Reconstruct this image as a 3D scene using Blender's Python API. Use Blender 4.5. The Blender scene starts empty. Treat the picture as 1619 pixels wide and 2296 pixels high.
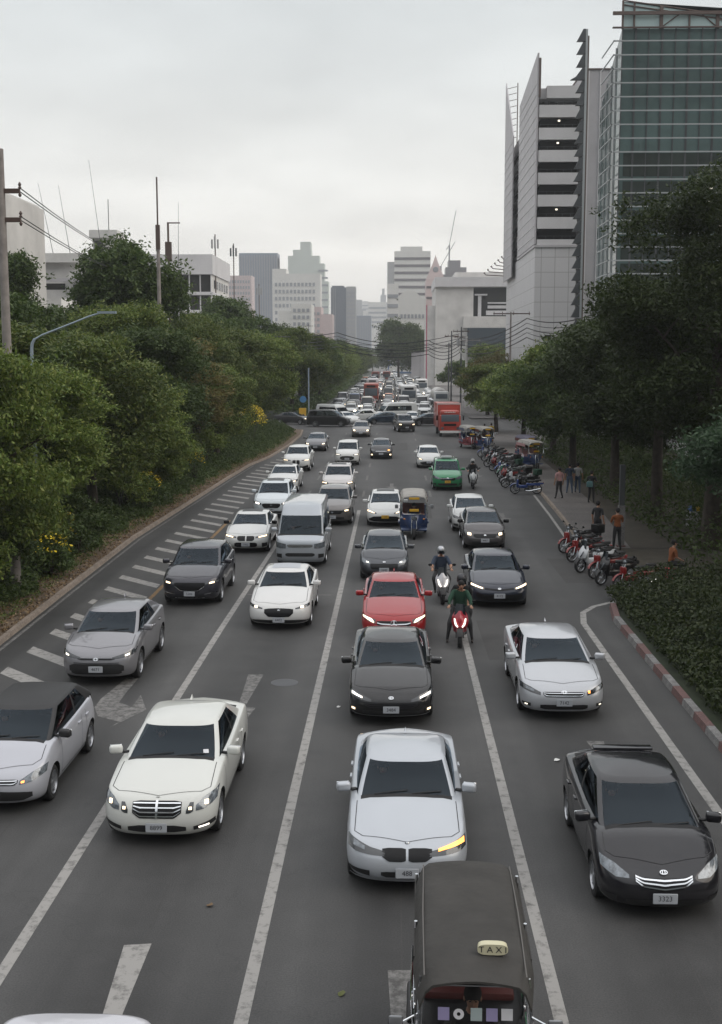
import bpy, bmesh, math, random
import numpy as np
from mathutils import Vector, Matrix
from mathutils.bvhtree import BVHTree

R = math.radians
PI = math.pi
scene = bpy.context.scene
COL = scene.collection
rnd = random.Random(7)
nr = np.random.default_rng(11)

# ------------------------------------------------------------------ camera
cam_data = bpy.data.cameras.new('camera')
cam = bpy.data.objects.new('camera', cam_data)
COL.objects.link(cam)
cam_data.sensor_fit = 'VERTICAL'
cam_data.sensor_height = 36.0
cam_data.lens = 36.0 * 2650 / 2296
cam_data.clip_start = 0.1
cam_data.clip_end = 6000
cam.location = (0, 0, 7.75)
cam.rotation_euler = (R(90 - 7.4388), 0, R(1.5754))
scene.camera = cam

# ------------------------------------------------------------------ sky, sun, exposure
SUN_EL, SUN_AZ = R(35), R(105)            # azimuth from +Y towards +X
world = bpy.data.worlds.new('World')
scene.world = world
world.use_nodes = True
wn = world.node_tree
wn.nodes.clear()
def N(nt, typ, **kw):
    n = nt.nodes.new(typ)
    for k, v in kw.items():
        setattr(n, k, v)
    return n
out = N(wn, 'ShaderNodeOutputWorld')
bg = N(wn, 'ShaderNodeBackground')
sky = N(wn, 'ShaderNodeTexSky', sky_type='NISHITA', sun_disc=False)
sky.sun_elevation = SUN_EL
sky.sun_rotation = SUN_AZ
tc = N(wn, 'ShaderNodeTexCoord')
sep = N(wn, 'ShaderNodeSeparateXYZ')
wn.links.new(tc.outputs['Generated'], sep.inputs[0])
ramp = N(wn, 'ShaderNodeValToRGB')
cr = ramp.color_ramp
cr.elements[0].position = 0.0; cr.elements[0].color = (0.90, 0.84, 0.765, 1)
cr.elements[1].position = 1.0; cr.elements[1].color = (1.22, 1.22, 1.24, 1)
for p, c in ((0.05, (0.87, 0.825, 0.76)), (0.12, (0.77, 0.755, 0.715)), (0.22, (0.635, 0.65, 0.64)), (0.33, (0.53, 0.565, 0.575)), (0.5, (0.80, 0.82, 0.84)), (0.75, (1.10, 1.11, 1.13))):
    e = cr.elements.new(p); e.color = (*c, 1)
wn.links.new(sep.outputs['Z'], ramp.inputs[0])
# soft cloud streaks: noise on the direction, squeezed towards the horizon
dv = N(wn, 'ShaderNodeMath', operation='ADD'); dv.inputs[1].default_value = 0.16
wn.links.new(sep.outputs['Z'], dv.inputs[0])
dvx = N(wn, 'ShaderNodeMath', operation='DIVIDE'); dvy = N(wn, 'ShaderNodeMath', operation='DIVIDE')
for d, ax in ((dvx, 'X'), (dvy, 'Y')):
    wn.links.new(sep.outputs[ax], d.inputs[0]); wn.links.new(dv.outputs[0], d.inputs[1])
cmb = N(wn, 'ShaderNodeCombineXYZ')
wn.links.new(dvx.outputs[0], cmb.inputs[0]); wn.links.new(dvy.outputs[0], cmb.inputs[1])
no = N(wn, 'ShaderNodeTexNoise'); no.inputs['Scale'].default_value = 1.15; no.inputs['Detail'].default_value = 5; no.inputs['Roughness'].default_value = 0.5
wn.links.new(cmb.outputs[0], no.inputs['Vector'])
mr = N(wn, 'ShaderNodeMapRange'); mr.inputs['From Min'].default_value = 0.35; mr.inputs['From Max'].default_value = 0.68
mr.inputs['To Min'].default_value = 0.86; mr.inputs['To Max'].default_value = 1.10
wn.links.new(no.outputs['Fac'], mr.inputs[0])
mul = N(wn, 'ShaderNodeVectorMath', operation='SCALE')
wn.links.new(ramp.outputs['Color'], mul.inputs[0]); wn.links.new(mr.outputs[0], mul.inputs['Scale'])
# the clear sky behind the overcast, at a daylight strength of 0.08, thinly mixed in
sk = N(wn, 'ShaderNodeVectorMath', operation='SCALE'); sk.inputs['Scale'].default_value = 0.08
wn.links.new(sky.outputs[0], sk.inputs[0])
mix = N(wn, 'ShaderNodeMix', data_type='RGBA'); mix.inputs['Factor'].default_value = 0.06
# dark band put into the low sky behind the bridge for the unseen city
bk = N(wn, 'ShaderNodeMapRange'); bk.inputs['From Min'].default_value = 0.25; bk.inputs['From Max'].default_value = -0.15
wn.links.new(sep.outputs['Y'], bk.inputs[0])
n2 = N(wn, 'ShaderNodeTexNoise'); n2.inputs['Scale'].default_value = 5.0; n2.inputs['Detail'].default_value = 4
wn.links.new(tc.outputs['Generated'], n2.inputs['Vector'])
hgt = N(wn, 'ShaderNodeMath', operation='MULTIPLY_ADD'); hgt.inputs[1].default_value = 0.35; wn.links.new(n2.outputs['Fac'], hgt.inputs[0]); wn.links.new(sep.outputs['Z'], hgt.inputs[2])
bl = N(wn, 'ShaderNodeMapRange'); bl.inputs['From Min'].default_value = 0.60; bl.inputs['From Max'].default_value = 0.50
wn.links.new(hgt.outputs[0], bl.inputs[0])
bm_ = N(wn, 'ShaderNodeMath', operation='MULTIPLY'); wn.links.new(bk.outputs[0], bm_.inputs[0]); wn.links.new(bl.outputs[0], bm_.inputs[1])
city = N(wn, 'ShaderNodeMix', data_type='RGBA'); city.inputs['B'].default_value = (.06, .062, .055, 1)
wn.links.new(bm_.outputs[0], city.inputs['Factor']); wn.links.new(mul.outputs[0], city.inputs['A'])
wn.links.new(city.outputs['Result'], mix.inputs['A']); wn.links.new(sk.outputs[0], mix.inputs['B'])
wn.links.new(mix.outputs['Result'], bg.inputs['Color'])
bg.inputs['Strength'].default_value = 1.33
wn.links.new(bg.outputs[0], out.inputs[0])

sun_data = bpy.data.lights.new('sun', 'SUN')
sun_data.energy = 1.3
sun_data.angle = R(50)
sun_data.color = (1.0, 0.90, 0.78)
sun = bpy.data.objects.new('sun', sun_data)
COL.objects.link(sun)
sun_dir = Vector((math.sin(SUN_AZ) * math.cos(SUN_EL), math.cos(SUN_AZ) * math.cos(SUN_EL), math.sin(SUN_EL)))
sun.rotation_euler = sun_dir.to_track_quat('Z', 'Y').to_euler()
sun.location = sun_dir * 60

scene.view_settings.view_transform = 'Standard'
scene.view_settings.look = 'None'
scene.view_settings.exposure = 0.0
scene.view_settings.gamma = 1.0
scene.cycles.use_denoising = True
scene.cycles.max_bounces = 6
scene.cycles.diffuse_bounces = 3
scene.cycles.glossy_bounces = 3
scene.cycles.transmission_bounces = 3
scene.cycles.transparent_max_bounces = 6
scene.cycles.volume_bounces = 1
scene.cycles.use_adaptive_sampling = True
scene.cycles.adaptive_threshold = 0.015

# ------------------------------------------------------------------ materials
M = {}
def mat(name, color=(0.5, 0.5, 0.5), rough=0.6, metal=0.0, var=0.0, scale=3.0, bump=0.0, bscale=None, emit=None, estr=0.0, coat=0.0, spec=0.5, dark=None):
    m = bpy.data.materials.new(name); m.use_nodes = True
    nt = m.node_tree
    b = nt.nodes['Principled BSDF']
    b.inputs['Base Color'].default_value = (*color, 1)
    b.inputs['Roughness'].default_value = rough
    b.inputs['Metallic'].default_value = metal
    b.inputs['Specular IOR Level'].default_value = spec
    if coat:
        b.inputs['Coat Weight'].default_value = coat
        b.inputs['Coat Roughness'].default_value = 0.04
    if var > 0:
        t = N(nt, 'ShaderNodeTexCoord')
        n = N(nt, 'ShaderNodeTexNoise'); n.inputs['Scale'].default_value = scale; n.inputs['Detail'].default_value = 6; n.inputs['Roughness'].default_value = 0.62
        nt.links.new(t.outputs['Object'], n.inputs['Vector'])
        r = N(nt, 'ShaderNodeMapRange'); r.inputs['From Min'].default_value = 0.3; r.inputs['From Max'].default_value = 0.7
        nt.links.new(n.outputs['Fac'], r.inputs[0])
        mx = N(nt, 'ShaderNodeMix', data_type='RGBA')
        lo = dark if dark else tuple(c * (1 - var) for c in color)
        hi = tuple(min(1, c * (1 + var * 0.6)) for c in color)
        mx.inputs['A'].default_value = (*lo, 1); mx.inputs['B'].default_value = (*hi, 1)
        nt.links.new(r.outputs[0], mx.inputs['Factor'])
        nt.links.new(mx.outputs['Result'], b.inputs['Base Color'])
    if bump > 0:
        t = N(nt, 'ShaderNodeTexCoord')
        n = N(nt, 'ShaderNodeTexNoise'); n.inputs['Scale'].default_value = bscale or scale * 4; n.inputs['Detail'].default_value = 4
        nt.links.new(t.outputs['Object'], n.inputs['Vector'])
        bp = N(nt, 'ShaderNodeBump'); bp.inputs['Strength'].default_value = bump; bp.inputs['Distance'].default_value = 0.03
        nt.links.new(n.outputs['Fac'], bp.inputs['Height']); nt.links.new(bp.outputs[0], b.inputs['Normal'])
    if emit:
        b.inputs['Emission Color'].default_value = (*emit, 1)
        b.inputs['Emission Strength'].default_value = estr
    M[name] = m
    return m

def paint_mat(name, coat=1.0, rough=0.38, dirt=0.035):
    """Car lacquer: colour and metal flake amount come from the object's own colour."""
    m = bpy.data.materials.new(name); m.use_nodes = True
    nt = m.node_tree; b = nt.nodes['Principled BSDF']
    oi = N(nt, 'ShaderNodeObjectInfo')
    t = N(nt, 'ShaderNodeTexCoord')
    n = N(nt, 'ShaderNodeTexNoise'); n.inputs['Scale'].default_value = 2.4; n.inputs['Detail'].default_value = 7; n.inputs['Roughness'].default_value = 0.65
    nt.links.new(t.outputs['Object'], n.inputs['Vector'])
    s = N(nt, 'ShaderNodeSeparateXYZ'); nt.links.new(t.outputs['Object'], s.inputs[0])
    # road film thrown up on the lower panels (height in the car's own space)
    lo = N(nt, 'ShaderNodeMapRange'); lo.inputs['From Min'].default_value = 0.55; lo.inputs['From Max'].default_value = 0.15; lo.inputs['To Max'].default_value = 0.12
    nt.links.new(s.outputs['Z'], lo.inputs[0])
    r = N(nt, 'ShaderNodeMapRange'); r.inputs['From Min'].default_value = 0.42; r.inputs['From Max'].default_value = 0.72; r.inputs['To Max'].default_value = dirt
    nt.links.new(n.outputs['Fac'], r.inputs[0])
    ad = N(nt, 'ShaderNodeMath', operation='ADD'); nt.links.new(lo.outputs[0], ad.inputs[0]); nt.links.new(r.outputs[0], ad.inputs[1])
    mx = N(nt, 'ShaderNodeMix', data_type='RGBA'); mx.inputs['B'].default_value = (0.12, 0.11, 0.10, 1)
    nt.links.new(oi.outputs['Color'], mx.inputs['A']); nt.links.new(ad.outputs[0], mx.inputs['Factor'])
    nt.links.new(mx.outputs['Result'], b.inputs['Base Color'])
    nt.links.new(oi.outputs['Alpha'], b.inputs['Metallic'])
    b.inputs['Roughness'].default_value = rough
    b.inputs['Specular IOR Level'].default_value = .12
    b.inputs['Coat Weight'].default_value = coat
    cr_ = N(nt, 'ShaderNodeMapRange'); cr_.inputs['To Min'].default_value = 0.02; cr_.inputs['To Max'].default_value = 0.3
    nt.links.new(ad.outputs[0], cr_.inputs[0]); nt.links.new(cr_.outputs[0], b.inputs['Coat Roughness'])
    M[name] = m
    return m

paint_mat('car_paint')
mat('glass_dark', (0.010, 0.014, 0.018), 0.04, spec=0.42)
# windscreen: clear glass seen from outside, a little tinted, mirroring the sky by angle
m = bpy.data.materials.new('windshield_glass'); m.use_nodes = True; nt = m.node_tree; nt.nodes.clear()
o_ = N(nt, 'ShaderNodeOutputMaterial'); fr = N(nt, 'ShaderNodeFresnel'); fr.inputs['IOR'].default_value = 1.5
tr = N(nt, 'ShaderNodeBsdfTransparent'); tr.inputs['Color'].default_value = (.62, .68, .69, 1)
gl = N(nt, 'ShaderNodeBsdfGlossy'); gl.inputs['Roughness'].default_value = .02; gl.inputs['Color'].default_value = (.52, .62, .72, 1)
mx = N(nt, 'ShaderNodeMixShader'); nt.links.new(fr.outputs[0], mx.inputs[0]); nt.links.new(tr.outputs[0], mx.inputs[1]); nt.links.new(gl.outputs[0], mx.inputs[2]); nt.links.new(mx.outputs[0], o_.inputs['Surface'])
M['windshield_glass'] = m
m2_ = m.copy(); m2_.name = 'side_glass'; m2_.node_tree.nodes['Transparent BSDF'].inputs['Color'].default_value = (.30, .33, .33, 1); M['side_glass'] = m2_
mat('black_plastic', (0.014, 0.014, 0.015), 0.55)
mat('gloss_black', (0.008, 0.008, 0.009), 0.3, spec=.25)
mat('wheel_well', (0.006, 0.006, 0.006), 0.95)
mat('rubber', (0.018, 0.018, 0.019), 0.85, var=0.25, scale=9)
mat('alloy', (0.42, 0.43, 0.45), 0.32, metal=0.85)
mat('alloy_dark', (0.06, 0.06, 0.065), 0.35, metal=0.7)
mat('chrome', (0.72, 0.74, 0.76), 0.12, metal=1.0)
mat('lamp_glass', (0.16, 0.18, 0.2), 0.06, coat=1.0, metal=0.35, var=0.6, scale=14)
mat('lamp_dark', (0.03, 0.034, 0.038), 0.08, coat=1.0)
mat('lamp_lit', (0.9, 0.9, 0.88), 0.2, emit=(1.0, 0.74, 0.44), estr=2.3)
mat('lamp_white', (0.9, 0.9, 0.9), 0.2, emit=(1.0, 0.92, 0.80), estr=2.0)
mat('lamp_soft', (0.9, 0.9, 0.88), 0.2, emit=(1.0, 0.9, 0.72), estr=1.6)
mat('lamp_amber', (0.9, 0.4, 0.1), 0.25, emit=(1.0, 0.34, 0.08), estr=2.6)
mat('lamp_red', (0.5, 0.02, 0.02), 0.25, emit=(1.0, 0.06, 0.03), estr=2.0)
mat('red_lens', (0.35, 0.015, 0.015), 0.15, coat=1.0)
mat('amber_lens', (0.55, 0.2, 0.03), 0.2, coat=1.0)
mat('plate_white', (0.40, 0.42, 0.45), 0.45)
mat('plate_yellow', (0.62, 0.36, 0.03), 0.45)
mat('plate_red', (0.5, 0.06, 0.08), 0.45)
mat('ink', (0.02, 0.02, 0.025), 0.6)
mat('skin', (0.36, 0.2, 0.13), 0.55)
mat('seat_cloth', (0.07, 0.064, 0.058), 0.8)
mat('cabin_black', (0.012, 0.012, 0.013), 0.8)
mat('sticker_white', (0.6, 0.6, 0.62), 0.6)
mat('badge_blue', (0.05, 0.12, 0.3), 0.3)

# ------------------------------------------------------------------ object helpers
def tag(o, label=None, cat=None, group=None, kind=None):
    if label: o['label'] = label
    if cat: o['category'] = cat
    if group: o['group'] = group
    if kind: o['kind'] = kind
    return o

def empty(name, loc=(0, 0, 0), rz=0.0):
    o = bpy.data.objects.new(name, None)
    o.empty_display_size = 0.3
    COL.objects.link(o)
    o.location = loc; o.rotation_euler = (0, 0, rz)
    return o

def link_mesh(name, me, parent=None):
    o = bpy.data.objects.new(name, me)
    COL.objects.link(o)
    if parent is not None: o.parent = parent
    return o

def as_mats(m):
    return [M[x] for x in ([m] if isinstance(m, str) else m)]

def pydata(name, v, f, m, parent=None, smooth=False, fm=None, angle=None):
    me = bpy.data.meshes.new(name)
    me.from_pydata([tuple(p) for p in v], [], f)
    for x in as_mats(m): me.materials.append(x)
    if fm is not None: me.polygons.foreach_set('material_index', fm)
    if smooth: me.polygons.foreach_set('use_smooth', [True] * len(me.polygons))
    me.update()
    if angle: me.set_sharp_from_angle(angle=R(angle))
    return link_mesh(name, me, parent)

class MB:
    """collects simple shapes into one mesh"""
    def __init__(s): s.v = []; s.f = []; s.m = []; s.sm = []
    def add(s, v, f, mi=0, smooth=False):
        o = len(s.v); s.v += [tuple(p) for p in v]
        s.f += [tuple(i + o for i in q) for q in f]; s.m += [mi] * len(f); s.sm += [smooth] * len(f)
        return s
    def box(s, x0, x1, y0, y1, z0, z1, mi=0, mtx=None):
        v = [(x, y, z) for z in (z0, z1) for y in (y0, y1) for x in (x0, x1)]
        if mtx is not None: v = [mtx @ Vector(p) for p in v]
        return s.add(v, [(0, 2, 3, 1), (4, 5, 7, 6), (0, 1, 5, 4), (2, 6, 7, 3), (0, 4, 6, 2), (1, 3, 7, 5)], mi)
    def bbox(s, x0, x1, y0, y1, z0, z1, b=0.02, mi=0, seg=2, mtx=None):
        bm = bmesh.new(); bmesh.ops.create_cube(bm, size=1)
        for p in bm.verts: p.co = Vector(((p.co.x + .5) * (x1 - x0) + x0, (p.co.y + .5) * (y1 - y0) + y0, (p.co.z + .5) * (z1 - z0) + z0))
        bmesh.ops.bevel(bm, geom=bm.edges[:], offset=b, segments=seg, profile=0.5, affect='EDGES')
        if mtx is not None: bmesh.ops.transform(bm, matrix=mtx, verts=bm.verts)
        bm.verts.index_update()
        s.add([p.co for p in bm.verts], [tuple(q.index for q in f.verts) for f in bm.faces], mi, True); bm.free()
        return s
    def tube(s, pts, rad, n=8, mi=0, cap=True):
        """pts: list of points, rad: number or list"""
        P = [Vector(p) for p in pts]; k = len(P)
        rr = [rad] * k if not hasattr(rad, '__len__') else rad
        v = []; up = None
        for i in range(k):
            d = (P[min(i + 1, k - 1)] - P[max(i - 1, 0)]).normalized()
            if up is None:
                up = Vector((0, 0, 1)) if abs(d.z) < 0.9 else Vector((1, 0, 0))
            a = d.cross(up).normalized(); b = a.cross(d).normalized(); up = b
            for j in range(n):
                t = 2 * PI * j / n
                v.append(P[i] + (a * math.cos(t) + b * math.sin(t)) * rr[i])
        f = [(i * n + j, i * n + (j + 1) % n, (i + 1) * n + (j + 1) % n, (i + 1) * n + j) for i in range(k - 1) for j in range(n)]
        s.add(v, f, mi, True)
        if cap:
            o = len(s.v) - k * n
            s.f += [tuple(o + j for j in range(n))[::-1], tuple(o + (k - 1) * n + j for j in range(n))]; s.m += [mi] * 2; s.sm += [False] * 2
        return s
    def lathe(s, prof, axis='z', c=(0, 0, 0), n=20, mi=0, smooth=True, mtx=None):
        """prof: list of (radius, height)"""
        v = []
        for r_, h in prof:
            for j in range(n):
                t = 2 * PI * j / n; a, b = r_ * math.cos(t), r_ * math.sin(t)
                p = {'z': (a, b, h), 'x': (h, a, b), 'y': (a, h, b)}[axis]
                p = Vector(p) + Vector(c)
                v.append(mtx @ p if mtx is not None else p)
        k = len(prof)
        f = [(i * n + j, i * n + (j + 1) % n, (i + 1) * n + (j + 1) % n, (i + 1) * n + j) for i in range(k - 1) for j in range(n)]
        return s.add(v, f, mi, smooth)
    def ball(s, c, r, mi=0, seg=12, ring=8, mtx=None):
        rx, ry, rz = (r, r, r) if not hasattr(r, '__len__') else r
        v = []; 
        for i in range(ring + 1):
            a = PI * i / ring
            for j in range(seg):
                t = 2 * PI * j / seg
                p = Vector((rx * math.sin(a) * math.cos(t), ry * math.sin(a) * math.sin(t), rz * math.cos(a)))
                if mtx is not None: p = mtx @ p
                v.append(p + Vector(c))
        f = [(i * seg + j, (i + 1) * seg + j, (i + 1) * seg + (j + 1) % seg, i * seg + (j + 1) % seg) for i in range(ring) for j in range(seg)]
        return s.add(v, f, mi, True)
    def poly(s, pts, z0, z1, mi=0, mtx=None):
        """prism of a plan outline"""
        n = len(pts); v = [(p[0], p[1], z0) for p in pts] + [(p[0], p[1], z1) for p in pts]
        if mtx is not None: v = [mtx @ Vector(p) for p in v]
        return s.add(v, [tuple(range(n))[::-1], tuple(range(n, 2 * n))] + [(i, (i + 1) % n, n + (i + 1) % n, n + i) for i in range(n)], mi)
    def build(s, name, m, parent=None, recalc=True, angle=None):
        me = bpy.data.meshes.new(name)
        me.from_pydata(s.v, [], s.f)
        for x in as_mats(m): me.materials.append(x)
        me.polygons.foreach_set('material_index', s.m); me.polygons.foreach_set('use_smooth', s.sm)
        me.update()
        if recalc:
            bm = bmesh.new(); bm.from_mesh(me)
            bmesh.ops.recalc_face_normals(bm, faces=bm.faces); bm.to_mesh(me); bm.free()
        me.set_sharp_from_angle(angle=R(angle or 40))
        return link_mesh(name, me, parent)

def kids(o): return [c for c in ALLKIDS.get(o.name, [])]
ALLKIDS = {}
def copy_tree(o, parent=None, children=None):
    if children is None:
        children = {}
        for c in COL.objects:
            if c.parent: children.setdefault(c.parent.name, []).append(c)
    c = o.copy(); COL.objects.link(c)
    if parent is not None: c.parent = parent
    for ch in children.get(o.name, []): copy_tree(ch, c, children)
    return c

def text_mesh(s, size, name='lettering', m='ink', parent=None, depth=0.0):
    cu = bpy.data.curves.new('txt', 'FONT'); cu.body = s; cu.size = size; cu.align_x = 'CENTER'; cu.align_y = 'CENTER'; cu.extrude = depth; cu.resolution_u = 2
    o = bpy.data.objects.new('txt', cu); COL.objects.link(o)
    dg = bpy.context.evaluated_depsgraph_get(); dg.update()
    me = bpy.data.meshes.new_from_object(o.evaluated_get(dg)); me.name = name
    bpy.data.objects.remove(o); bpy.data.curves.remove(cu)
    me.materials.clear()
    for x in as_mats(m): me.materials.append(x)
    return link_mesh(name, me, parent)
# ================================================================== GROUND, ROAD, MARKINGS
def lamb(name, c1, c2, s1, s2, rough=0.85, c3=None, bump=0.3):
    """weathered ground: two noise sizes between colours"""
    m = bpy.data.materials.new(name); m.use_nodes = True
    nt = m.node_tree; b = nt.nodes['Principled BSDF']; b.inputs['Roughness'].default_value = rough
    t = N(nt, 'ShaderNodeTexCoord')
    n1 = N(nt, 'ShaderNodeTexNoise'); n1.inputs['Scale'].default_value = s1; n1.inputs['Detail'].default_value = 8; n1.inputs['Roughness'].default_value = .6
    n2 = N(nt, 'ShaderNodeTexNoise'); n2.inputs['Scale'].default_value = s2; n2.inputs['Detail'].default_value = 3
    for n in (n1, n2): nt.links.new(t.outputs['Object'], n.inputs['Vector'])
    r1 = N(nt, 'ShaderNodeMapRange'); r1.inputs['From Min'].default_value = .3; r1.inputs['From Max'].default_value = .7
    nt.links.new(n1.outputs['Fac'], r1.inputs[0])
    mx = N(nt, 'ShaderNodeMix', data_type='RGBA'); mx.inputs['A'].default_value = (*c1, 1); mx.inputs['B'].default_value = (*c2, 1)
    nt.links.new(r1.outputs[0], mx.inputs['Factor'])
    r2 = N(nt, 'ShaderNodeMapRange'); r2.inputs['From Min'].default_value = .3; r2.inputs['From Max'].default_value = .7; r2.inputs['To Min'].default_value = .72; r2.inputs['To Max'].default_value = 1.25
    nt.links.new(n2.outputs['Fac'], r2.inputs[0])
    sc = N(nt, 'ShaderNodeVectorMath', operation='SCALE'); nt.links.new(mx.outputs['Result'], sc.inputs[0]); nt.links.new(r2.outputs[0], sc.inputs['Scale'])
    nt.links.new(sc.outputs[0], b.inputs['Base Color'])
    if bump:
        bp = N(nt, 'ShaderNodeBump'); bp.inputs['Strength'].default_value = bump; bp.inputs['Distance'].default_value = .01
        nt.links.new(n2.outputs['Fac'], bp.inputs['Height']); nt.links.new(bp.outputs[0], b.inputs['Normal'])
    M[name] = m; return m

# asphalt with polished wheel tracks and oil-darkened lane middles, long patches, cracks
m = lamb('asphalt', (.037, .0368, .0368), (.056, .0552, .0545), .35, 42, .8)
nt = m.node_tree; b = nt.nodes['Principled BSDF']
src = b.inputs['Base Color'].links[0].from_socket
t = N(nt, 'ShaderNodeTexCoord'); mp = N(nt, 'ShaderNodeMapping'); mp.inputs['Scale'].default_value = (1.3, .05, 1)
nt.links.new(t.outputs['Object'], mp.inputs[0])
ns = N(nt, 'ShaderNodeTexNoise'); ns.inputs['Scale'].default_value = 1.0; ns.inputs['Detail'].default_value = 5; nt.links.new(mp.outputs[0], ns.inputs['Vector'])
r = N(nt, 'ShaderNodeMapRange'); r.inputs['From Min'].default_value = .3; r.inputs['From Max'].default_value = .7; r.inputs['To Min'].default_value = .68; r.inputs['To Max'].default_value = 1.28
nt.links.new(ns.outputs['Fac'], r.inputs[0])
sc = N(nt, 'ShaderNodeVectorMath', operation='SCALE'); nt.links.new(src, sc.inputs[0]); nt.links.new(r.outputs[0], sc.inputs['Scale'])
vo = N(nt, 'ShaderNodeTexVoronoi', feature='DISTANCE_TO_EDGE'); vo.inputs['Scale'].default_value = .22
dn = N(nt, 'ShaderNodeTexNoise'); dn.inputs['Scale'].default_value = 1.2; dn.inputs['Detail'].default_value = 4; nt.links.new(t.outputs['Object'], dn.inputs['Vector'])
va = N(nt, 'ShaderNodeVectorMath', operation='MULTIPLY_ADD'); va.inputs[1].default_value = (2.2, 2.2, 0); nt.links.new(dn.outputs['Color'], va.inputs[0]); nt.links.new(t.outputs['Object'], va.inputs[2])
nt.links.new(va.outputs[0], vo.inputs['Vector'])
ck = N(nt, 'ShaderNodeMapRange'); ck.inputs['From Min'].default_value = 0.0; ck.inputs['From Max'].default_value = .004; ck.inputs['To Min'].default_value = .86; ck.inputs['To Max'].default_value = 1.0
nt.links.new(vo.outputs['Distance'], ck.inputs[0])
sc2 = N(nt, 'ShaderNodeVectorMath', operation='SCALE'); nt.links.new(sc.outputs[0], sc2.inputs[0]); nt.links.new(ck.outputs[0], sc2.inputs['Scale'])
sx_ = N(nt, 'ShaderNodeSeparateXYZ'); nt.links.new(t.outputs['Object'], sx_.inputs[0])
mp2 = N(nt, 'ShaderNodeMath', operation='MULTIPLY_ADD'); mp2.inputs[1].default_value = 2 * PI / 3.55; mp2.inputs[2].default_value = -.2; nt.links.new(sx_.outputs['X'], mp2.inputs[0])
cs_ = N(nt, 'ShaderNodeMath', operation='COSINE'); nt.links.new(mp2.outputs[0], cs_.inputs[0])
oil = N(nt, 'ShaderNodeTexNoise'); oil.inputs['Scale'].default_value = 1.7; oil.inputs['Detail'].default_value = 6; nt.links.new(t.outputs['Object'], oil.inputs['Vector'])
om = N(nt, 'ShaderNodeMath', operation='MULTIPLY'); nt.links.new(cs_.outputs[0], om.inputs[0]); nt.links.new(oil.outputs['Fac'], om.inputs[1])
orr = N(nt, 'ShaderNodeMapRange'); orr.inputs['From Min'].default_value = -.5; orr.inputs['From Max'].default_value = .6; orr.inputs['To Min'].default_value = 1.22; orr.inputs['To Max'].default_value = .64; nt.links.new(om.outputs[0], orr.inputs[0])
sc3 = N(nt, 'ShaderNodeVectorMath', operation='SCALE'); nt.links.new(sc2.outputs[0], sc3.inputs[0]); nt.links.new(orr.outputs[0], sc3.inputs['Scale'])
nt.links.new(sc3.outputs[0], b.inputs['Base Color'])
rr = N(nt, 'ShaderNodeMapRange'); rr.inputs['To Min'].default_value = .62; rr.inputs['To Max'].default_value = .85; nt.links.new(ns.outputs['Fac'], rr.inputs[0]); nt.links.new(rr.outputs[0], b.inputs['Roughness'])

def marking(name, col, wear=.5, scale=5):
    m = bpy.data.materials.new(name); m.use_nodes = True
    nt = m.node_tree; b = nt.nodes['Principled BSDF']; b.inputs['Roughness'].default_value = .75
    t = N(nt, 'ShaderNodeTexCoord'); n = N(nt, 'ShaderNodeTexNoise'); n.inputs['Scale'].default_value = scale; n.inputs['Detail'].default_value = 9; n.inputs['Roughness'].default_value = .7
    nt.links.new(t.outputs['Object'], n.inputs['Vector'])
    r = N(nt, 'ShaderNodeMapRange'); r.inputs['From Min'].default_value = wear - .06; r.inputs['From Max'].default_value = wear + .14; nt.links.new(n.outputs['Fac'], r.inputs[0])
    mx = N(nt, 'ShaderNodeMix', data_type='RGBA'); mx.inputs['A'].default_value = (*col, 1); mx.inputs['B'].default_value = (.062, .06, .058, 1)
    nt.links.new(r.outputs[0], mx.inputs['Factor']); nt.links.new(mx.outputs['Result'], b.inputs['Base Color'])
    M[name] = m
marking('paint_white', (.27, .262, .25), .56)
marking('paint_faint', (.18, .176, .17), .45, 7)
marking('paint_yellow', (.22, .13, .05), .55)
lamb('city_ground', (.10, .10, .095), (.15, .145, .135), .05, 2)
lamb('pavement', (.085, .078, .075), (.13, .12, .114), .6, 9)
lamb('soil', (.07, .05, .033), (.15, .105, .07), 1.4, 22, .95, bump=.8)
lamb('shade_dark_ground', (.028, .024, .016), (.05, .042, .03), .8, 12, .95, bump=.6)  # near-black ground: the deep tree shade is put into the colour
lamb('kerb_stone', (.17, .14, .115), (.27, .22, .18), 2.0, 14)
lamb('kerb_red', (.10, .065, .06), (.155, .08, .075), 6, 30)
lamb('kerb_white', (.12, .117, .113), (.225, .22, .217), 5, 30)
mat('grass_floor', (.018, .026, .010), .95, var=.5, scale=2)

def sheet(name, pts, z, m, kind='structure', label=None):
    o = pydata(name, [(x, y, z) for x, y in pts], [tuple(range(len(pts)))], m)
    if kind: o['kind'] = kind
    return o
GS = 4500
sheet('ground', [(-GS, -400), (GS, -400), (GS, GS * 1.2), (-GS, GS * 1.2)], -.03, 'city_ground')
# left kerb line of the carriageway, near to far
KL = [(-10.55, -20), (-10.6, 15), (-10.65, 31), (-10.85, 38.5), (-11.1, 50), (-10.85, 62), (-10.6, 75), (-10.3, 85), (-9.6, 92), (-9.2, 104), (-9.2, 118), (-9.6, 126), (-11.5, 129)]
KR = [(6.5, -20), (6.5, 30), (6.52, 34.5), (6.75, 36.4), (7.4, 37.6), (9.0, 38.4)]
KR2 = [(7.75, 47.4), (7.8, 49), (8.15, 58), (8.45, 69), (8.6, 85), (8.6, 122), (9.4, 127)]
road_pts = [(-11.6, -20), (10, -20), (10, 128), (60, 128), (60, 150), (9.6, 150), (9.6, 700), (-10.8, 700), (-10.8, 150), (-60, 150), (-60, 128), (-11.6, 128)]
sheet('road', road_pts, 0, 'asphalt')
sheet('opposite_road', [(-36, -20), (-23.5, -20), (-23.5, 128), (-36, 128)], 0.0, 'asphalt')
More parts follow.
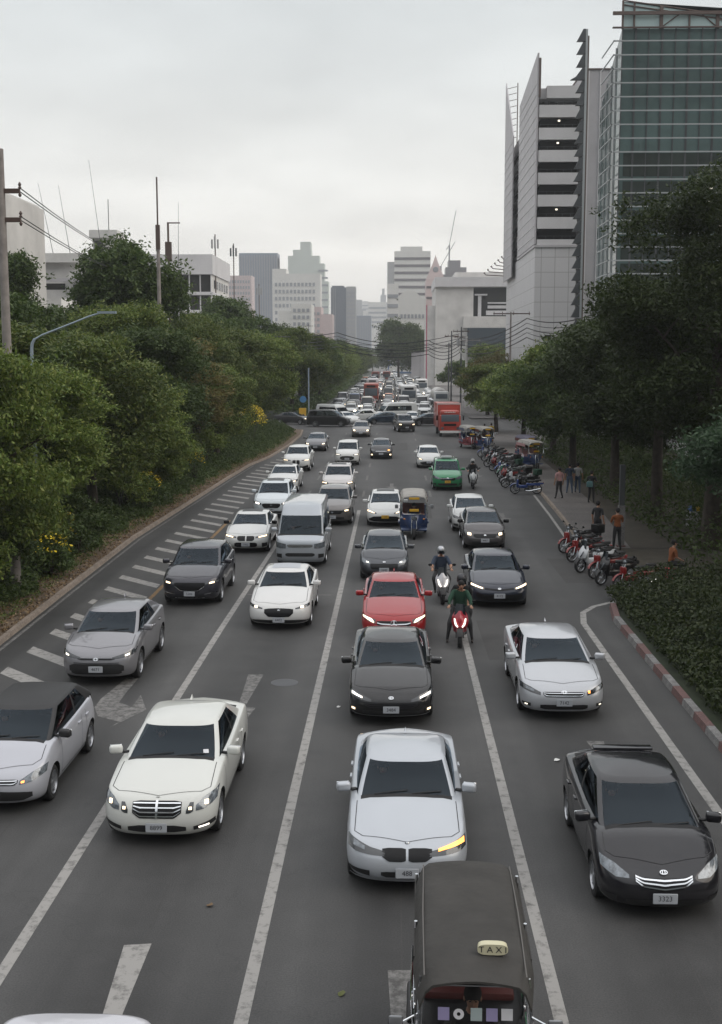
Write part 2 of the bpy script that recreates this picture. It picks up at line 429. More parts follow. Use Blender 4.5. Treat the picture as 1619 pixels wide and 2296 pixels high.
def offset_strip(line, d0, d1, z, name, m):
    v = []
    for i, (x, y) in enumerate(line):
        a = Vector(line[max(i - 1, 0)]); b_ = Vector(line[min(i + 1, len(line) - 1)]); t = (b_ - a).normalized(); n = Vector((-t.y, t.x))
        v += [(x + n.x * d0, y + n.y * d0, z), (x + n.x * d1, y + n.y * d1, z)]
    o = pydata(name, v, [(2 * i, 2 * i + 1, 2 * i + 3, 2 * i + 2) for i in range(len(line) - 1)], m)
    return o
def kerb(line, side, m, name='kerb', seg=None, mats2=None, w=.16, h=.13):
    """kerb stones standing along a line; side=+1 body lies left of the direction"""
    mb = MB()
    pts = []
    for a, b_ in zip(line, line[1:]):
        L_ = math.hypot(b_[0] - a[0], b_[1] - a[1]); k = max(1, int(L_ / (seg or 1.0)))
        for i in range(k): pts.append((a[0] + (b_[0] - a[0]) * i / k, a[1] + (b_[1] - a[1]) * i / k))
    pts.append(line[-1])
    for i in range(len(pts) - 1):
        a, b_ = Vector(pts[i]), Vector(pts[i + 1]); t = (b_ - a).normalized(); n = Vector((-t.y, t.x)) * side
        g = t * .006; a2, b2 = a + g, b_ - g; hh = h + rnd.uniform(-.006, .006)
        q = [a2, b2, b2 + n * w, a2 + n * w]
        v = [(p.x, p.y, 0.0) for p in q] + [(p.x + (n.x * .03 if j < 2 else 0), p.y + (n.y * .03 if j < 2 else 0), hh) for j, p in enumerate(q)]
        mb.add(v, [(0, 1, 5, 4), (1, 2, 6, 5), (2, 3, 7, 6), (3, 0, 4, 7), (4, 5, 6, 7)], (i % 2) if mats2 else 0)
    o = mb.build(name, mats2 or m, None, recalc=True); o['kind'] = 'structure'
    return o
kerb(KL, 1, 'kerb_stone', 'kerb')
kerb(KR, -1, None, 'kerb', seg=1.0, mats2=['kerb_red', 'kerb_white'], w=.2, h=.16)
kerb(KR2, -1, 'kerb_stone', 'kerb')
# verge of soil and leaf litter behind the left kerb, ground under the trees
o = offset_strip(KL, .165, 1.6, .10, 'verge', 'soil'); o['kind'] = 'structure'
o = offset_strip(KL, 1.6, 12.4, .094, 'planted_strip', 'grass_floor'); o['kind'] = 'structure'
sheet('planted_bed', [(6.73, -20), (16, -20), (16, 38.2), (9.0, 38.2), (7.4, 37.35), (6.93, 36.4), (6.73, 34.5)], .10, 'grass_floor')
sheet('pavement', [(7.93, 47.45), (16, 47.45), (30, 47.45), (30, 126), (9.5, 126), (8.76, 121.5), (8.76, 85), (8.62, 69), (8.33, 58), (7.97, 49)], .115, 'pavement')
sheet('forecourt', [(9.0, 38.4), (30, 38.4), (30, 47.4), (9.0, 47.4)], .112, 'shade_dark_ground')
o = pydata('ramp', [(7.6, 38.45, .003), (9.0, 38.45, .112), (9.0, 47.4, .112), (7.85, 47.4, .003)], [(0, 1, 2, 3)], 'asphalt'); o['kind'] = 'structure'
sheet('shaded_ground', [(9.6, 47.5), (29.9, 47.5), (29.9, 100), (11.4, 100), (10.9, 75), (10.5, 60)], .121, 'shade_dark_ground')  # dark sheet laid over the pavement, tree shade in its colour
sheet('pavement', [(9.75, 151), (30, 151), (30, 700), (9.75, 700)], .115, 'pavement')
sheet('planted_strip', [(-24, 151), (-10.9, 151), (-10.9, 700), (-24, 700)], .115, 'grass_floor')
sheet('pavement', [(-60, -20), (-36.1, -20), (-36.1, 128), (-60, 128)], .1, 'pavement')

ZM = .004
def mark(name, pts, m='paint_white', z=ZM):
    v = [(x, y, z) for x, y in pts]
    o = pydata(name, v, [tuple(range(len(v)))], m); o['kind'] = 'structure'; return o
def line_mark(name, pts, w, m='paint_white', z=ZM):
    v = []
    for i, (x, y) in enumerate(pts):
        a = Vector(pts[max(i - 1, 0)]); b_ = Vector(pts[min(i + 1, len(pts) - 1)]); t = (b_ - a).normalized(); n = Vector((-t.y, t.x)) * w / 2
        v += [(x + n.x, y + n.y, z), (x - n.x, y - n.y, z)]
    o = pydata(name, v, [(2 * i, 2 * i + 1, 2 * i + 3, 2 * i + 2)[::-1] for i in range(len(pts) - 1)], m); o['kind'] = 'structure'; return o
line_mark('lane_marking', [(-4.95, 5), (-4.95, 33), (-4.88, 50), (-4.85, 62)], .17)
line_mark('lane_marking', [(-1.77, 5), (-1.75, 60)], .17)
line_mark('lane_marking', [(2.0, 5), (2.0, 33)], .17)
line_mark('lane_marking', [(5.6, 5), (5.61, 34.2), (5.83, 35.7), (6.3, 36.6), (7.0, 37.3), (7.4, 37.5)], .18)
line_mark('lane_marking', [(7.35, 47.5), (7.75, 58), (8.0, 67)], .13)
for y in range(66, 126, 9):
    for x in (-4.85, -1.7, 2.1): line_mark('lane_marking', [(x, y), (x, y + 3)], .13, 'paint_faint')
line_mark('lane_marking', [(-4.8, 38.2), (-4.0, 38.1), (-1.9, 38.2)], .09, 'paint_faint')
line_mark('edge_marking', [(-7.88, 34), (-7.86, 56)], .14, 'paint_yellow')
line_mark('edge_marking', [(-10.45, 5), (-10.5, 31), (-10.68, 38.5), (-10.9, 50), (-10.65, 62), (-10.4, 75), (-10.1, 85)], .10, 'paint_faint')
y = 24.0
while y < 92:
    kx = np.interp(y, [p[1] for p in KL], [p[0] for p in KL])
    x0 = max(-9.72, kx + .85); x1 = -8.02
    if x0 < x1 - .3:
        wd = .62
        mark('hatch_marking', [(x0, y), (x1, y - (x1 - x0) * 1.02), (x1, y - (x1 - x0) * 1.02 + wd), (x0, y + wd)])
    y += 2.12
# arrows; darker repaired patches and a long construction joint in the asphalt
lamb('asphalt_patch', (.036, .035, .0345), (.050, .0485, .0475), .8, 50, .8)
for i, (x0, x1, y0, y1) in enumerate([(2.5, 4.4, 29.9, 34.5), (6.0, 7.3, 40.5, 45.5), (.6, 1.9, 57, 63), (-4.5, -2.6, 47.5, 52), (4.2, 7.4, 84, 92), (-1.3, 1.2, 100, 108)]):
    mark('asphalt_patch', [(x0, y0), (x1, y0 + .05), (x1 + .04, y1), (x0 - .03, y1 + .04)], 'asphalt_patch', .002)
for x in (-6.42, -3.32, .12, 3.83): line_mark('asphalt_joint', [(x, 5), (x + .03, 30), (x - .02, 60), (x, 126)], .022, 'asphalt_patch', .0025)
mark('arrow_marking', [(-6.49, 27.9), (-6.19, 28.2), (-6.21, 26.6), (-6.2, 25.85), (-5.83, 25.5), (-5.83, 26.45), (-5.46, 25.3), (-5.98, 24.0), (-5.87, 24.4), (-6.42, 24.8), (-6.66, 25.45), (-6.68, 26.1)], 'paint_faint')
mark('arrow_marking', [(-3.56, 28.3), (-3.18, 28.3), (-3.3, 25.6), (-3.05, 25.5), (-3.35, 23.2), (-3.75, 25.5), (-3.46, 25.6)], 'paint_faint')
mark('arrow_marking', [(-3.56, 14.75), (-3.2, 14.8), (-3.2, 12.6), (-3.0, 12.5), (-3.3, 9.8), (-3.65, 12.5), (-3.4, 12.6)])
mark('arrow_marking', [(-.05, 14.2), (.27, 14.2), (.17, 12.2), (.4, 12.1), (.1, 9.6), (-.2, 12.1), (.03, 12.2)], 'paint_faint')
mark('arrow_marking', [(3.95, 23.4), (4.3, 23.4), (4.15, 21.6), (4.35, 21.5), (4.1, 20.2), (3.85, 21.5), (4.1, 21.6)], 'paint_faint')
for x, y, a in ((-.1, 70, 1), (5.4, 56, 1), (5.6, 77, 1), (-3.2, 75, 1)):
    mark('arrow_marking', [(x - .12, y + 3), (x + .12, y + 3), (x + .1, y + 1.2), (x + .35, y + 1.1), (x, y), (x - .35, y + 1.1), (x - .1, y + 1.2)], 'paint_faint')
# crossing stripes and stop line at the junction
line_mark('stop_marking', [(-8.6, 152.5), (8.6, 152.5)], .4, 'paint_faint')
# things lying on the road: manhole, leaves, litter
mb = MB(); mb.lathe([(0.001, .006), (.3, .006), (.33, .003)], n=24, c=(-2.6, 27.6, 0)); o = mb.build('manhole_cover', 'alloy_dark'); o['kind'] = 'structure'
mat('dead_leaf', (.12, .075, .035), .8); mat('green_leaf_litter', (.09, .1, .03), .8); mat('litter_white', (.6, .6, .58), .7)
for i, (x, y, m_, s_) in enumerate([(-2.6, 15.9, 'dead_leaf', .07), (-.62, 13.6, 'green_leaf_litter', .06), (3.2, 22.2, 'litter_white', .09), (-1.2, 25.6, 'litter_white', .06)]):
    pts = [(x + s_ * rnd.uniform(.5, 1) * math.cos(a), y + s_ * 1.4 * rnd.uniform(.4, 1) * math.sin(a), .008 + .03 * rnd.random()) for a in [k * PI / 3.5 for k in range(7)]]
    o = pydata('fallen_leaf' if 'leaf' in m_ else 'litter_scrap', pts + [(x, y, .035)], [(k, (k + 1) % 7, 7) for k in range(7)], m_)
    tag(o, ['curled brown leaves lying on the empty lane before the white saloon', 'single yellow green leaf on the asphalt beside the lane line', 'white paper scrap on the road before the silver kerb lane saloon', 'tiny white scrap on the asphalt beside the manhole'][i], 'leaf' if 'leaf' in m_ else 'litter')

# ================================================================== VEGETATION
def leaf_mat(name, cols, trans=.34, rough=.55):
    m = bpy.data.materials.new(name); m.use_nodes = True
    nt = m.node_tree; b = nt.nodes['Principled BSDF']; o = nt.nodes['Material Output']
    g = N(nt, 'ShaderNodeNewGeometry'); rp = N(nt, 'ShaderNodeValToRGB')
    rp.color_ramp.interpolation = 'CONSTANT' if False else 'LINEAR'
    e = rp.color_ramp.elements; e[0].position = 0; e[0].color = (*cols[0], 1); e[1].position = 1; e[1].color = (*cols[-1], 1)
    for i, c in enumerate(cols[1:-1]):
        q = e.new((i + 1) / (len(cols) - 1)); q.color = (*c, 1)
    nt.links.new(g.outputs['Random Per Island'], rp.inputs[0])
    oi = N(nt, 'ShaderNodeObjectInfo'); hs = N(nt, 'ShaderNodeHueSaturation')
    mr_ = N(nt, 'ShaderNodeMapRange'); mr_.inputs['To Min'].default_value = .75; mr_.inputs['To Max'].default_value = 1.3
    nt.links.new(oi.outputs['Random'], mr_.inputs[0]); nt.links.new(mr_.outputs[0], hs.inputs['Value'])
    nt.links.new(rp.outputs[0], hs.inputs['Color'])
    nt.links.new(hs.outputs[0], b.inputs['Base Color']); b.inputs['Roughness'].default_value = rough; b.inputs['Specular IOR Level'].default_value = .35
    tr = N(nt, 'ShaderNodeBsdfTranslucent'); nt.links.new(hs.outputs[0], tr.inputs['Color'])
    mx = N(nt, 'ShaderNodeMixShader'); mx.inputs[0].default_value = trans
    nt.links.new(b.outputs[0], mx.inputs[1]); nt.links.new(tr.outputs[0], mx.inputs[2]); nt.links.new(mx.outputs[0], o.inputs['Surface'])
    M[name] = m
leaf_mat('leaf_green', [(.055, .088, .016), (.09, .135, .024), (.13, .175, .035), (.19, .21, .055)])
leaf_mat('leaf_deep', [(.040, .072, .016), (.062, .10, .024), (.095, .13, .035)])
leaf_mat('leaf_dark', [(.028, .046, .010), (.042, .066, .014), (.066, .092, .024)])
leaf_mat('leaf_bed', [(.018, .030, .008), (.028, .042, .011), (.05, .062, .02)])
leaf_mat('leaf_brown', [(.09, .105, .024), (.12, .12, .03), (.16, .12, .04), (.20, .17, .05)])
leaf_mat('leaf_fresh', [(.03, .06, .028), (.045, .085, .04), (.07, .12, .06)])
leaf_mat('flower_yellow', [(.55, .42, .02), (.7, .55, .04)], .1)
leaf_mat('leaf_litter', [(.12, .07, .03), (.2, .13, .06), (.3, .22, .13)], 0)
mat('bark', (.05, .04, .03), .9, var=.4, scale=5, bump=.6, bscale=18)
mat('bark_pale', (.2, .18, .15), .9, var=.4, scale=4, bump=.4, bscale=14)

def quads(centers, L, W, up=.55, droop=0.0, rng=None):
    """leaf-sized rhombi with random lie; returns verts, faces as arrays"""
    rng = rng or nr
    n = len(centers)
    d = rng.normal(size=(n, 3)); d /= np.linalg.norm(d, axis=1)[:, None]
    nrm = rng.normal(size=(n, 3)) * (1 - up) ; nrm[:, 2] += up * 1.4
    nrm /= np.linalg.norm(nrm, axis=1)[:, None]
    a = d - (d * nrm).sum(1)[:, None] * nrm; a[:, 2] -= droop; a /= np.linalg.norm(a, axis=1)[:, None]
    b_ = np.cross(nrm, a)
    s = rng.uniform(.65, 1.25, size=(n, 1))
    v = np.empty((n, 4, 3))
    v[:, 0] = centers - a * L * s * .5; v[:, 1] = centers + b_ * W * s * .5 + a * L * .06; v[:, 2] = centers + a * L * s * .5; v[:, 3] = centers - b_ * W * s * .5 + a * L * .06
    return v.reshape(-1, 3)
def quad_mesh(name, v, m):
    n = len(v) // 4
    me = bpy.data.meshes.new(name)
    me.vertices.add(len(v)); me.vertices.foreach_set('co', v.astype(np.float32).ravel())
    me.loops.add(len(v)); me.loops.foreach_set('vertex_index', np.arange(len(v), dtype=np.int32))
    me.polygons.add(n); me.polygons.foreach_set('loop_start', np.arange(0, len(v), 4, dtype=np.int32)); me.polygons.foreach_set('loop_total', np.full(n, 4, dtype=np.int32))
    for x in as_mats(m): me.materials.append(x)
    me.update(calc_edges=True)
    return me
def crown_points(rx, ry, rz, n, seed, lobes=16, clump=.3, per=22, flat=.0, skirt=0.0):
    """leaf centres: crown > boughs > twigs > leaves, with gaps between the boughs"""
    g = np.random.default_rng(seed)
    out_ = []
    cs = []
    for i in range(lobes):
        a = 2 * PI * (i * .618 + g.uniform(-.06, .06)); h = g.uniform(-.9, .95)
        rr_ = math.sqrt(max(.05, 1 - h * h)) * g.uniform(.55, .85)
        lr = g.uniform(.24, .48) if lobes < 24 else g.uniform(.15, .34)
        cs.append((rr_ * math.cos(a), rr_ * math.sin(a), h * .72, lr))
    cs.append((0, 0, .1, .55)); cs.append((0, 0, .55, .42))
    wts = np.array([c[3] ** 2 for c in cs]); wts /= wts.sum()
    tw = max(1, n // per)
    which = g.choice(len(cs), size=tw, p=wts)
    d = g.normal(size=(tw, 3)); d[:, 2] += .25; d /= np.linalg.norm(d, axis=1)[:, None]
    rad = g.uniform(.35, 1.0, size=(tw, 1)) ** .5
    ph = g.uniform(0, 6.28, 3)
    rad = rad * (1 + .30 * np.sin(6 * d[:, :1] + ph[0]) * np.sin(6 * d[:, 1:2] + ph[1]) + .22 * np.sin(11 * d[:, 2:3] + 7 * d[:, :1] + ph[2]))
    rad = np.where(g.random((tw, 1)) < .10, rad * g.uniform(1.1, 1.45, size=(tw, 1)), rad)
    c = np.array([cs[i] for i in which])
    tc_ = c[:, :3] + d * rad * c[:, 3:4] * np.array([1, 1, .75 if lobes < 24 else .52])
    tc_ *= np.array([rx, ry, rz])
    pts = np.repeat(tc_, per, axis=0) + g.normal(size=(tw * per, 3)) * clump * np.array([1, 1, .6])
    return pts
def trunk_mesh(name, h, r, spread, zc, seed, limbs=6, m='bark', lean=(0, 0)):
    g = random.Random(seed); mb = MB()
    top = h * .55
    pts = [(lean[0] * (t_ ** 2) + g.uniform(-.05, .05), lean[1] * t_ ** 2 + g.uniform(-.05, .05), top * t_) for t_ in (0, .15, .35, .6, .8, 1)]
    mb.tube(pts, [r * 1.5, r * 1.1, r * .95, r * .8, r * .65, r * .5], 9)
    for i in range(limbs):
        a = 2 * PI * i / limbs + g.uniform(-.4, .4); z0 = top * g.uniform(.45, .98); k = g.uniform(.5, .9)
        bx, by = np.interp(z0, [p[2] for p in pts], [p[0] for p in pts]), np.interp(z0, [p[2] for p in pts], [p[1] for p in pts])
        ex, ey, ez = bx + math.cos(a) * spread * k, by + math.sin(a) * spread * k, zc + g.uniform(-.1, .35) * h * .5
        q = [(bx, by, z0), (bx + (ex - bx) * .35, by + (ey - by) * .3, z0 + (ez - z0) * .45), (bx + (ex - bx) * .7, by + (ey - by) * .68, z0 + (ez - z0) * .8), (ex, ey, ez)]
        mb.tube(q, [r * .45, r * .33, r * .2, r * .06], 6)
        for s_ in (.55, .8):
            p0 = Vector(q[1]).lerp(Vector(q[3]), s_); e = p0 + Vector((g.uniform(-1, 1), g.uniform(-1, 1), g.uniform(.1, .8))).normalized() * spread * .35
            mb.tube([p0, p0.lerp(e, .5) + Vector((0, 0, .1)), e], [r * .16, r * .1, r * .03], 5)
    return mb.build(name, m)

CROWNS = {}
def crown_mesh(kind, key, rx, ry, rz, n, L, W, m, lobes=16, clump=.3, up=.5, droop=.25):
    k = (kind, key)
    if k not in CROWNS:
        v = quads(crown_points(rx, ry, rz, n, hash(key) % 1000 + 5 if not isinstance(key, int) else key, lobes, clump), L, W, up, droop, np.random.default_rng(key))
        CROWNS[k] = quad_mesh('crown', v, m)
    return CROWNS[k]
def tree(name, x, y, h, rad, label, leaf='leaf_green', seed=1, n=26000, L=.24, W=.11, low=.12, group=None, trunk_r=None, share=None, squash=1.0, clump=.3, lobes=16, cat='tree', rz=None, z0=.1, bark='bark'):
    """crown reaches from low*h to h; shared crown meshes are made one unit wide and scaled"""
    root = empty(name, (x, y, z0), rz if rz is not None else rnd.uniform(0, 6))
    tag(root, label, cat, group)
    cz = h * (1 + low) / 2; hz = h * (1 - low) / 2
    t_ = trunk_mesh('trunk', h, trunk_r or (.1 + h * .014), rad * .8, cz, seed, m=bark); t_.parent = root
    if share is not None:
        # meshes made at reference size 4 m radius, 4.5 m half height
        me = crown_mesh(leaf, share, 4.0, 4.0, 4.5, n, .215, .10, leaf, lobes, clump)
        c = bpy.data.objects.new('crown', me); COL.objects.link(c); c.parent = root; c.location = (0, 0, cz); c.scale = (rad / 4.0, rad * squash / 4.0, hz / 4.5)
        c.rotation_euler = (0, 0, rnd.uniform(0, 6.28))
    else:
        v = quads(crown_points(rad, rad * squash, hz, n, seed, lobes, clump), L, W, .5, .25, np.random.default_rng(seed))
        c = link_mesh('crown', quad_mesh('crown', v, leaf), root); c.location = (0, 0, cz)
    return root

GL = 'trees in the planted strip beside the queue'
LT = [ # x, y, h, rad, leaf, share, label
 (-12.5, 35.6, 8.7, 2.8, 'leaf_green', 13, 'leafy green tree at the foot of the concrete power pole'),
 (-15.6, 46, 9.9, 4.4, 'leaf_green', 11, 'big leafy tree cut by the picture edge behind the concrete pole'),
 (-20.5, 52, 9.3, 4.8, 'leaf_green', 12, 'broad green tree under the tall concrete pole'),
 (-14.2, 55, 9.6, 4.1, 'leaf_green', 13, 'drooping green tree whose branches hang over the yellow flowers'),
 (-18.6, 63, 9.3, 4.8, 'leaf_green', 11, 'rounded green tree below the curved street lamp'),
 (-13.8, 67, 10.2, 4.0, 'leaf_deep', 12, 'deep green tree with a dark forked trunk by the hedge'),
 (-19.5, 76, 9.4, 4.8, 'leaf_brown', 13, 'olive brown thinning tree at the foot of the antenna mast'),
 (-14.6, 80, 9.9, 4.4, 'leaf_brown', 11, 'yellowish brown tree between the deep green tree and the yellow bush'),
 (-19.5, 91, 9.9, 4.9, 'leaf_green', 12, 'green tree in front of the white three storey block'),
 (-15.6, 94, 11.4, 4.2, 'leaf_green', 13, 'bushy green tree behind the yellow flowering bush'),
 (-14.6, 107, 11.0, 4.5, 'leaf_green', 11, 'tall green tree near the end of the strip'),
 (-18.2, 112, 12.7, 5.2, 'leaf_deep', 13, 'dense green tree set back behind the tall one'),
 (-14.0, 119, 11.1, 5.0, 'leaf_green', 12, 'last green tree of the strip before the crossing'),
 (-12.9, 43.0, 7.8, 2.9, 'leaf_green', 12, 'low leafy tree leaning over the hedge at the curved street lamp'),
 (-17.6, 50.5, 11.2, 4.3, 'leaf_deep', 13, 'deep green tree between the concrete pole and the forked trunk'),
 (-12.8, 61.0, 6.9, 3.0, 'leaf_green', 11, 'low green tree leaning over the hedge before the forked trunk'),
 (-16.6, 72.5, 11.7, 4.2, 'leaf_green', 12, 'pale green tree directly below the antenna mast'),
 (-12.9, 86.0, 7.8, 3.2, 'leaf_green', 13, 'low green tree between the brown tree and the yellow bush'),
 (-16.8, 100.0, 12.4, 4.4, 'leaf_green', 11, 'full green tree rising behind the yellow flowering bush'),
]
mrk = {}
for i, (x, y, h, r_, lf, sh, lab) in enumerate(LT):
    tree('street_tree', x, y, h, r_, lab, lf, seed=20 + i, n=46000 if y < 85 else 30000, share=sh, low=(.06, .24, .12)[i % 3], group=GL, lobes=36, clump=.2, L=.20 if y < 70 else .26, W=.095 if y < 70 else .12)
tree('street_tree', -20.6, 92, 17.2, 3.6, 'tall dark tree standing above the others beside the antenna mast', 'leaf_deep', seed=51, n=38000, L=.34, W=.17, low=.42, lobes=15, clump=.36)
tree('street_tree', -25.6, 80, 14.8, 2.9, 'tall dark tree behind the concrete pole', 'leaf_deep', seed=52, n=30000, L=.3, W=.15, low=.4, lobes=13)
tree('street_tree', -27.5, 100, 12.2, 3.6, 'sparse dark tree in front of the tiled white house', 'leaf_deep', seed=54, n=9000, L=.34, W=.17, low=.4, lobes=10)
GB = 'trees along the far carriageway'
far_l = [(158, -13.6, 12.6, 5.2), (171, -16.4, 13.4, 5.4), (178, -12.9, 12.2, 4.8), (192, -15.2, 13, 5.4), (201, -12.6, 11.6, 4.8), (216, -14.4, 12.6, 5.2), (228, -12.2, 11.6, 5), (246, -13.6, 12.4, 5.4), (264, -12.4, 12, 5.2), (286, -13.4, 12.4, 5.6), (310, -12.6, 12, 5.6), (338, -12.8, 12, 5.6), (368, -12.4, 12, 5.8), (400, -12, 12, 6), (440, -12, 12, 6)]
nth = ['first', 'second', 'third', 'fourth', 'fifth', 'sixth', 'seventh', 'eighth', 'ninth', 'tenth', 'eleventh', 'twelfth', 'thirteenth', 'fourteenth', 'fifteenth', 'sixteenth', 'seventeenth', 'eighteenth', 'nineteenth', 'twentieth', 'twenty-first', 'twenty-second', 'twenty-third', 'twenty-fourth', 'twenty-fifth', 'twenty-sixth', 'twenty-seventh', 'twenty-eighth', 'twenty-ninth', 'thirtieth']
for i, (y, x, h, r_) in enumerate(far_l):
    tree('street_tree', x, y, h, r_, '%s green tree beyond the crossing along the jammed road' % nth[i], 'leaf_deep' if i % 3 == 1 else 'leaf_green', seed=70 + i, n=26000, share=(11, 12, 13)[i % 3], group=GB, low=.08, L=.3, W=.14, lobes=36, clump=.2)
tree('street_tree', -20, 150, 15.0, 5.0, 'dark tree crown rising behind the first trees past the crossing', 'leaf_deep', seed=91, n=22000, L=.4, W=.2, low=.35, lobes=13)
# right-hand mass
GR = 'trees over the pavement and parked motorcycles'
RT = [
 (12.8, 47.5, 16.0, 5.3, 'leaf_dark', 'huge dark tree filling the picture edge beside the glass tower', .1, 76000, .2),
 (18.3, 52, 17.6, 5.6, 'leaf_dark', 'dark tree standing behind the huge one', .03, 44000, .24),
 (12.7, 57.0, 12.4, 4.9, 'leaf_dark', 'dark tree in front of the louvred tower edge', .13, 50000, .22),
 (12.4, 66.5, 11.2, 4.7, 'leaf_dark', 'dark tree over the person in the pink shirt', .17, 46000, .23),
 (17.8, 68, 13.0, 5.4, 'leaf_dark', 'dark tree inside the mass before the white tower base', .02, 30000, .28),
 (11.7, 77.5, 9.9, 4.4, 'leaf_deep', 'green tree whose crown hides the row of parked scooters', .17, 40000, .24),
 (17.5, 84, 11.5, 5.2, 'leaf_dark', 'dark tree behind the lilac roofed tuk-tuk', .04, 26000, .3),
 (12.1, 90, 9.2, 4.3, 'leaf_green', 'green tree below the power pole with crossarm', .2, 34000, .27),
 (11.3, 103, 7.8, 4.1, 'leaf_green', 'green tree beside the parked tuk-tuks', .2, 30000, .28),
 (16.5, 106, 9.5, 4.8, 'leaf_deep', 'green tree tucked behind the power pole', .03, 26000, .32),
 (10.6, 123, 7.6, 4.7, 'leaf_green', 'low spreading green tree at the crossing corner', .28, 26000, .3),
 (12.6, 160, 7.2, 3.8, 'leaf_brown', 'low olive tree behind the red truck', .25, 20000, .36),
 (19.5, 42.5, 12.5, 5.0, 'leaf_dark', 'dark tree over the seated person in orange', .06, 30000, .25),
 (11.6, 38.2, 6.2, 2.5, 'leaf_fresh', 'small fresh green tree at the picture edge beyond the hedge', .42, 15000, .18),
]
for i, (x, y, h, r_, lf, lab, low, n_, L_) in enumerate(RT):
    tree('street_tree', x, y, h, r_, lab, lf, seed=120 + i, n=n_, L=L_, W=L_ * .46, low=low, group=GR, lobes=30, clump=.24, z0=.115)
tree('street_tree', 14.0, 31, 13.5, 4.6, 'dark tree over the shrub bed reflected in the black saloon', 'leaf_dark', seed=171, n=26000, L=.26, W=.12, low=.3, lobes=24)
tree('street_tree', 13.0, 19, 12.5, 4.8, 'dark tree beside the footbridge steps shading the kerb lane', 'leaf_dark', seed=172, n=24000, L=.26, W=.12, low=.35, lobes=24)
tree('street_tree', 1.5, 385, 20.5, 7.6, 'round dense tree over the far end of the road', 'leaf_deep', seed=150, n=26000, L=.7, W=.4, low=.2, lobes=18, clump=.6)
tree('street_tree', 8.5, 400, 17.5, 6.5, 'dense tree behind the blank roadside board', 'leaf_deep', seed=151, n=20000, L=.7, W=.4, low=.1, lobes=16, clump=.6)
tree('street_tree', 14.5, 240, 7.5, 5.0, 'low tree under the blank roadside board', 'leaf_deep', seed=152, n=16000, L=.5, W=.26, low=.1, lobes=13)
tree('street_tree', 17, 205, 10.5, 5.0, 'green tree between the transformer poles and the white podium', 'leaf_green', seed=153, n=18000, L=.4, W=.2, low=.1, lobes=13)
tree('street_tree', 16, 180, 9.0, 4.5, 'reddish green tree beside the white concrete pole', 'leaf_brown', seed=154, n=18000, L=.4, W=.2, low=.1, lobes=13)
tree('street_tree', -11, 620, 12, 8, 'hazy tree closing the far end of the road', 'leaf_deep', seed=155, n=9000, L=1.0, W=.6, low=.05, lobes=12, clump=.8)

# ground cover in the left strip: low near the verge, taller behind
def cover(name, n, fx, ylo, yhi, fh, L, W, m, seed, label, cat, skew=1.0):
    g = np.random.default_rng(seed)
    u = g.random(n); yy = ylo + (yhi - ylo) * u ** skew
    x0, x1 = fx(yy)
    xx = x0 + (x1 - x0) * g.random(n)
    hh = fh(xx, yy)
    zz = .1 + hh * (g.random(n) ** .5)
    pts = np.stack([xx, yy, zz], 1)
    o = link_mesh(name, quad_mesh(name, quads(pts, L, W, .45, .2, g), m))
    tag(o, label, cat, kind='stuff'); return o
klx = lambda y: np.interp(y, [p[1] for p in KL], [p[0] for p in KL])
bump2 = lambda x, y: .5 + .35 * np.sin(x * 1.9 + np.sin(y * .7) * 2) * np.sin(y * 1.1 + x) + .25 * np.sin(y * 3.1) * np.sin(x * 3.7 + 1)
cover('hedge_cover', 100000, lambda y: (klx(y) - 4.6, klx(y) - 1.05 - .25 * np.sin(y * 1.3)), 27, 127, lambda x, y: (.25 + .95 * np.clip((klx(y) - 1.0 - x) / 1.6, 0, 1)) * (.55 + .6 * bump2(x, y)), .15, .08, 'leaf_deep', 5, 'dense low shrub cover between the kerb verge and the trees', 'ground cover', 1.5)
cover('undergrowth', 60000, lambda y: (klx(y) - 12, klx(y) - 4.2), 36, 127, lambda x, y: 1.4 * (.5 + .6 * bump2(x, y)), .22, .11, 'leaf_green', 6, 'untidy undergrowth below the trees of the planted strip', 'undergrowth', 1.4)
cover('leaf_litter', 7000, lambda y: (klx(y) - 1.5, klx(y) - .18), 26, 100, lambda x, y: .03 + 0 * x, .09, .06, 'leaf_litter', 7, 'dry leaves scattered on the soil verge', 'leaf litter', 1.5)
cover('verge_weeds', 9000, lambda y: (klx(y) - 1.6, klx(y) - .5), 26, 120, lambda x, y: .12 + .1 * np.sin(y * 2.1) ** 2, .1, .05, 'leaf_green', 12, 'thin weeds on the soil verge', 'weeds', 1.5)
cover('bed_shrubs', 90000, lambda y: (6.9 + 0 * y, 14 + 0 * y), 14, 38, lambda x, y: (.35 + .75 * np.clip((x - 6.9) / 1.5, 0, 1)) * (.6 + .6 * bump2(x, y)), .13, .07, 'leaf_bed', 8, 'dark clipped shrub bed behind the red and white kerb', 'ground cover')
cover('undergrowth', 26000, lambda y: (11.4 + 0 * y, 18 + 0 * y), 41, 100, lambda x, y: .3 + 2.2 * (.4 + .6 * bump2(x, y)) * np.clip((x - 11.3) / 2.0, 0, 1), .2, .1, 'leaf_dark', 10, 'dark undergrowth beneath the trees by the pavement', 'undergrowth')
cover('undergrowth', 14000, lambda y: (-16 + 0 * y, -10.95 + 0 * y), 151, 420, lambda x, y: 1.6 + 0 * x, .5, .28, 'leaf_deep', 9, 'dark undergrowth beneath the trees beyond the crossing', 'undergrowth')

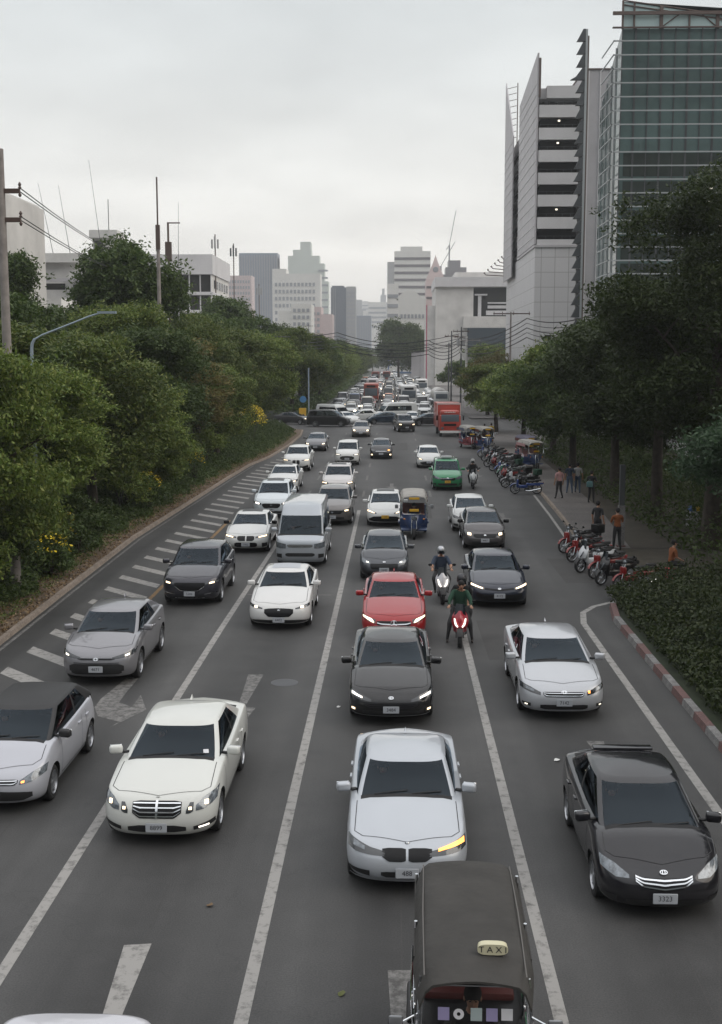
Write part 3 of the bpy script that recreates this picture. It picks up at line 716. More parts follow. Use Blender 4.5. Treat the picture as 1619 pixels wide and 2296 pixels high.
def shrub(x, y, r_, h, leaf, flower, label, seed, name='flowering_shrub', n=2600, nfl=500, L=.13):
    root = empty(name, (x, y, .1)); tag(root, label, 'shrub', 'shrubs in the planted strip' if flower else None)
    g = random.Random(seed); mb = MB()
    for k in range(7):
        a = k * .9; e = (math.cos(a) * r_ * .6, math.sin(a) * r_ * .6, h * g.uniform(.6, .95))
        mb.tube([(0, 0, 0), (e[0] * .4, e[1] * .4, e[2] * .6), e], [.03, .02, .008], 5)
    mb.build('stem', 'bark', root)
    v = quads(crown_points(r_, r_, h * .5, n, seed, 9, .12, 12), L, L * .5, .5, .2, np.random.default_rng(seed))
    f_ = link_mesh('foliage', quad_mesh('foliage', v, leaf), root); f_.location = (0, 0, h * .55)
    if flower:
        g2 = np.random.default_rng(seed + 1)
        d = g2.normal(size=(nfl, 3)); d[:, 2] = np.abs(d[:, 2]) + .2; d /= np.linalg.norm(d, axis=1)[:, None]
        p = d * np.array([r_ * .95, r_ * .95, h * .52]) * g2.uniform(.85, 1.08, size=(nfl, 1))
        q = link_mesh('blossom', quad_mesh('blossom', quads(p, .12, .1, .5, 0, g2), flower), root); q.location = (0, 0, h * .55)
for i, (x, y, r_, h, lab) in enumerate([(-12.7, 31.5, 1.2, 2.6, 'round green bush at the picture edge by the verge'), (-12.9, 34.2, 1.4, 3.2, 'round green bush hiding the foot of the concrete pole'), (-12.8, 37.5, 1.4, 3.0, 'round green bush left of the low yellow flowers'), (-12.6, 41.0, 1.3, 2.8, 'round green bush behind the low yellow flowers'), (-12.4, 45.5, 1.2, 2.4, 'round green bush in the hedge before the low leaning tree'), (-13.2, 57, 1.5, 2.8, 'round green bush in the hedge level with the hatching start'), (-13.4, 70, 1.6, 3.0, 'round green bush in the hedge by the forked trunk'), (-12.9, 80, 1.5, 2.8, 'round green bush in the hedge under the brown tree')]):
    shrub(x, y, r_, h, 'leaf_green' if i % 2 else 'leaf_deep', None, lab, 340 + i, 'hedge_bush', 4200, L=.17)
for i, (x, y, r_, h, nf_, lab) in enumerate([
  (-12.0, 100, 1.35, 3.4, 900, 'large shrub covered in bright yellow flowers near the end of the hedge'),
  (-12.0, 40.5, .8, 1.5, 160, 'yellow flowering shrub low at the picture edge under the leafy tree'),
  (-12.4, 43.2, .7, 1.9, 120, 'small yellow flowering shrub behind the low one'),
  (-12.3, 58.5, .8, 1.9, 160, 'yellow flowering shrub near the forked trunk'),
  (-12.2, 72, .8, 2.0, 140, 'yellow flowering shrub beside the brown tree')]):
    shrub(x, y, r_, h, 'leaf_deep', 'flower_yellow', lab, 300 + i, nfl=nf_, n=2200)
shrub(9.6, 30.5, 1.1, 1.7, 'leaf_fresh', None, 'feathery pale green shrub growing out of the shrub bed', 320, 'feathery_shrub', 5000, L=.16)
shrub(11.2, 27.5, 1.2, 1.6, 'leaf_fresh', None, 'second feathery shrub closer to the camera in the bed', 321, 'feathery_shrub', 5000, L=.16)
# ================================================================== BUILDINGS
mat('white_panel', (.58, .57, .58), .55, var=.12, scale=.25)
mat('white_render', (.60, .585, .565), .8, var=.16, scale=.35)
mat('panel_grey', (.44, .425, .44), .5, var=.12, scale=.3)
mat('panel_line', (.62, .61, .62), .5)
mat('steel_dark', (.07, .075, .08), .45, metal=.3)
mat('steel_brown', (.10, .07, .06), .6)
mat('fin_metal', (.38, .40, .41), .4, metal=.2)
mat('void_dark', (.012, .012, .010), .8)
mat('roof_white', (.6, .59, .57), .7, var=.15, scale=.6)
mat('window_blue', (.03, .045, .06), .15, spec=.8)
mat('concrete', (.26, .235, .22), .85, var=.3, scale=2.5)
mat('insulator', (.08, .05, .04), .5)
mat('cable', (.015, .015, .015), .7)
mat('far_white', (.62, .61, .58), .8, var=.1, scale=.05)
mat('far_green', (.50, .54, .49), .7, var=.08, scale=.03)
mat('far_blue', (.16, .20, .27), .4, var=.2, scale=.05)
mat('far_darkblue', (.045, .06, .085), .35, var=.2, scale=.05)
mat('far_grey', (.30, .30, .30), .8, var=.1, scale=.05)
mat('far_pink', (.52, .42, .41), .8, var=.1, scale=.08)
mat('band_dark', (.09, .075, .08), .4)
mat('band_mid', (.26, .27, .29), .5)
mat('pink_trim', (.42, .10, .16), .6)
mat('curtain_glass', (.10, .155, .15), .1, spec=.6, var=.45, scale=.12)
mat('glass_pale', (.45, .58, .58), .1, spec=.6)
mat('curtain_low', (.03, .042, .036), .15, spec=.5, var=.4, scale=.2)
mat('board_grey', (.42, .41, .43), .6, var=.1, scale=.4)
# tiled cladding: panel joints
def tiled(name, col, joint, sx, sz):
    m = bpy.data.materials.new(name); m.use_nodes = True; nt = m.node_tree; b = nt.nodes['Principled BSDF']; b.inputs['Roughness'].default_value = .5
    t = N(nt, 'ShaderNodeTexCoord'); s = N(nt, 'ShaderNodeSeparateXYZ'); nt.links.new(t.outputs['Object'], s.inputs[0])
    ad = N(nt, 'ShaderNodeMath', operation='ADD'); nt.links.new(s.outputs['X'], ad.inputs[0]); nt.links.new(s.outputs['Y'], ad.inputs[1])
    c = N(nt, 'ShaderNodeCombineXYZ'); nt.links.new(ad.outputs[0], c.inputs[0]); nt.links.new(s.outputs['Z'], c.inputs[1])
    br = N(nt, 'ShaderNodeTexBrick', offset=0.0); br.inputs['Scale'].default_value = 1; br.inputs['Brick Width'].default_value = sx; br.inputs['Row Height'].default_value = sz; br.inputs['Mortar Size'].default_value = .035
    br.inputs['Color1'].default_value = (*col, 1); br.inputs['Color2'].default_value = (*[x * .94 for x in col], 1); br.inputs['Mortar'].default_value = (*joint, 1)
    nt.links.new(c.outputs[0], br.inputs['Vector']); nt.links.new(br.outputs['Color'], b.inputs['Base Color']); M[name] = m
tiled('white_tiles', (.58, .57, .58), (.30, .29, .29), 1.7, 1.9)

def part(name, m, parent, boxes):
    mb = MB()
    for b_ in boxes: mb.box(*b_)
    return mb.build(name, m, parent)
def local(root):
    ox, oy = root.location.x, root.location.y
    return lambda x0, x1, y0, y1, z0, z1: (x0 - ox, x1 - ox, y0 - oy, y1 - oy, z0, z1)

# ---- glass office tower
T = empty('office_tower', (42.5, 134, 0)); tag(T, 'tall teal glass office tower with horizontal sunshade fins', 'building')
lo = local(T)
mb = MB()
prof = [(22.95, 120.0, 41.2), (22.95, 126.0, 39.5), (22.95, 131.5, 35.0)]
v = [(22.95 - 42.5, 120 - 134, 0), (22.95 - 42.5, 131.5 - 134, 0), (22.95 - 42.5, 131.5 - 134, 35.5), (22.95 - 42.5, 120 - 134, 41.1)]
k = len(v)
mb.add(v + [(a + 40, b_, c) for a, b_, c in v], [tuple(range(k)), tuple(range(k, 2 * k))[::-1]] + [(i, (i + 1) % k, k + (i + 1) % k, k + i) for i in range(k)])
mb.build('curtain_wall', 'curtain_glass', T)
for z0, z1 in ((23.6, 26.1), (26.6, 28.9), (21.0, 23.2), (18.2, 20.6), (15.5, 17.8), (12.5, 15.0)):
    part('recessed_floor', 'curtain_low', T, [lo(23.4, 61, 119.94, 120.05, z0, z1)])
for z in [41.16 - 1.358 * i for i in range(1, 26)]:
    part('sunshade_fin', 'fin_metal', T, [lo(22.05, 62, 119.35, 119.5, z - .06, z + .06), lo(22.05, 22.15, 119.35, 126, z - .05, z + .05)])
for i in range(28):
    x = 23.0 + 1.28 * i
    w_ = .09 if i % 2 else .05
    part('mullion', 'steel_dark', T, [lo(x - w_, x + w_, 119.9, 119.97, 6, 41.15)])
for y in (122.5, 125, 127.5, 130):
    part('mullion', 'fin_metal', T, [lo(22.84, 22.93, y - .06, y + .06, 6, 41.1 - max(0, (y - 120)) * .48)])
# open roof frame of glazed bays sloping away to one side
fr = MB(); top = lambda x: 43.9 - (x - 23) * .152
for i, x in enumerate([23.0, 24.1, 26.7, 29.4, 32.1, 34.8, 37.5, 40.4, 43.3, 46.2, 49]):
    w_ = .16 if i in (2, 4, 6, 8, 10) else .08
    fr.box(*lo(x - w_, x + w_, 119.95, 120.2, 41.1, top(x) - (.0 if i % 2 == 0 else .0)))
for dz in (.0, .42):
    fr.tube([(23 - 42.5, 120.05 - 134, top(23) - dz), (60 - 42.5, 120.05 - 134, top(60) - dz)], .07, 6)
fr.box(*lo(22.0, 40.3, 119.7, 119.9, 42.42, 42.75)); fr.box(*lo(22.0, 62, 119.6, 119.9, 41.12, 41.24))
fr.box(*lo(32.1, 37.5, 119.98, 120.1, 41.9, 42.0)); fr.box(*lo(37.5, 43.3, 119.98, 120.1, 41.4, 41.48))
fr.tube([(26.9 - 42.5, 120.05 - 134, 41.4), (28.4 - 42.5, 120.05 - 134, 42.5)], .06, 6); fr.tube([(30.6 - 42.5, 120.05 - 134, 42.5), (31.9 - 42.5, 120.05 - 134, 41.4)], .06, 6)
fr.build('roof_frame', 'steel_brown', T)
mb = MB(); mb.add([(23 - 42.5, -13.9, 41.13), (60 - 42.5, -13.9, 41.13), (60 - 42.5, -13.9, top(60) - .1), (23 - 42.5, -13.9, top(23) - .1), (23 - 42.5, -13.8, 41.13), (60 - 42.5, -13.8, 41.13), (60 - 42.5, -13.8, top(60) - .1), (23 - 42.5, -13.8, top(23) - .1)], [(0, 1, 2, 3), (7, 6, 5, 4), (0, 4, 5, 1), (3, 2, 6, 7), (0, 3, 7, 4), (1, 5, 6, 2)])
mb.build('parapet_glass', 'glass_pale', T)
for x, z in ((31.8, 25.3), (31.8, 24.0), (33, 21.5)): part('lit_window', 'lamp_soft', T, [lo(x, x + .35, 119.88, 119.935, z, z + .14)])

T.location.x -= 1.0; T.scale.z = .955
# ---- white panel tower with open car decks
P_ = empty('panel_tower', (21, 165, 0)); tag(P_, 'white panelled tower with open parking decks and a tall slatted side screen', 'building')
lo = local(P_)
part('base', 'white_tiles', P_, [lo(18.2, 23.3, 150, 187, 0, 22.15)])
part('base_cornice', 'panel_grey', P_, [lo(18.05, 23.4, 149.85, 170, 22.15, 22.45)])
part('core', 'void_dark', P_, [lo(18.9, 26.5, 154, 186, 22.45, 40.9)])
bands = [(22.46, 23.2), (24.62, 26.0), (27.36, 28.8), (30.1, 31.5), (32.9, 34.3), (35.62, 37.0), (38.4, 39.84)]
bands = [(22.46, 23.15), (24.5, 25.95), (27.3, 28.75), (30.05, 31.5), (32.85, 34.3), (35.6, 37.05), (38.35, 39.85)]
for z0, z1 in bands: part('deck_parapet', 'white_panel', P_, [lo(18.4, 23.3, 150, 150.3, z0, z1), lo(18.4, 18.7, 150.3, 186, z0, z1), lo(18.7, 23.3, 150.3, 154, z1 - .9, z1 - .7)])
for z0, z1 in bands: part('deck_railing', 'steel_dark', P_, [lo(18.5, 23.3, 150.12, 150.16, z1 + .42, z1 + .46)] + [lo(18.5 + i * 1.0, 18.54 + i * 1.0, 150.12, 150.16, z1, z1 + .44) for i in range(5)])
mb = MB(); mb.box(*lo(19.3, 23.4, 150, 154, 40.7, 42.2)); mb.box(*lo(18.5, 23.4, 151, 170, 40.8, 42.1)); mb.build('roof_block', 'white_panel', P_)
for x, z in ((20.8, 37.95), (20.7, 35.2), (20.7, 26.9)): part('deck_lamp', 'lamp_soft', P_, [lo(x, x + .25, 150.6, 150.8, z, z + .18)])
def yz_panel(name, m, parent, x0, x1, pts, lines=None, lm='panel_line'):
    ox, oy = parent.location.x, parent.location.y
    n = len(pts); v = [(x0 - ox, y - oy, z) for y, z in pts] + [(x1 - ox, y - oy, z) for y, z in pts]
    mb = MB(); mb.add(v, [tuple(range(n))[::-1], tuple(range(n, 2 * n))] + [(i, (i + 1) % n, n + (i + 1) % n, n + i) for i in range(n)])
    if lines:
        y0, y1 = min(p[0] for p in pts), max(p[0] for p in pts)
        for z in lines:
            mb.box(x0 - .05 - ox, x0 - .002 - ox, y0 - oy, y1 - oy, z, z + .09, 1)
    return mb.build(name, [m, lm], parent)
yz_panel('side_screen', 'panel_grey', P_, 18.1, 18.3, [(150, 22.6), (170.5, 22.6), (170.5, 44.0), (150, 46.2)], [23.5 + 1.36 * i for i in range(15)])
part('screen_post', 'steel_brown', P_, [lo(18.3, 18.55, 149.95, 150.2, 40.8, 45.6)])
yz_panel('side_screen', 'panel_grey', P_, 17.55, 17.7, [(173.5, 20), (186, 20), (186, 50.8), (173.5, 40.5)], [22 + 1.36 * i for i in range(14)])
lad = MB()
for i in range(9): lad.tube([(17.7 - 21, 184.5 - 165, 49.6 - i * .95), (18.9 - 21, 183 - 165, 49.6 - i * .95)], .05, 5)
lad.tube([(18.95 - 21, 17, 49.9), (18.95 - 21, 17, 36)], .08, 6); lad.build('roof_ladder', 'steel_brown', P_)
for i in range(6):
    mb = MB(); x = 17.4 - i * .52; z = 23.6 - i * .5
    mb.tube([(17.8 - 21, 185.5 - 165, z - .1), (x - 21, 184.5 - 165, z), (x - .25 - 21, 184.3 - 165, z + .28)], .07, 5)
    mb.ball((x - .25 - 21, 184.3 - 165, z + .3), .14, seg=8, ring=5)
    mb.build('bracket_lamp', 'steel_brown', P_)
part('side_window', 'void_dark', P_, [lo(19.6, 20.4, 149.95, 150.02, 10.2, 11.0)]); part('side_window', 'void_dark', P_, [lo(21.7, 23.2, 149.95, 150.02, 10.6, 11.2)])

P_.location.x -= .75; P_.scale.z = .962
Lv = empty('louvre_mast', (22.45, 145, 0)); tag(Lv, 'tall thin mast carrying dark wedge louvres between the white and glass towers', 'building')
part('mast', 'fin_metal', Lv, [(-.12, .12, -.12, .3, 0, 48.0)])
part('mast_edge', 'steel_brown', Lv, [(.13, .3, -.1, .2, 0, 47.2)])
for i in range(26):
    z = 46.6 - i * 1.52
    s_ = 1.25 if i in (3,) else 1.0
    mb = MB()
    pts = [(-.13, z), (-1.15 * s_ - (.35 if i == 3 else 0), z), (-.95 * s_, z + .35), (-.42, z + 1.42), (-.13, z + 1.42)]
    n = len(pts); mb.add([(a, -.1, b_) for a, b_ in pts] + [(a, .5, b_) for a, b_ in pts], [tuple(range(n)), tuple(range(n, 2 * n))[::-1]] + [(j, (j + 1) % n, n + (j + 1) % n, n + j) for j in range(n)])
    mb.build('louvre', 'steel_dark', Lv)
Lv.scale.z = .955
St = empty('striped_block', (24.9, 158, 0)); tag(St, 'narrow grey block with thin white vertical lines behind the louvre mast', 'building')
part('wall', 'panel_grey', St, [(-1.9, 2.0, -8, 8, 0, 44.3)]); part('roof_edge', 'steel_brown', St, [(-2, 2.1, -8.1, 8, 44.3, 44.5)])
for x in (-1.3, .1, 1.3): part('vertical_fin', 'panel_line', St, [(x - .06, x + .06, -8.12, -8.0, 0, 44.2)])

St.scale.z = .957
# ---- low white podium far right
Q = empty('podium_building', (22, 345, 0)); tag(Q, 'wide low white building with a deep dark opening beside the white tower', 'building')
lo = local(Q)
part('wall', 'white_render', Q, [lo(11.4, 21.8, 330, 360, 0, 27.0), lo(21.8, 33, 332, 360, 19.0, 27.0), lo(19.0, 33, 329, 360, 15.9, 19.0), lo(9.2, 11.38, 331, 360, 0, 22)])
part('roof_slab', 'white_panel', Q, [lo(11.2, 33, 329, 361, 27.0, 29.6)])
part('penthouse', 'white_render', Q, [lo(17, 33, 335, 358, 29.6, 31.3)])
part('opening', 'void_dark', Q, [lo(21.9, 32.4, 331.9, 331.96, 19.0, 26.9)])
part('balcony', 'white_panel', Q, [lo(25.4, 32.8, 330.5, 331.5, 19.4, 20.6), lo(25.8, 32.8, 330.6, 331.5, 21.2, 22.0), lo(25.8, 32.8, 330.6, 331.5, 22.5, 22.9)])
part('column', 'white_panel', Q, [lo(23.1, 24.0, 330.3, 331.4, 19.0, 25.0), lo(22.2, 25.6, 330.0, 331.6, 24.7, 25.1)])
part('window', 'window_blue', Q, [lo(20.2, 32.6, 328.9, 330, 8.0, 15.85)])
part('pink_fascia', 'pink_trim', Q, [lo(8.9, 9.19, 330.9, 331.4, 0, 22.2)])

# ---- left side
B = empty('school_block', (-38, 232, 0)); tag(B, 'white three storey block with dark window bays behind the antenna mast', 'building')
lo = local(B)
part('wall', 'white_render', B, [lo(-52, -33.7, 221.5, 244, 0, 26.1)])
part('parapet', 'white_panel', B, [lo(-52.3, -33.4, 220.6, 244.3, 23.0, 26.6)])
for zf in (19.8, 16.5, 13.2, 9.9): part('floor_slab', 'white_panel', B, [lo(-52.3, -33.4, 220.6, 244.2, zf - .55, zf)])
for zf in (19.8, 16.5, 13.2, 9.9):
    for i in range(6):
        x = -41.9 + i * 1.95 if i < 5 else -33.9
        if i < 4: part('window', 'void_dark', B, [lo(-41.75 + i * 2.02, -39.95 + i * 2.02, 221.3, 221.48, zf + .05, zf + (3.1 if zf > 19 else 2.65))])
    for i in range(5): part('pilaster', 'white_panel', B, [lo(-41.95 + i * 2.02, -41.78 + i * 2.02, 220.9, 221.45, zf, zf + 3.2 if zf > 19 else zf + 2.75)])
    for i in range(6): part('window', 'window_blue', B, [lo(-33.68, -33.62, 224 + i * 3.2, 226 + i * 3.2, zf + .8, zf + 2.3)])
def house(loc, label, walls, roofs, wins, extra=()):
    H_ = empty('house', loc); tag(H_, label, 'building')
    part('wall', 'white_render', H_, walls)
    for r_ in roofs: part('roof', 'roof_white', H_, [r_])
    for w_ in wins: part('window', 'void_dark', H_, [w_])
    for nm, m_, bx in extra: part(nm, m_, H_, bx)
    return H_
house((-41, 150, 0), 'sprawling white hall with stepped flat roofs left of the tall dark tree', [(-5, 5.5, -3, 12, 0, 19.3), (-2, 5.5, -4, 0, 0, 16)], [(-5.5, 3, -4, 12.5, 19.3, 20.4), (1.5, 6.5, -5, 6, 17.3, 18.0)], [(1.8, 5.4, -4.2, -4.05, 14.8, 16.6), (-3.5, .5, -3.2, -3.05, 15.5, 16.8)], [('fascia', 'panel_grey', [(-5.4, 6, -5.2, -5.0, 16.9, 17.3)])])
house((-33, 118, 0), 'white house with sloping awnings behind the sparse dark tree', [(-3.5, 4, -2, 8, 0, 12.6)], [(-4, 1, -3.5, 2, 12.6, 13.4), (0, 4.8, -3.5, 3, 11.6, 12.1)], [(-2.5, -.8, -2.15, -2.02, 9.4, 11.2), (.4, 2.0, -2.15, -2.02, 9.2, 10.8)])
house((-45.5, 190, 0), 'small water tank hut on stilts above the white roofs', [(-1.9, 1.8, -1.5, 3, 20, 26.4)], [(-2.3, 2.1, -2, 3.4, 26.4, 27.6)], [(-1.6, -.2, -1.62, -1.52, 21, 26)], [('hut_base', 'white_render', [(-4, 8, -2, 8, 0, 20)]), ('aerial', 'steel_dark', [(.3, .4, 0, .1, 27.6, 32.5)])])
house((-35.6, 95, 0), 'pale concrete high block cut off behind the concrete pole', [(-9, 4.4, 0, 12, 0, 20.8)], [(-9.2, 4.0, -.2, 12, 20.8, 21.1)], [], [('railing', 'steel_brown', [(2.0 + .35 * i, 2.08 + .35 * i, -.3, -.2, 17.2, 18.6) for i in range(7)]), ('drain_pipe', 'steel_brown', [(4.42, 4.6, -.1, .1, 0, 18.6)])])
for i, (x, y, z0, h, dx) in enumerate([(-45.2, 160, 19.5, 11.2, -2.1), (-43.0, 160, 19.5, 11, -1.6), (-39.8, 165, 18, 16.5, -1.9), (-34.2, 190, 22, 10, 0.2)]):
    mb = MB(); mb.tube([(0, 0, 0), (dx * .5, 0, h * .5), (dx, 0, h)], [.05, .035, .02], 5); o = mb.build('whip_aerial', 'steel_dark'); o.location = (x, y, z0)
    tag(o, 'thin leaning whip aerial, %s from the picture edge above the white roofs' % nth[i], 'aerial', 'whip aerials above the white roofs')

# ---- far skyline
def tower(name, label, Y, blocks, m, bands=None, bm_='band_dark', ribs=None, rm='far_white', depth=22, win=None):
    xs = [b_[0] for b_ in blocks] + [b_[1] for b_ in blocks]; cx = (min(xs) + max(xs)) / 2
    r_ = empty(name, (cx, Y, 0)); tag(r_, label, 'building')
    bl = sorted(blocks, key=lambda b_: b_[3])
    part('wall', m, r_, [(b_[0] - cx, b_[1] - cx, (i * .4), depth, b_[2], b_[3]) for i, b_ in enumerate(blocks)])
    if bands:
        x0, x1, z0, z1, n, fr_ = bands
        for i in range(n):
            zz = z0 + (z1 - z0) * i / n
            part('window_band', bm_, r_, [(x0 - cx, x1 - cx, -.35, -.05, zz, zz + (z1 - z0) / n * fr_)])
    if ribs:
        x0, x1, z0, z1, n, fr_ = ribs
        for i in range(n + 1):
            xx = x0 + (x1 - x0) * i / n
            part('rib', rm, r_, [(xx - fr_ - cx, xx + fr_ - cx, -.8, -.36, z0, z1)])
    if win:
        x0, x1, z0, z1, nx_, nz_, m_ = win
        for i in range(nx_):
            for j in range(nz_):
                part('window', m_, r_, [(x0 + (x1 - x0) * (i + .2) / nx_ - cx, x0 + (x1 - x0) * (i + .8) / nx_ - cx, -.3, -.04, z0 + (z1 - z0) * (j + .25) / nz_, z0 + (z1 - z0) * (j + .75) / nz_)])
    return r_
tower('high_rise', 'blue grey tower with fine vertical stripes at the skyline edge', 1150, [(-148.4, -111.5, 0, 107), (-120, -111.5, 0, 103)], 'far_blue', ribs=(-148, -112, 2, 105, 15, .55), rm='band_mid')
tower('high_rise', 'pale green tower stepping up to a narrow block', 1300, [(-116, -71.1, 0, 89.7), (-114.8, -75.5, 0, 108.8), (-114.8, -80.9, 0, 117.1), (-109.4, -89.8, 0, 123.5), (-101.5, -90.3, 0, 131.9)], 'far_green', bands=(-82, -71.6, 30, 108, 10, .25), bm_='band_mid')
tower('apartment_block', 'white lattice fronted block before the pale green tower', 950, [(-96.4, -58.4, 0, 73.7), (-96.4, -85.3, 0, 77.5)], 'far_white', win=(-95, -62, 24, 68, 11, 8, 'band_mid'))
tower('apartment_block', 'low pinkish block with small windows left of the lattice block', 1000, [(-138.9, -118.9, 0, 75.7)], 'far_pink', win=(-138, -120, 40, 73, 8, 7, 'band_mid'))
tower('office_block', 'small white block just above the left trees', 600, [(-51.6, -41.4, 0, 34.5), (-58, -51, 0, 31)], 'far_white', win=(-51, -42, 16, 33, 4, 5, 'band_mid'))
tower('office_block', 'small peach block next to the small white one', 700, [(-48.3, -42.5, 0, 37.3), (-42.5, -36, 0, 33)], 'far_pink', win=(-48, -43, 18, 35, 2, 5, 'band_mid'))
tower('office_block', 'low grey terrace behind the left trees', 800, [(-84, -50, 0, 31)], 'far_grey', win=(-83, -52, 20, 30, 10, 3, 'band_dark'))
tower('high_rise', 'dark blue tower in the middle of the skyline', 1100, [(-58.1, -44, 0, 71.7), (-57, -46, 0, 73.2)], 'far_darkblue', ribs=(-57.6, -54, 0, 71, 2, .2), rm='band_mid')
tower('high_rise', 'striped grey tower joined to the dark blue one', 1101, [(-43.9, -35.3, 0, 72.5)], 'far_grey', bands=(-43.6, -35.6, 6, 70, 17, .45), bm_='band_mid')
tower('office_block', 'squat blue grey block right of the striped tower', 1400, [(-43.8, -26.4, 0, 56.4)], 'far_blue', ribs=(-43, -27, 0, 55, 8, .4), rm='band_mid')
tower('high_rise', 'faint grey tower behind the striped tower', 1900, [(-60.9, -50.9, 0, 98.8), (-50.9, -44, 0, 84)], 'far_grey')
tower('high_rise', 'faint stepped tower between the dark blue and the banded tower', 2300, [(-66, -49.5, 0, 115.4), (-49, -40, 0, 104)], 'far_white', bands=(-65, -50, 60, 112, 8, .4), bm_='band_mid')
tower('office_block', 'pale banded block low in the skyline gap', 1700, [(-36.6, -10.9, 0, 86), (-44, -36.6, 0, 74)], 'far_white', bands=(-36, -11.2, 50, 83, 5, .4), bm_='band_mid')
tower('high_rise', 'very faint stepped tower left of the banded tower', 2400, [(-31.7, -13.6, 0, 118), (-27, -16, 0, 132), (-24, -19, 0, 145)], 'far_grey')
tower('high_rise', 'plain grey tower flanking the white banded tower', 1100, [(-6.2, .3, 0, 94.5)], 'far_grey')
tower('high_rise', 'white tower with dark horizontal window bands', 1000, [(.1, 30.2, 0, 95.3), (5.3, 23.4, 0, 99.1)], 'far_white', bands=(.3, 30, 36, 94, 10, .36))
dm = tower('domed_building', 'white building with a shallow arched roof before the banded tower', 620, [(2.3, 16.4, 0, 38), (-2, 18, 0, 26)], 'far_white', win=(3, 16, 27, 31, 7, 1, 'band_mid'))
mb = MB(); mb.add([(-6.6 + 13.2 * i / 12 - .0, y, 38 + 4.6 * math.sin(PI * i / 12)) for y in (0, 20) for i in range(13)], [(i, i + 1, 14 + i, 13 + i) for i in range(12)] + [tuple(range(13))[::-1], tuple(range(13, 26))]); mb.build('arched_roof', 'far_white', dm)
tower('office_block', 'white slab between the grey tower and the arched building', 700, [(-4, 2.6, 0, 50.5), (-2, 12, 0, 33)], 'far_white', bands=(-3.8, 2.4, 20, 48, 5, .35), bm_='band_mid')
pk = tower('clock_tower', 'pink and white tower with a pointed top and a clock disc', 640, [(17.1, 26.8, 0, 49.3)], 'far_pink', bands=(17.2, 26.7, 22, 50, 5, .2))
mb = MB(); mb.add([(-4.85, 0, 49.3), (4.85, 0, 49.3), (4.85, 8, 49.3), (-4.85, 8, 49.3), (-1.2, 1, 58), (1.4, 1, 58), (1.4, 6, 58), (-1.2, 6, 58), (.1, 3, 62.2)], [(0, 1, 5, 4), (1, 2, 6, 5), (2, 3, 7, 6), (3, 0, 4, 7), (4, 5, 8), (5, 6, 8), (6, 7, 8), (7, 4, 8)]); mb.build('spire', 'far_pink', pk)
mb = MB(); mb.lathe([(0.001, -.3), (1.3, -.3), (1.5, -.1)], 'y', (.2, .4, 54.3), 18); mb.build('clock_disc', 'band_mid', pk)
tower('high_rise', 'dark unfinished tower below the cranes', 1200, [(51.2, 72, 0, 97), (54, 66, 0, 103.8), (40, 51, 0, 90)], 'band_dark')
for i, (x, y, z0, h, tip, lab) in enumerate([(55, 1205, 97, 22, (18, 34), 'lattice crane with a long raised jib leaning right'), (47, 1210, 90, 9, (14, 24), 'smaller crane with a shorter raised jib')]):
    c = empty('tower_crane', (x, y, z0)); tag(c, lab, 'crane', 'cranes over the unfinished tower')
    mb = MB(); mb.tube([(0, 0, 0), (0, 0, h)], .7, 4); mb.build('mast', 'steel_dark', c)
    mb = MB(); mb.tube([(-3, 0, h * .8), (0, 0, h), (tip[0] * (.35 if i == 0 else 1), 0, h + tip[1])], .3, 4); mb.build('jib', 'steel_dark', c)
# low white sheds right and left in the middle distance
tower('shophouse', 'row of pale shophouses beyond the crossing behind the left trees', 170, [(-44, -26, 0, 9)], 'white_render', bands=(-43.5, -26.5, 1, 8.4, 3, .55), depth=160)
tower('shophouse', 'pale shophouses behind the trees on the pavement side', 128.5 + 24, [(31, 44, 0, 11)], 'white_render', bands=(31.3, 43.7, 1, 10, 3, .55), depth=120)
sh = tower('shop_row', 'shaded shop fronts at the back of the pavement', 62, [(23, 34, 0, 7)], 'panel_grey', bands=(23.3, 33.7, .6, 6, 2, .7), depth=60)
tower('shop_row', 'shaded wall closing the pavement behind the dark trees', 100, [(17.5, 23, 0, 5)], 'panel_grey', bands=(17.8, 22.8, .6, 4.6, 1, .6), depth=20)
# far ends of the city at the horizon
for i, (x0, x1, Y, z) in enumerate([(-420, -250, 1500, 40), (-250, -190, 1300, 46), (60, 120, 1100, 34), (120, 330, 1500, 46), (-24, 8, 1500, 24)]):
    tower('city_block', 'hazy low rise block on the horizon, %s of five from the left' % nth[i], Y, [(x0, x1, 0, z), (x0 + (x1 - x0) * .3, x0 + (x1 - x0) * .5, 0, z * 1.3)], 'far_grey')

# ---- blank board, blue footbridge, signs
o = empty('billboard', (10.0, 380, 0)); tag(o, 'blank pale grey roadside billboard on posts', 'billboard')
part('panel', 'board_grey', o, [(-4.4, 3.9, 0, .3, 1.7, 9.5)]); part('panel_frame', 'steel_dark', o, [(-4.5, 4.0, .31, .5, 9.3, 9.7), (-1.65, -1.6, -.03, -.005, 1.7, 9.5), (1.1, 1.15, -.03, -.005, 1.7, 9.5)])
for x in (-2, 2): part('post', 'steel_dark', o, [(x, x + .3, .35, .7, 0, 9.3)])
mat('bridge_blue', (.03, .09, .2), .6)
o = empty('footbridge', (4, 580, 0)); tag(o, 'blue footbridge with white posts far down the road', 'footbridge')
part('deck', 'bridge_blue', o, [(-7, 7, 0, 3, 4.0, 5.2), (-7, 7, 0, 3, .2, 1.0)]); part('railing', 'far_white', o, [(-5, 6, -.2, -.05, 2.4, 2.9), (-5, 6, -.2, -.05, 5.3, 5.6)])
for i in range(5): part('post', 'far_white', o, [(-4.6 + i * 2.5, -4.1 + i * 2.5, -.3, 0, 5.2, 8.6)])
for i in range(3): part('pier', 'bridge_blue', o, [(-7 + i * 6.5, -6.2 + i * 6.5, .2, 1, 0, 9)])
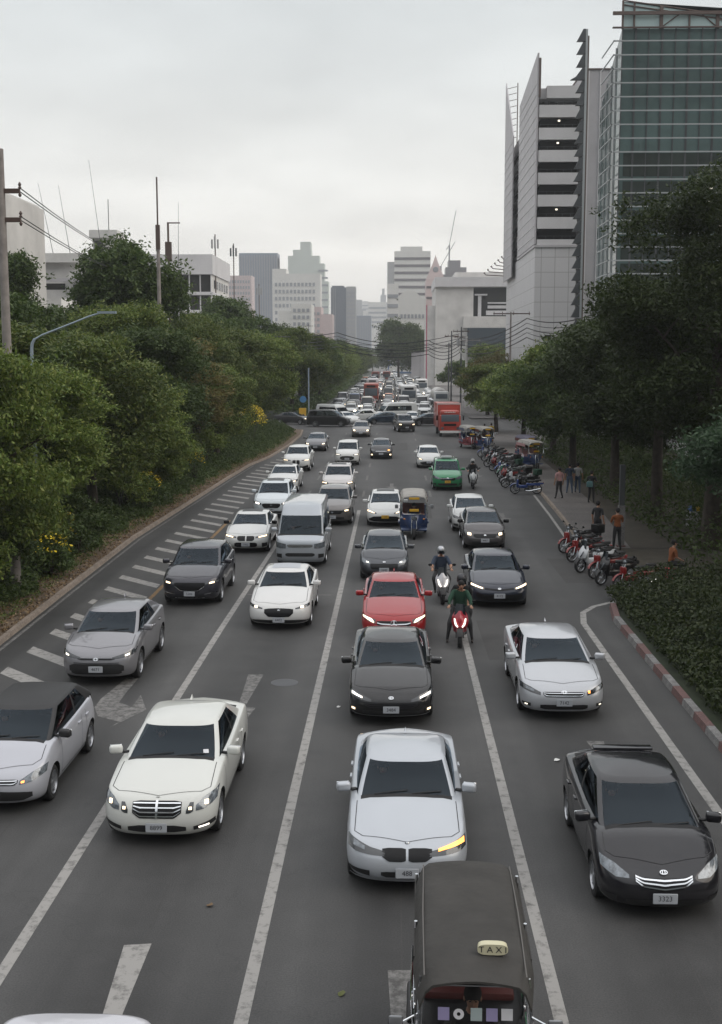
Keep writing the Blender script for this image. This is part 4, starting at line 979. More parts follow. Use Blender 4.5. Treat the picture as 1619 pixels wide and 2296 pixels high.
o = empty('road_sign', (-10, 600, 0)); tag(o, 'small white square sign on a pole at the end of the road', 'sign')
part('panel', 'far_white', o, [(-1.2, 1.3, 0, .2, 6.4, 9.2)]); part('post', 'fin_metal', o, [(-.15, .15, .21, .5, 0, 9)])

# ---- poles and wires
def pole(name, x, y, h, r_, label, arms=(), m='concrete', cat='pole', group=None, taper=.7):
    p = empty(name, (x, y, 0)); tag(p, label, cat, group)
    mb = MB(); mb.tube([(0, 0, 0), (0, 0, h)], [r_, r_ * taper], 10); mb.build('shaft', m, p)
    for (z, x0, x1, k) in arms:
        a = part('crossarm', 'insulator' if k == 'd' else 'concrete', p, [(x0, x1, -.06, .06, z - .07, z + .07)])
        for q in ([x1] if x1 - x0 < 1.2 and x0 >= 0 else [x0] if x1 - x0 < 1.2 else [x0 + .1, (x0 + x1) / 2 + .25, x1 - .1, x0 + (x1 - x0) * .25]):
            i_ = MB(); i_.lathe([(.03, 0), (.06, .03), (.03, .08), (.06, .12), (.02, .2)], c=(q, 0, z + .07), n=8); i_.lathe([(.03, 0), (.06, -.05), (.02, -.12)], c=(q, 0, z - .07), n=8); i_.build('insulator', 'insulator', a)
    return p
pole('power_pole', -12.42, 38, 14.26, .17, 'tall square-cut concrete power pole at the picture edge', [(12.97, .1, .6, 'd'), (12.08, .1, .6, 'd'), (13.4, -.7, -.1, 'd'), (12.5, -.7, -.1, 'd'), (11.8, -.7, -.1, 'd')], cat='power pole')
am = pole('antenna_mast', -15.73, 80, 16.4, .16, 'slender concrete mast topped by a long thin steel rod', [], cat='mast')
part('rod', 'steel_brown', am, [(-.045, .045, -.045, .045, 16.4, 19.6)]); part('mast_clamp', 'steel_brown', am, [(-.13, .13, -.13, .13, 14.9, 16.5)])
pole('lamp_post', -32.5, 130, 12.0, .12, 'pale thin post standing before the white house', [], cat='post')
for i, (x, y, h, lab) in enumerate([(-18.8, 100, 18.9, 'roof mast with a small side arm next to the tall dark tree'), (-33.5, 225, 30.6, 'mobile phone mast with panel antennas on the white block'), (-33.0, 247, 31.0, 'second phone mast just past the white block'), (-33.8, 300, 26, 'thin dark mast right of the white block')]):
    c = empty('antenna_mast', (x, y, 0)); tag(c, lab, 'mast')
    mb = MB(); mb.tube([(0, 0, 0), (0, 0, h)], .12 if i else .09, 6); mb.build('shaft', 'steel_brown', c)
    if i == 0:
        part('side_arm', 'steel_brown', c, [(0, 1.0, -.04, .04, h - .1, h)]); part('top_bracket', 'steel_brown', c, [(-.25, .25, -.2, .2, h - 3.2, h - 1.6)])
    else:
        for q in (-.55, 0, .55): part('panel_antenna', 'steel_dark' if i == 2 else 'far_grey', c, [(q - .16, q + .16, -.4, -.2, h - 2.6, h - .4 - abs(q))])
lp = empty('street_lamp', (-12.85, 42, 0)); tag(lp, 'curved pale blue street lamp rising out of the left trees', 'street lamp')
mat('lamp_steel', (.30, .36, .42), .5, metal=.3)
mb = MB(); mb.tube([(0, 0, 0), (0, 0, 8.0), (.03, 0, 8.25), (.12, 0, 8.4)], [.09, .06, .055, .05], 8); mb.build('shaft', 'lamp_steel', lp)
mb = MB(); mb.tube([(.1, 0, 8.38), (.4, 0, 8.55), (1.2, 0, 8.85), (2.1, 0, 9.2), (2.45, 0, 9.3)], .035, 6); mb.build('arm', 'lamp_steel', lp)
part('lamp_head', 'lamp_steel', lp, [(2.4, 3.05, -.1, .1, 9.29, 9.37)])
lp2 = empty('street_lamp', (-14.3, 37, 0)); tag(lp2, 'short twin lamp bracket low behind the concrete pole', 'street lamp')
mb = MB(); mb.tube([(0, 0, 0), (0, 0, 8.4)], .06, 8); mb.build('shaft', 'lamp_steel', lp2); mb = MB(); mb.tube([(-.9, 0, 8.5), (0, 0, 8.35), (1.0, 0, 8.45), (1.3, 0, 8.4)], .05, 6); mb.build('arm', 'lamp_steel', lp2)
def cable(pts, sag, r_, label, group='overhead power cables'):
    P = []
    for a, b_ in zip(pts, pts[1:]):
        a, b_ = Vector(a), Vector(b_)
        for i in range(14): q = a.lerp(b_, i / 14); q.z -= sag * 4 * (i / 14) * (1 - i / 14); P.append(q)
    P.append(Vector(pts[-1]))
    mb = MB(); mb.tube(P, r_, 5); o = mb.build('power_cable', 'cable'); tag(o, label, 'cable', group); return o
W2 = 'thin wire running from the concrete pole towards the water tank hut'
for dz, s_ in ((0, 0), (.12, .05)):
    for z in (12.97, 12.08):
        cable([(-11.85 - .0, 38, z + dz), (-40, 190, 22 + (z - 12) * 2.6 + dz)], 1.2 + s_, .018, W2)
thick = 'thick black cable slung across the road before the far trees'
for i in range(5):
    z = 10.8 - i * .55
    cable([(-20.5, 100, 10.9 - i * .16), (-9, 190, z + .9), (5.5, 190, z - .3), (10.6, 190, z + .1), (15.5, 140, z + 1.5), (18, 95, z + 1.4)], 1.0, .06 if i % 2 == 0 else .04, thick)
for i in range(3): cable([(-14, 240, 11.2 - i * .9), (11.2, 205, 11.8 - i * .8)], 1.4, .05, thick)
for i, (x, y, h, lab, arms) in enumerate([
  (10.7, 190, 12.6, 'power pole with transformer cans by the white podium', [(11.9, -1.3, 1.3, 'd'), (11.0, -1.1, 1.1, 'd')]),
  (14.6, 150, 13.4, 'power pole with one wide crossarm before the white tower base', [(13.2, -2.2, 2.4, 'd')]),
  (9.9, 205, 12.3, 'second power pole left of the transformers', [(11.4, -1.2, 1.2, 'd')]),
  (11.2, 184, 11.0, 'white concrete pole with a branching bracket', [(10.4, -.9, 2.1, 'c')]),
  (9.9, 215, 10.4, 'thin dark pole beside the blank board', [(9.8, -.6, .6, 'd')]),
  (-13, 330, 13, 'distant pole over the left tree tops', [(12.2, -1, 1, 'd')]),
  (-30, 420, 19.5, 'tall thin pole over the left tree tops', [(18.8, -1.2, 1.6, 'd')])]):
    p = pole('power_pole', x, y, h, .15 if i != 3 else .24, lab, arms, 'concrete' if i in (1, ) else ('white_render' if i == 3 else 'steel_dark'), cat='power pole')
    if i == 0:
        for q in (-.5, .35):
            mb = MB(); mb.lathe([(.001, 0), (.28, 0), (.28, .9), (.2, 1.0), (.001, 1.0)], c=(q, -.35, 9.6), n=12); mb.build('transformer', 'far_grey', p)
    if i == 3:
        mb = MB(); mb.tube([(0, 0, 7.2), (-1.2, 0, 9.2)], .12, 6); mb.build('brace', 'white_render', p)
# junction furniture beyond the left strip
o = empty('signal_post', (-10.6, 148, 0)); tag(o, 'pale blue signal post with a small round sign at the far corner', 'traffic light')
mb = MB(); mb.tube([(0, 0, 0), (0, 0, 6.5)], .09, 8); mb.build('shaft', 'lamp_steel', o); part('control_box', 'plate_yellow', o, [(-1.2, -.35, -.3, .3, 0, 1.5)])
mat('sign_blue', (.06, .2, .4), .5)
mb = MB(); mb.lathe([(.001, -.05), (.42, -.05), (.42, .0)], 'y', (-.7, -.2, 2.6), 16); mb.build('round_sign', 'sign_blue', o)
mat('awning_blue', (.03, .12, .36), .7)
o = empty('market_stall', (-18.6, 152, 0)); tag(o, 'blue roofed stall seen under the trees by the crossing', 'stall')
part('canopy', 'awning_blue', o, [(-1.8, 1.8, -1.2, 1.2, 2.5, 2.9)])
for x in (-1.6, 1.5): part('post', 'steel_dark', o, [(x, x + .12, -1.1, -1.0, 0, 2.5)])
part('counter', 'board_grey', o, [(-1.5, 1.5, -.8, .4, 0, 1.0)])
# painted posts, bins and small things on the pavement
o = empty('painted_post', (9.28, 47.95, .05)); tag(o, 'white painted square post with a red foot beside the parked scooters', 'post')
part('shaft', 'kerb_white', o, [(-.13, .13, -.13, .13, .12, 1.75)]); part('foot', 'kerb_red', o, [(-.17, .17, -.17, .17, 0, .12)]); part('cap', 'steel_dark', o, [(-.1, .1, -.1, .1, 1.75, 3.4)])

# ---- the footbridge the picture is taken from
o = empty('footbridge', (0, -1.2, 0)); tag(o, 'concrete footbridge over the road under the camera', 'footbridge')
part('deck', 'concrete', o, [(-22, 22, -1.4, 1.4, 5.55, 6.05)]); part('parapet', 'concrete', o, [(-22, 22, 1.28, 1.4, 6.05, 6.9), (-22, 22, -1.4, -1.28, 6.05, 6.9)])
for x in (-13, 10.5): part('pier', 'concrete', o, [(x - .4, x + .4, -.6, .6, 0, 5.55)])
# ================================================================== CARS
# Local space of every vehicle: origin on the ground in its middle, nose towards -Y, s = distance behind the nose.
def sm_interp(s, pts, k=0.12):
    xs = [p[0] for p in pts]; ys = [p[1] for p in pts]
    return float(np.mean([np.interp(s + d, xs, ys) for d in (-k, -k / 2, 0, k / 2, k)]))

def half_outline(nf, ns, nrr, w, s0, s1, Df, Dr, pf, pr, bar=0.02):
    L_ = []
    for i in range(nf + 1):
        t = i / nf * PI / 2
        L_.append((s0 + Df * (1 - math.cos(t) ** (2 / pf)), w * math.sin(t) ** (2 / pf)))
    for i in range(1, ns):
        L_.append((s0 + Df + (s1 - Dr - s0 - Df) * i / ns, w))
    for i in range(nrr + 1):
        t = i / nrr * PI / 2
        L_.append((s1 - Dr * (1 - math.sin(t) ** (2 / pr)), w * math.cos(t) ** (2 / pr)) if i < nrr else (s1, 0.0))
    sm, h = (s0 + s1) / 2, (s1 - s0) / 2
    return [(s, x * (1 - bar * ((s - sm) / h) ** 2)) for s, x in L_]

DEF = dict(L=4.6, W=1.8, H=1.45, z0=0.2, fo=0.9, wb=2.7, r=0.33, zn=0.66, zc=0.93, zb=0.96, zd=1.02, zt=0.96,
           cowl=1.25, header=2.0, rr_=3.35, deck=4.1, wbel=0.79, wroof=0.62, Df=0.62, Dr=0.5, pf=3.0, pr=3.6,
           nose=0.16, under=0.09, cwin=0.86, gD=0.34, roofdrop=0.045, crown=0.05, hatch=False, spokes=5)

LV = [(0, .10, .075), (.06, .06, .045), (.16, .025, .02), (.3, .0, .006), (.45, .0, .0), (.58, .01, .0), (.7, .03, .004), (.8, .06, .008), (.88, .1, .014), (.94, .15, .024), (.98, .2, .036), (1.0, .25, .05)]

def build_body(P, fine=True):
    nf, ns, nrr = (16, 44, 12) if fine else (6, 10, 5)
    L, W = P['L'], P['W']
    def ztop(s): return sm_interp(s, [(0, P['zn']), (0.25, P['zn'] + 0.06), (P['cowl'], P['zc']), (P['header'] + .2, P['zb']), (P['deck'], P['zd']), (L, P['zt'])])
    rings = []
    LVV = LV if fine else [LV[i] for i in (0, 2, 4, 6, 8, 9, 10, 11)]
    for t, df, dw in LVV:
        fx = df / .25 * P['nose'] if t > .5 else df / .1 * P['under']
        rx = (df / .25 * P.get('tail', 0.1)) if t > .5 else df
        o = half_outline(nf, ns, nrr, W / 2 - dw * P.get('tuck', 1.0), fx, L - rx, P['Df'], P['Dr'], P['pf'], P['pr'], 0.03)
        ring = []
        for s, x in o:
            if .25 < t < .9:
                for sw in (P['fo'], P['fo'] + P['wb']):
                    x += 0.022 * math.exp(-((s - sw) / .42) ** 2) * (x > W * .4) * math.sin((t - .25) / .65 * PI)
            z = P['z0'] + (ztop(s) - P['z0']) * t
            if t < 0.2: z += 0.05 * max(0, 1 - s / .6) * 0
            ring.append((x, s - L / 2, z))
        rings.append(ring)
    n = len(rings[0])
    v = []; idx = []
    for ring in rings:
        row = []
        for side in (1, -1):
            for j in range(n):
                if side == -1 and j in (0, n - 1): continue
                row.append((side, j)); v.append((ring[j][0] * side, ring[j][1], ring[j][2]))
        idx.append(row)
    per = len(idx[0])
    order = {k: i for i, k in enumerate(idx[0])}
    loop = [order[(1, j)] for j in range(n)] + [order[(-1, j)] for j in range(n - 2, 0, -1)]
    f = []; sm = []
    for a in range(len(rings) - 1):
        for q in range(len(loop)):
            i0, i1 = loop[q], loop[(q + 1) % len(loop)]
            f.append((a * per + i0, a * per + i1, (a + 1) * per + i1, (a + 1) * per + i0))
    # cap with crown; cross rows between left and right points
    nx = 12 if fine else 4
    top = (len(rings) - 1) * per
    def cap(base, crownf, flip):
        rows = []
        for j in range(n):
            if j in (0, n - 1): rows.append([base + order[(1, j)]]); continue
            a = Vector(v[base + order[(-1, j)]]); b = Vector(v[base + order[(1, j)]])
            row = [base + order[(-1, j)]]
            for k in range(1, nx):
                u = k / nx * 2 - 1
                p = a.lerp(b, k / nx); p.z += crownf(p.y + L / 2, u, b.x)
                v.append(tuple(p)); row.append(len(v) - 1)
            row.append(base + order[(1, j)]); rows.append(row)
        for j in range(n - 1):
            A, B = rows[j], rows[j + 1]
            if len(A) == 1:
                for k in range(nx): f.append((A[0], B[k], B[k + 1])[::(-1 if flip else 1)])
            elif len(B) == 1:
                for k in range(nx): f.append((A[k + 1], A[k], B[0])[::(-1 if flip else 1)])
            else:
                for k in range(nx): f.append((A[k], B[k], B[k + 1], A[k + 1])[::(-1 if flip else 1)])
    def hood(s, u, w):
        tn = max(0, min(1, (s - P['nose']) / .8)); c = P['crown'] * (1 - abs(u) ** 2.6) * tn * (2 - tn) + .02 * (1 - abs(u) ** 2) * min(1, max(0, s - P['nose']) / .12)
        if s < P['cowl'] + .2:   # twin creases running to the lamps
            r0 = 0.55 + .12 * s
            c += 0.012 * math.exp(-((abs(u) - r0) / .09) ** 2) * min(1, max(0, s - P['nose']) / .5)
        return c
    cap(top, hood, False)
    cap(0, lambda s, u, w: 0.0, True)
    return v, f, ztop

def greenhouse(P, ztop, fine=True):
    nf, ns, nrr = (12, 20, 10) if fine else (4, 6, 4)
    L = P['L']
    VL = [0, .05, .1, .28, .46, .64, .8, .9, .95, .985, 1.0] if fine else [0, .08, .5, .9, 1.0]
    c0, c1 = P['cowl'] - 0.03, P['header']
    d0, d1 = P['deck'], P['rr_']
    hz = P['H'] - 0.05
    mid = (P['header'] + P['rr_']) / 2; half = (P['rr_'] - P['header']) / 2 + .3
    rings = []
    for vv in VL:
        a = vv
        s0 = c0 + (c1 - c0) * (a ** 0.96); s1 = d0 + (d1 - d0) * (a ** P.get('rpow', 1.15))
        w = P['wbel'] + (P['wroof'] + .02 - P['wbel']) * (a ** 1.25)
        if vv > .9: w -= 0.05 * ((vv - .9) / .1) ** 2; s0 += .04 * ((vv - .9) / .1) ** 2; s1 -= .05 * ((vv - .9) / .1) ** 2
        o = half_outline(nf, ns, nrr, w, s0, s1, P['gD'], P.get('gR', .3), P.get('gp', 3.4), 3.4, 0.05)
        ring = []
        for s, x in o:
            zr = hz - P['roofdrop'] * ((s - mid) / half) ** 2 - P.get('rslope', 0) * max(0, s - mid)
            zb = ztop(s) - 0.004
            ring.append((x, s - L / 2, zb + (zr - zb) * vv))
        rings.append(ring)
    n = len(rings[0])
    v = [(x, y, z) for r_ in rings for (x, y, z) in r_] + [(-x, y, z) for r_ in rings for (x, y, z) in r_]
    H2 = len(rings) * n
    faces = {'body': [], 'windshield': [], 'rear_window': [], 'side_window': [], 'trim': []}
    iw = nf - (4 if fine else 1)          # windshield up to this column
    ia = nf - (1 if fine else 0)          # side glass starts here
    bq = nf + int(ns * P.get('bpos', .5))
    ic = nf + int(ns * P['cwin'])
    ib = nf + ns + (4 if fine else 1)     # backlight from here
    lo, hi = (1, P.get('ghi', 7)) if fine else (1, 3)
    for a in range(len(rings) - 1):
        for j in range(n - 1):
            key = 'body'
            if lo <= a < hi:
                if j < iw: key = 'windshield'
                elif ia <= j < ic and a >= (lo if fine else lo) : key = 'side_window' if j != bq or not fine else 'trim'
                elif j >= ib and not P.get('noback'): key = 'rear_window'
                if P.get('panel') and ia + 8 <= j: key = 'body'
            elif a == 0 and j < iw + 1: key = 'trim'
            q = (a * n + j, a * n + j + 1, (a + 1) * n + j + 1, (a + 1) * n + j)
            faces[key].append((q, 1)); faces[key].append((tuple(i + H2 for i in q)[::-1], -1))
    # roof
    nx = 12 if fine else 4
    top = (len(rings) - 1) * n
    rows = []
    for j in range(n):
        if rings[-1][j][0] < 1e-6: rows.append([top + j]); continue
        a = Vector(v[H2 + top + j]); b = Vector(v[top + j]); row = [H2 + top + j]
        for k in range(1, nx):
            u = k / nx * 2 - 1; p = a.lerp(b, k / nx)
            te = max(0, min(1, (p.y - rings[-1][0][1]) / .7, (rings[-1][-1][1] - p.y) / .7)); p.z += 0.062 * (1 - abs(u) ** 2.2) * te * (2 - te)
            v.append(tuple(p)); row.append(len(v) - 1)
        row.append(top + j); rows.append(row)
    for j in range(n - 1):
        A, B = rows[j], rows[j + 1]
        if len(A) == 1:
            for k in range(nx): faces['body'].append(((A[0], B[k], B[k + 1]), 0))
        elif len(B) == 1:
            for k in range(nx): faces['body'].append(((A[k + 1], A[k], B[0]), 0))
        else:
            for k in range(nx): faces['body'].append(((A[k], B[k], B[k + 1], A[k + 1]), 0))
    return v, faces

def sub_mesh(name, v, faces, m, parent, weld=True, angle=35, solid=0):
    used = {}; nv = []; nfc = []
    for f in faces:
        g = []
        for i in f:
            if i not in used: used[i] = len(nv); nv.append(v[i])
            g.append(used[i])
        nfc.append(tuple(g))
    me = bpy.data.meshes.new(name); me.from_pydata(nv, [], nfc)
    for x in as_mats(m): me.materials.append(x)
    bm = bmesh.new(); bm.from_mesh(me)
    bmesh.ops.remove_doubles(bm, verts=bm.verts, dist=0.0008)
    bmesh.ops.recalc_face_normals(bm, faces=bm.faces)
    bm.to_mesh(me); bm.free()
    me.polygons.foreach_set('use_smooth', [True] * len(me.polygons))
    me.set_sharp_from_angle(angle=R(angle))
    return link_mesh(name, me, parent)

def wheel_obj(r, w, root, loc, spokes=5, dark=False, side=1):
    t = MB()
    prof = [(r * .68, -w / 2), (r * .9, -w / 2), (r * .98, -w * .4), (r, -w * .2), (r, w * .2), (r * .98, w * .4), (r * .9, w / 2), (r * .68, w / 2), (r * .64, w * .3), (r * .64, -w * .3), (r * .68, -w / 2)]
    t.lathe(prof, 'x', n=28)
    wo = t.build('wheel', 'rubber', root); wo.location = loc
    b = MB()
    b.lathe([(r * .7, w * .48 * side), (r * .66, w * .5 * side), (r * .62, w * .3 * side), (r * .6, w * .12 * side)], 'x', n=28)
    b.lathe([(r * .61, w * .10 * side), (0.001, w * .10 * side)], 'x', n=20, mi=1)
    for k in range(spokes):
        a = 2 * PI * k / spokes
        m = Matrix.Rotation(a, 4, 'X')
        x0, x1 = sorted((w * .2 * side, w * .42 * side))
        b.box(x0, x1, -r * .085, r * .085, r * .1, r * .64, 0, m)
    b.lathe([(0.001, w * .45 * side), (r * .15, w * .44 * side), (r * .17, w * .2 * side)], 'x', n=12)
    ro = b.build('rim', ['alloy_dark' if dark else 'alloy', 'wheel_well'], wo)
    return wo

class Surf:
    def __init__(s, v, f, L):
        s.b = BVHTree.FromPolygons([Vector(p) for p in v], f); s.L = L
    def front(s, x, z, tilt=0.0):
        d = Vector((0, math.cos(tilt), -math.sin(tilt)))
        o = Vector((x, -s.L / 2 + .3, z)) - d * 1.5
        h = s.b.ray_cast(o, d)
        if h[0] is None: return None
        return h[0], h[1]
    def cast(s, o, d):
        h = s.b.ray_cast(Vector(o), Vector(d).normalized()); return (h[0], h[1]) if h[0] is not None else None

def strip_grid(S, pts, W, nx=14, nz=4, off=0.008, mirror=1, tilt=0.0, mb=None, mi=0):
    """pts: (u, zlo, zhi) across the nose, u in half widths; laid on the nose surface"""
    us = [p[0] for p in pts]; lo = [p[1] for p in pts]; hi = [p[2] for p in pts]
    rows = []; v = []
    for i in range(nx + 1):
        u = us[0] + (us[-1] - us[0]) * i / nx
        a, b = np.interp(u, us, lo), np.interp(u, us, hi)
        for k in range(nz + 1):
            z = a + (b - a) * k / nz
            h = S.front(u * W / 2 * mirror, z, tilt)
            if h is None: return None
            n = h[1]
            if n.y > 0 and abs(n.y) > .3: n = -n
            p = h[0] + Vector((n.x, min(n.y, -.12), n.z)).normalized() * off
            v.append(p)
    f = [(i * (nz + 1) + k, (i + 1) * (nz + 1) + k, (i + 1) * (nz + 1) + k + 1, i * (nz + 1) + k + 1) for i in range(nx) for k in range(nz)]
    if mirror < 0: f = [q[::-1] for q in f]
    mb.add(v, f, mi, True)
    return True

def ribbon(S, mb, pts, d, w=0.012, off=0.003, mi=0, seg=10):
    """thin shut line cast on the body along direction d"""
    P = [Vector(p) for p in pts]; line = []
    for a, b in zip(P, P[1:]):
        for i in range(seg): line.append(a.lerp(b, i / seg))
    line.append(P[-1]); hits = []
    for p in line:
        h = S.cast(p - Vector(d) * 1.0, d)
        if h: hits.append((h[0] - Vector(d).normalized() * off, h[1]))
    if len(hits) < 2: return
    v = []
    for i, (p, n) in enumerate(hits):
        t = (hits[min(i + 1, len(hits) - 1)][0] - hits[max(i - 1, 0)][0]).normalized()
        s_ = t.cross(Vector(d)).normalized() * w / 2
        v += [p - s_, p + s_]
    mb.add(v, [(2 * i, 2 * i + 1, 2 * i + 3, 2 * i + 2) for i in range(len(hits) - 1)], mi, True)

def make_car(name, P_, feats, color, loc, rz=0.0, label='', cat='car', group=None, plate=None, plate_mat='plate_white', roof_mat=None, extras=None, mirror_mat='car_paint', spokes=5, dark_rim=False):
    P = dict(DEF); P.update(P_)
    P['wbel'] += .03; P['wroof'] += .03; P['cowl'] -= .07
    L, W = P['L'], P['W']
    root = empty(name)
    tag(root, label, cat, group)
    v, f, ztop = build_body(P)
    S = Surf(v, f, L)
    # ---- lower body with wheel arches cut through
    me = bpy.data.meshes.new('body'); me.from_pydata(v, [], f)
    me.materials.append(M['car_paint'])
    bm = bmesh.new(); bm.from_mesh(me); bmesh.ops.recalc_face_normals(bm, faces=bm.faces); bm.to_mesh(me); bm.free()
    tmp = bpy.data.objects.new('tmp', me); COL.objects.link(tmp)
    cut = MB(); ra = P['r'] + .055
    for sw in (P['fo'], P['fo'] + P['wb']):
        for sd in (-1, 1):
            xa, xb = sorted((sd * (W / 2 - .3), sd * (W / 2 + .3)))
            n = 36; vv = []
            for x in (xa, xb):
                for j in range(n):
                    t = 2 * PI * j / n
                    vv.append((x, sw - L / 2 + ra * math.cos(t), P['r'] + ra * math.sin(t)))
            cut.add(vv, [(j, (j + 1) % n, n + (j + 1) % n, n + j) for j in range(n)] + [tuple(range(n))[::-1], tuple(range(n, 2 * n))])
    co = cut.build('cut', 'wheel_well')
    mod = tmp.modifiers.new('b', 'BOOLEAN'); mod.object = co; mod.operation = 'DIFFERENCE'; mod.solver = 'EXACT'; mod.material_mode = 'TRANSFER'
    dg = bpy.context.evaluated_depsgraph_get(); dg.update()
    me2 = bpy.data.meshes.new_from_object(tmp.evaluated_get(dg))
    bpy.data.objects.remove(tmp); bpy.data.objects.remove(co)
    gv, gf = greenhouse(P, ztop)
    # join: cut lower body + painted greenhouse + shut lines
    bm = bmesh.new(); bm.from_mesh(me2)
    slots = [x.name for x in me2.materials]
    bm.faces.ensure_lookup_table()
    dark_i = slots.index('wheel_well') if 'wheel_well' in slots else 0
    body = MB()
    bm.verts.index_update()
    for fc in bm.faces:
        pass
    body.v = [tuple(q.co) for q in bm.verts]; body.f = [tuple(q.index for q in fc.verts) for fc in bm.faces]
    body.m = [1 if fc.material_index == dark_i and dark_i != 0 else 0 for fc in bm.faces]; body.sm = [True] * len(body.f)
    bm.free()
    def weld_add(faces, mi):
        used = {}; nv = []; nf_ = []
        for q, _ in faces:
            g = []
            for i in q:
                k = tuple(round(c, 4) for c in gv[i])
                if k not in used: used[k] = len(nv); nv.append(gv[i])
                if used[k] not in g: g.append(used[k])
            if len(g) > 2: nf_.append(tuple(g))
        body.add(nv, nf_, mi, True)
    if roof_mat:
        weld_add(gf['body'], 3)
    else:
        weld_add(gf['body'], 0)
    weld_add(gf['trim'], 2)
    zt = P['H'] + 1
    cw, nz_ = P['cowl'] - L / 2, -L / 2
    hx = P.get('seam', .42) * W; 
    if P.get('hoodseam', True):
        ribbon(S, body, [(-hx, cw + .02, 2), (-hx * 1.02, nz_ + .5, 2), (-hx * .86, nz_ + P['nose'] + .16, 2)], (0, 0, -1), mi=2)
        ribbon(S, body, [(hx, cw + .02, 2), (hx * 1.02, nz_ + .5, 2), (hx * .86, nz_ + P['nose'] + .16, 2)], (0, 0, -1), mi=2)
        ribbon(S, body, [(-hx * .86, nz_ + P['nose'] + .16, 2), (0, nz_ + P['nose'] + .02, 2), (hx * .86, nz_ + P['nose'] + .16, 2)], (0, 0, -1), mi=2)
    for sd in (-1, 1):
        for sy in (P['fo'] + .5, P.get('bs', (P['header'] + P['rr_']) / 2 + .12), P['fo'] + P['wb'] - P['r'] - .04):
            ribbon(S, body, [(sd * 2, sy - L / 2, P['z0'] + .12), (sd * 2, sy - L / 2, P['zb'] - .03)], (-sd, 0, 0), mi=2, w=.01)
        ribbon(S, body, [(sd * 2, P['fo'] + .5 - L / 2, P['z0'] + .12), (sd * 2, P['fo'] + P['wb'] - P['r'] - L / 2, P['z0'] + .12)], (-sd, 0, 0), mi=2, w=.012)
    nl = len(me2.polygons)
    for i in range(nl):     # the sill-level surface inside the cabin is dark trim
        vs = [body.v[k] for k in body.f[i]]
        cx_ = sum(q[0] for q in vs) / len(vs); cs = sum(q[1] for q in vs) / len(vs) + L / 2; cz = sum(q[2] for q in vs) / len(vs)
        if body.m[i] == 0 and cz > P['zn'] and P['cowl'] + .03 < cs < P['deck'] - .05 and abs(cx_) < P['wbel'] - .05: body.m[i] = 4 if roof_mat else 3
    bo = body.build('body', ['car_paint', 'wheel_well', 'black_plastic'] + ([roof_mat] if roof_mat else []) + ['cabin_black'], root, recalc=False, angle=38)
    # the lacquer reads its colour from the object
    bo.color = color
    parts = {}
    for key, nm, mm in (('windshield', 'windshield', 'windshield_glass'), ('rear_window', 'rear_window', 'glass_dark')):
        if gf[key]: parts[nm] = sub_mesh(nm, gv, [q for q, _ in gf[key]], mm, root)
    for sd in (1, -1):
        fs = [q for q, k in gf['side_window'] if k == sd]
        if fs: sub_mesh('side_window', gv, fs, 'side_glass', root)
    for sx in (-.37, .37):   # front seats with head rests
        mb = MB(); y_ = P['header'] - L / 2 + P.get('seaty', .42)
        mb.bbox(sx - .23, sx + .23, y_ + .12, y_ + .26, .62, P['zb'] + .12, .05); mb.bbox(sx - .12, sx + .12, y_ + .16, y_ + .26, P['zb'] + .13, P['zb'] + .28, .04)
        mb.build('seat', 'seat_cloth', root)
    # ---- wheels
    for sw in (P['fo'], P['fo'] + P['wb']):
        for sd in (-1, 1):
            wheel_obj(P['r'], .21, root, (sd * (W / 2 - .125), sw - L / 2, P['r']), spokes, dark_rim, sd)
    # ---- mirrors
    ms = P['cowl'] + P.get('ms', .42) - L / 2
    for sd in (-1, 1):
        mb = MB()
        mtx = Matrix.Translation((sd * (W / 2 + .085), ms, P['zb'] + P.get('mz', .07))) @ Matrix.Rotation(sd * R(-14), 4, 'Z')
        mb.bbox(-.115, .115, -.07, .06, -.075, .075, .05, 0, 3, mtx)
        mb.bbox(-.1, .1, .055, .07, -.06, .06, .004, 1, 1, mtx)
        mb.bbox(-sd * .16 - .06, -sd * .16 + .06, -.03, .03, -.075, -.035, .012, 2, 1, mtx)
        mo = mb.build('side_mirror', [mirror_mat, 'chrome', 'black_plastic'], root); mo.color = color
    # ---- door handles
    for sd in (-1, 1):
        for sy in (P.get('bs', (P['header'] + P['rr_']) / 2 + .12) - .18, P['fo'] + P['wb'] - P['r'] + .02):
            h = S.cast((sd * 2, sy - L / 2, P['zb'] - .13), (-sd, 0, 0))
            if h:
                mb = MB(); x = h[0].x
                mb.bbox(min(x - sd * .01, x + sd * .03), max(x - sd * .01, x + sd * .03), sy - L / 2 - .09, sy - L / 2 + .09, P['zb'] - .145, P['zb'] - .115, .01)
                ho = mb.build('door_handle', 'chrome' if P.get('chromehandle') else 'car_paint', root); ho.color = color
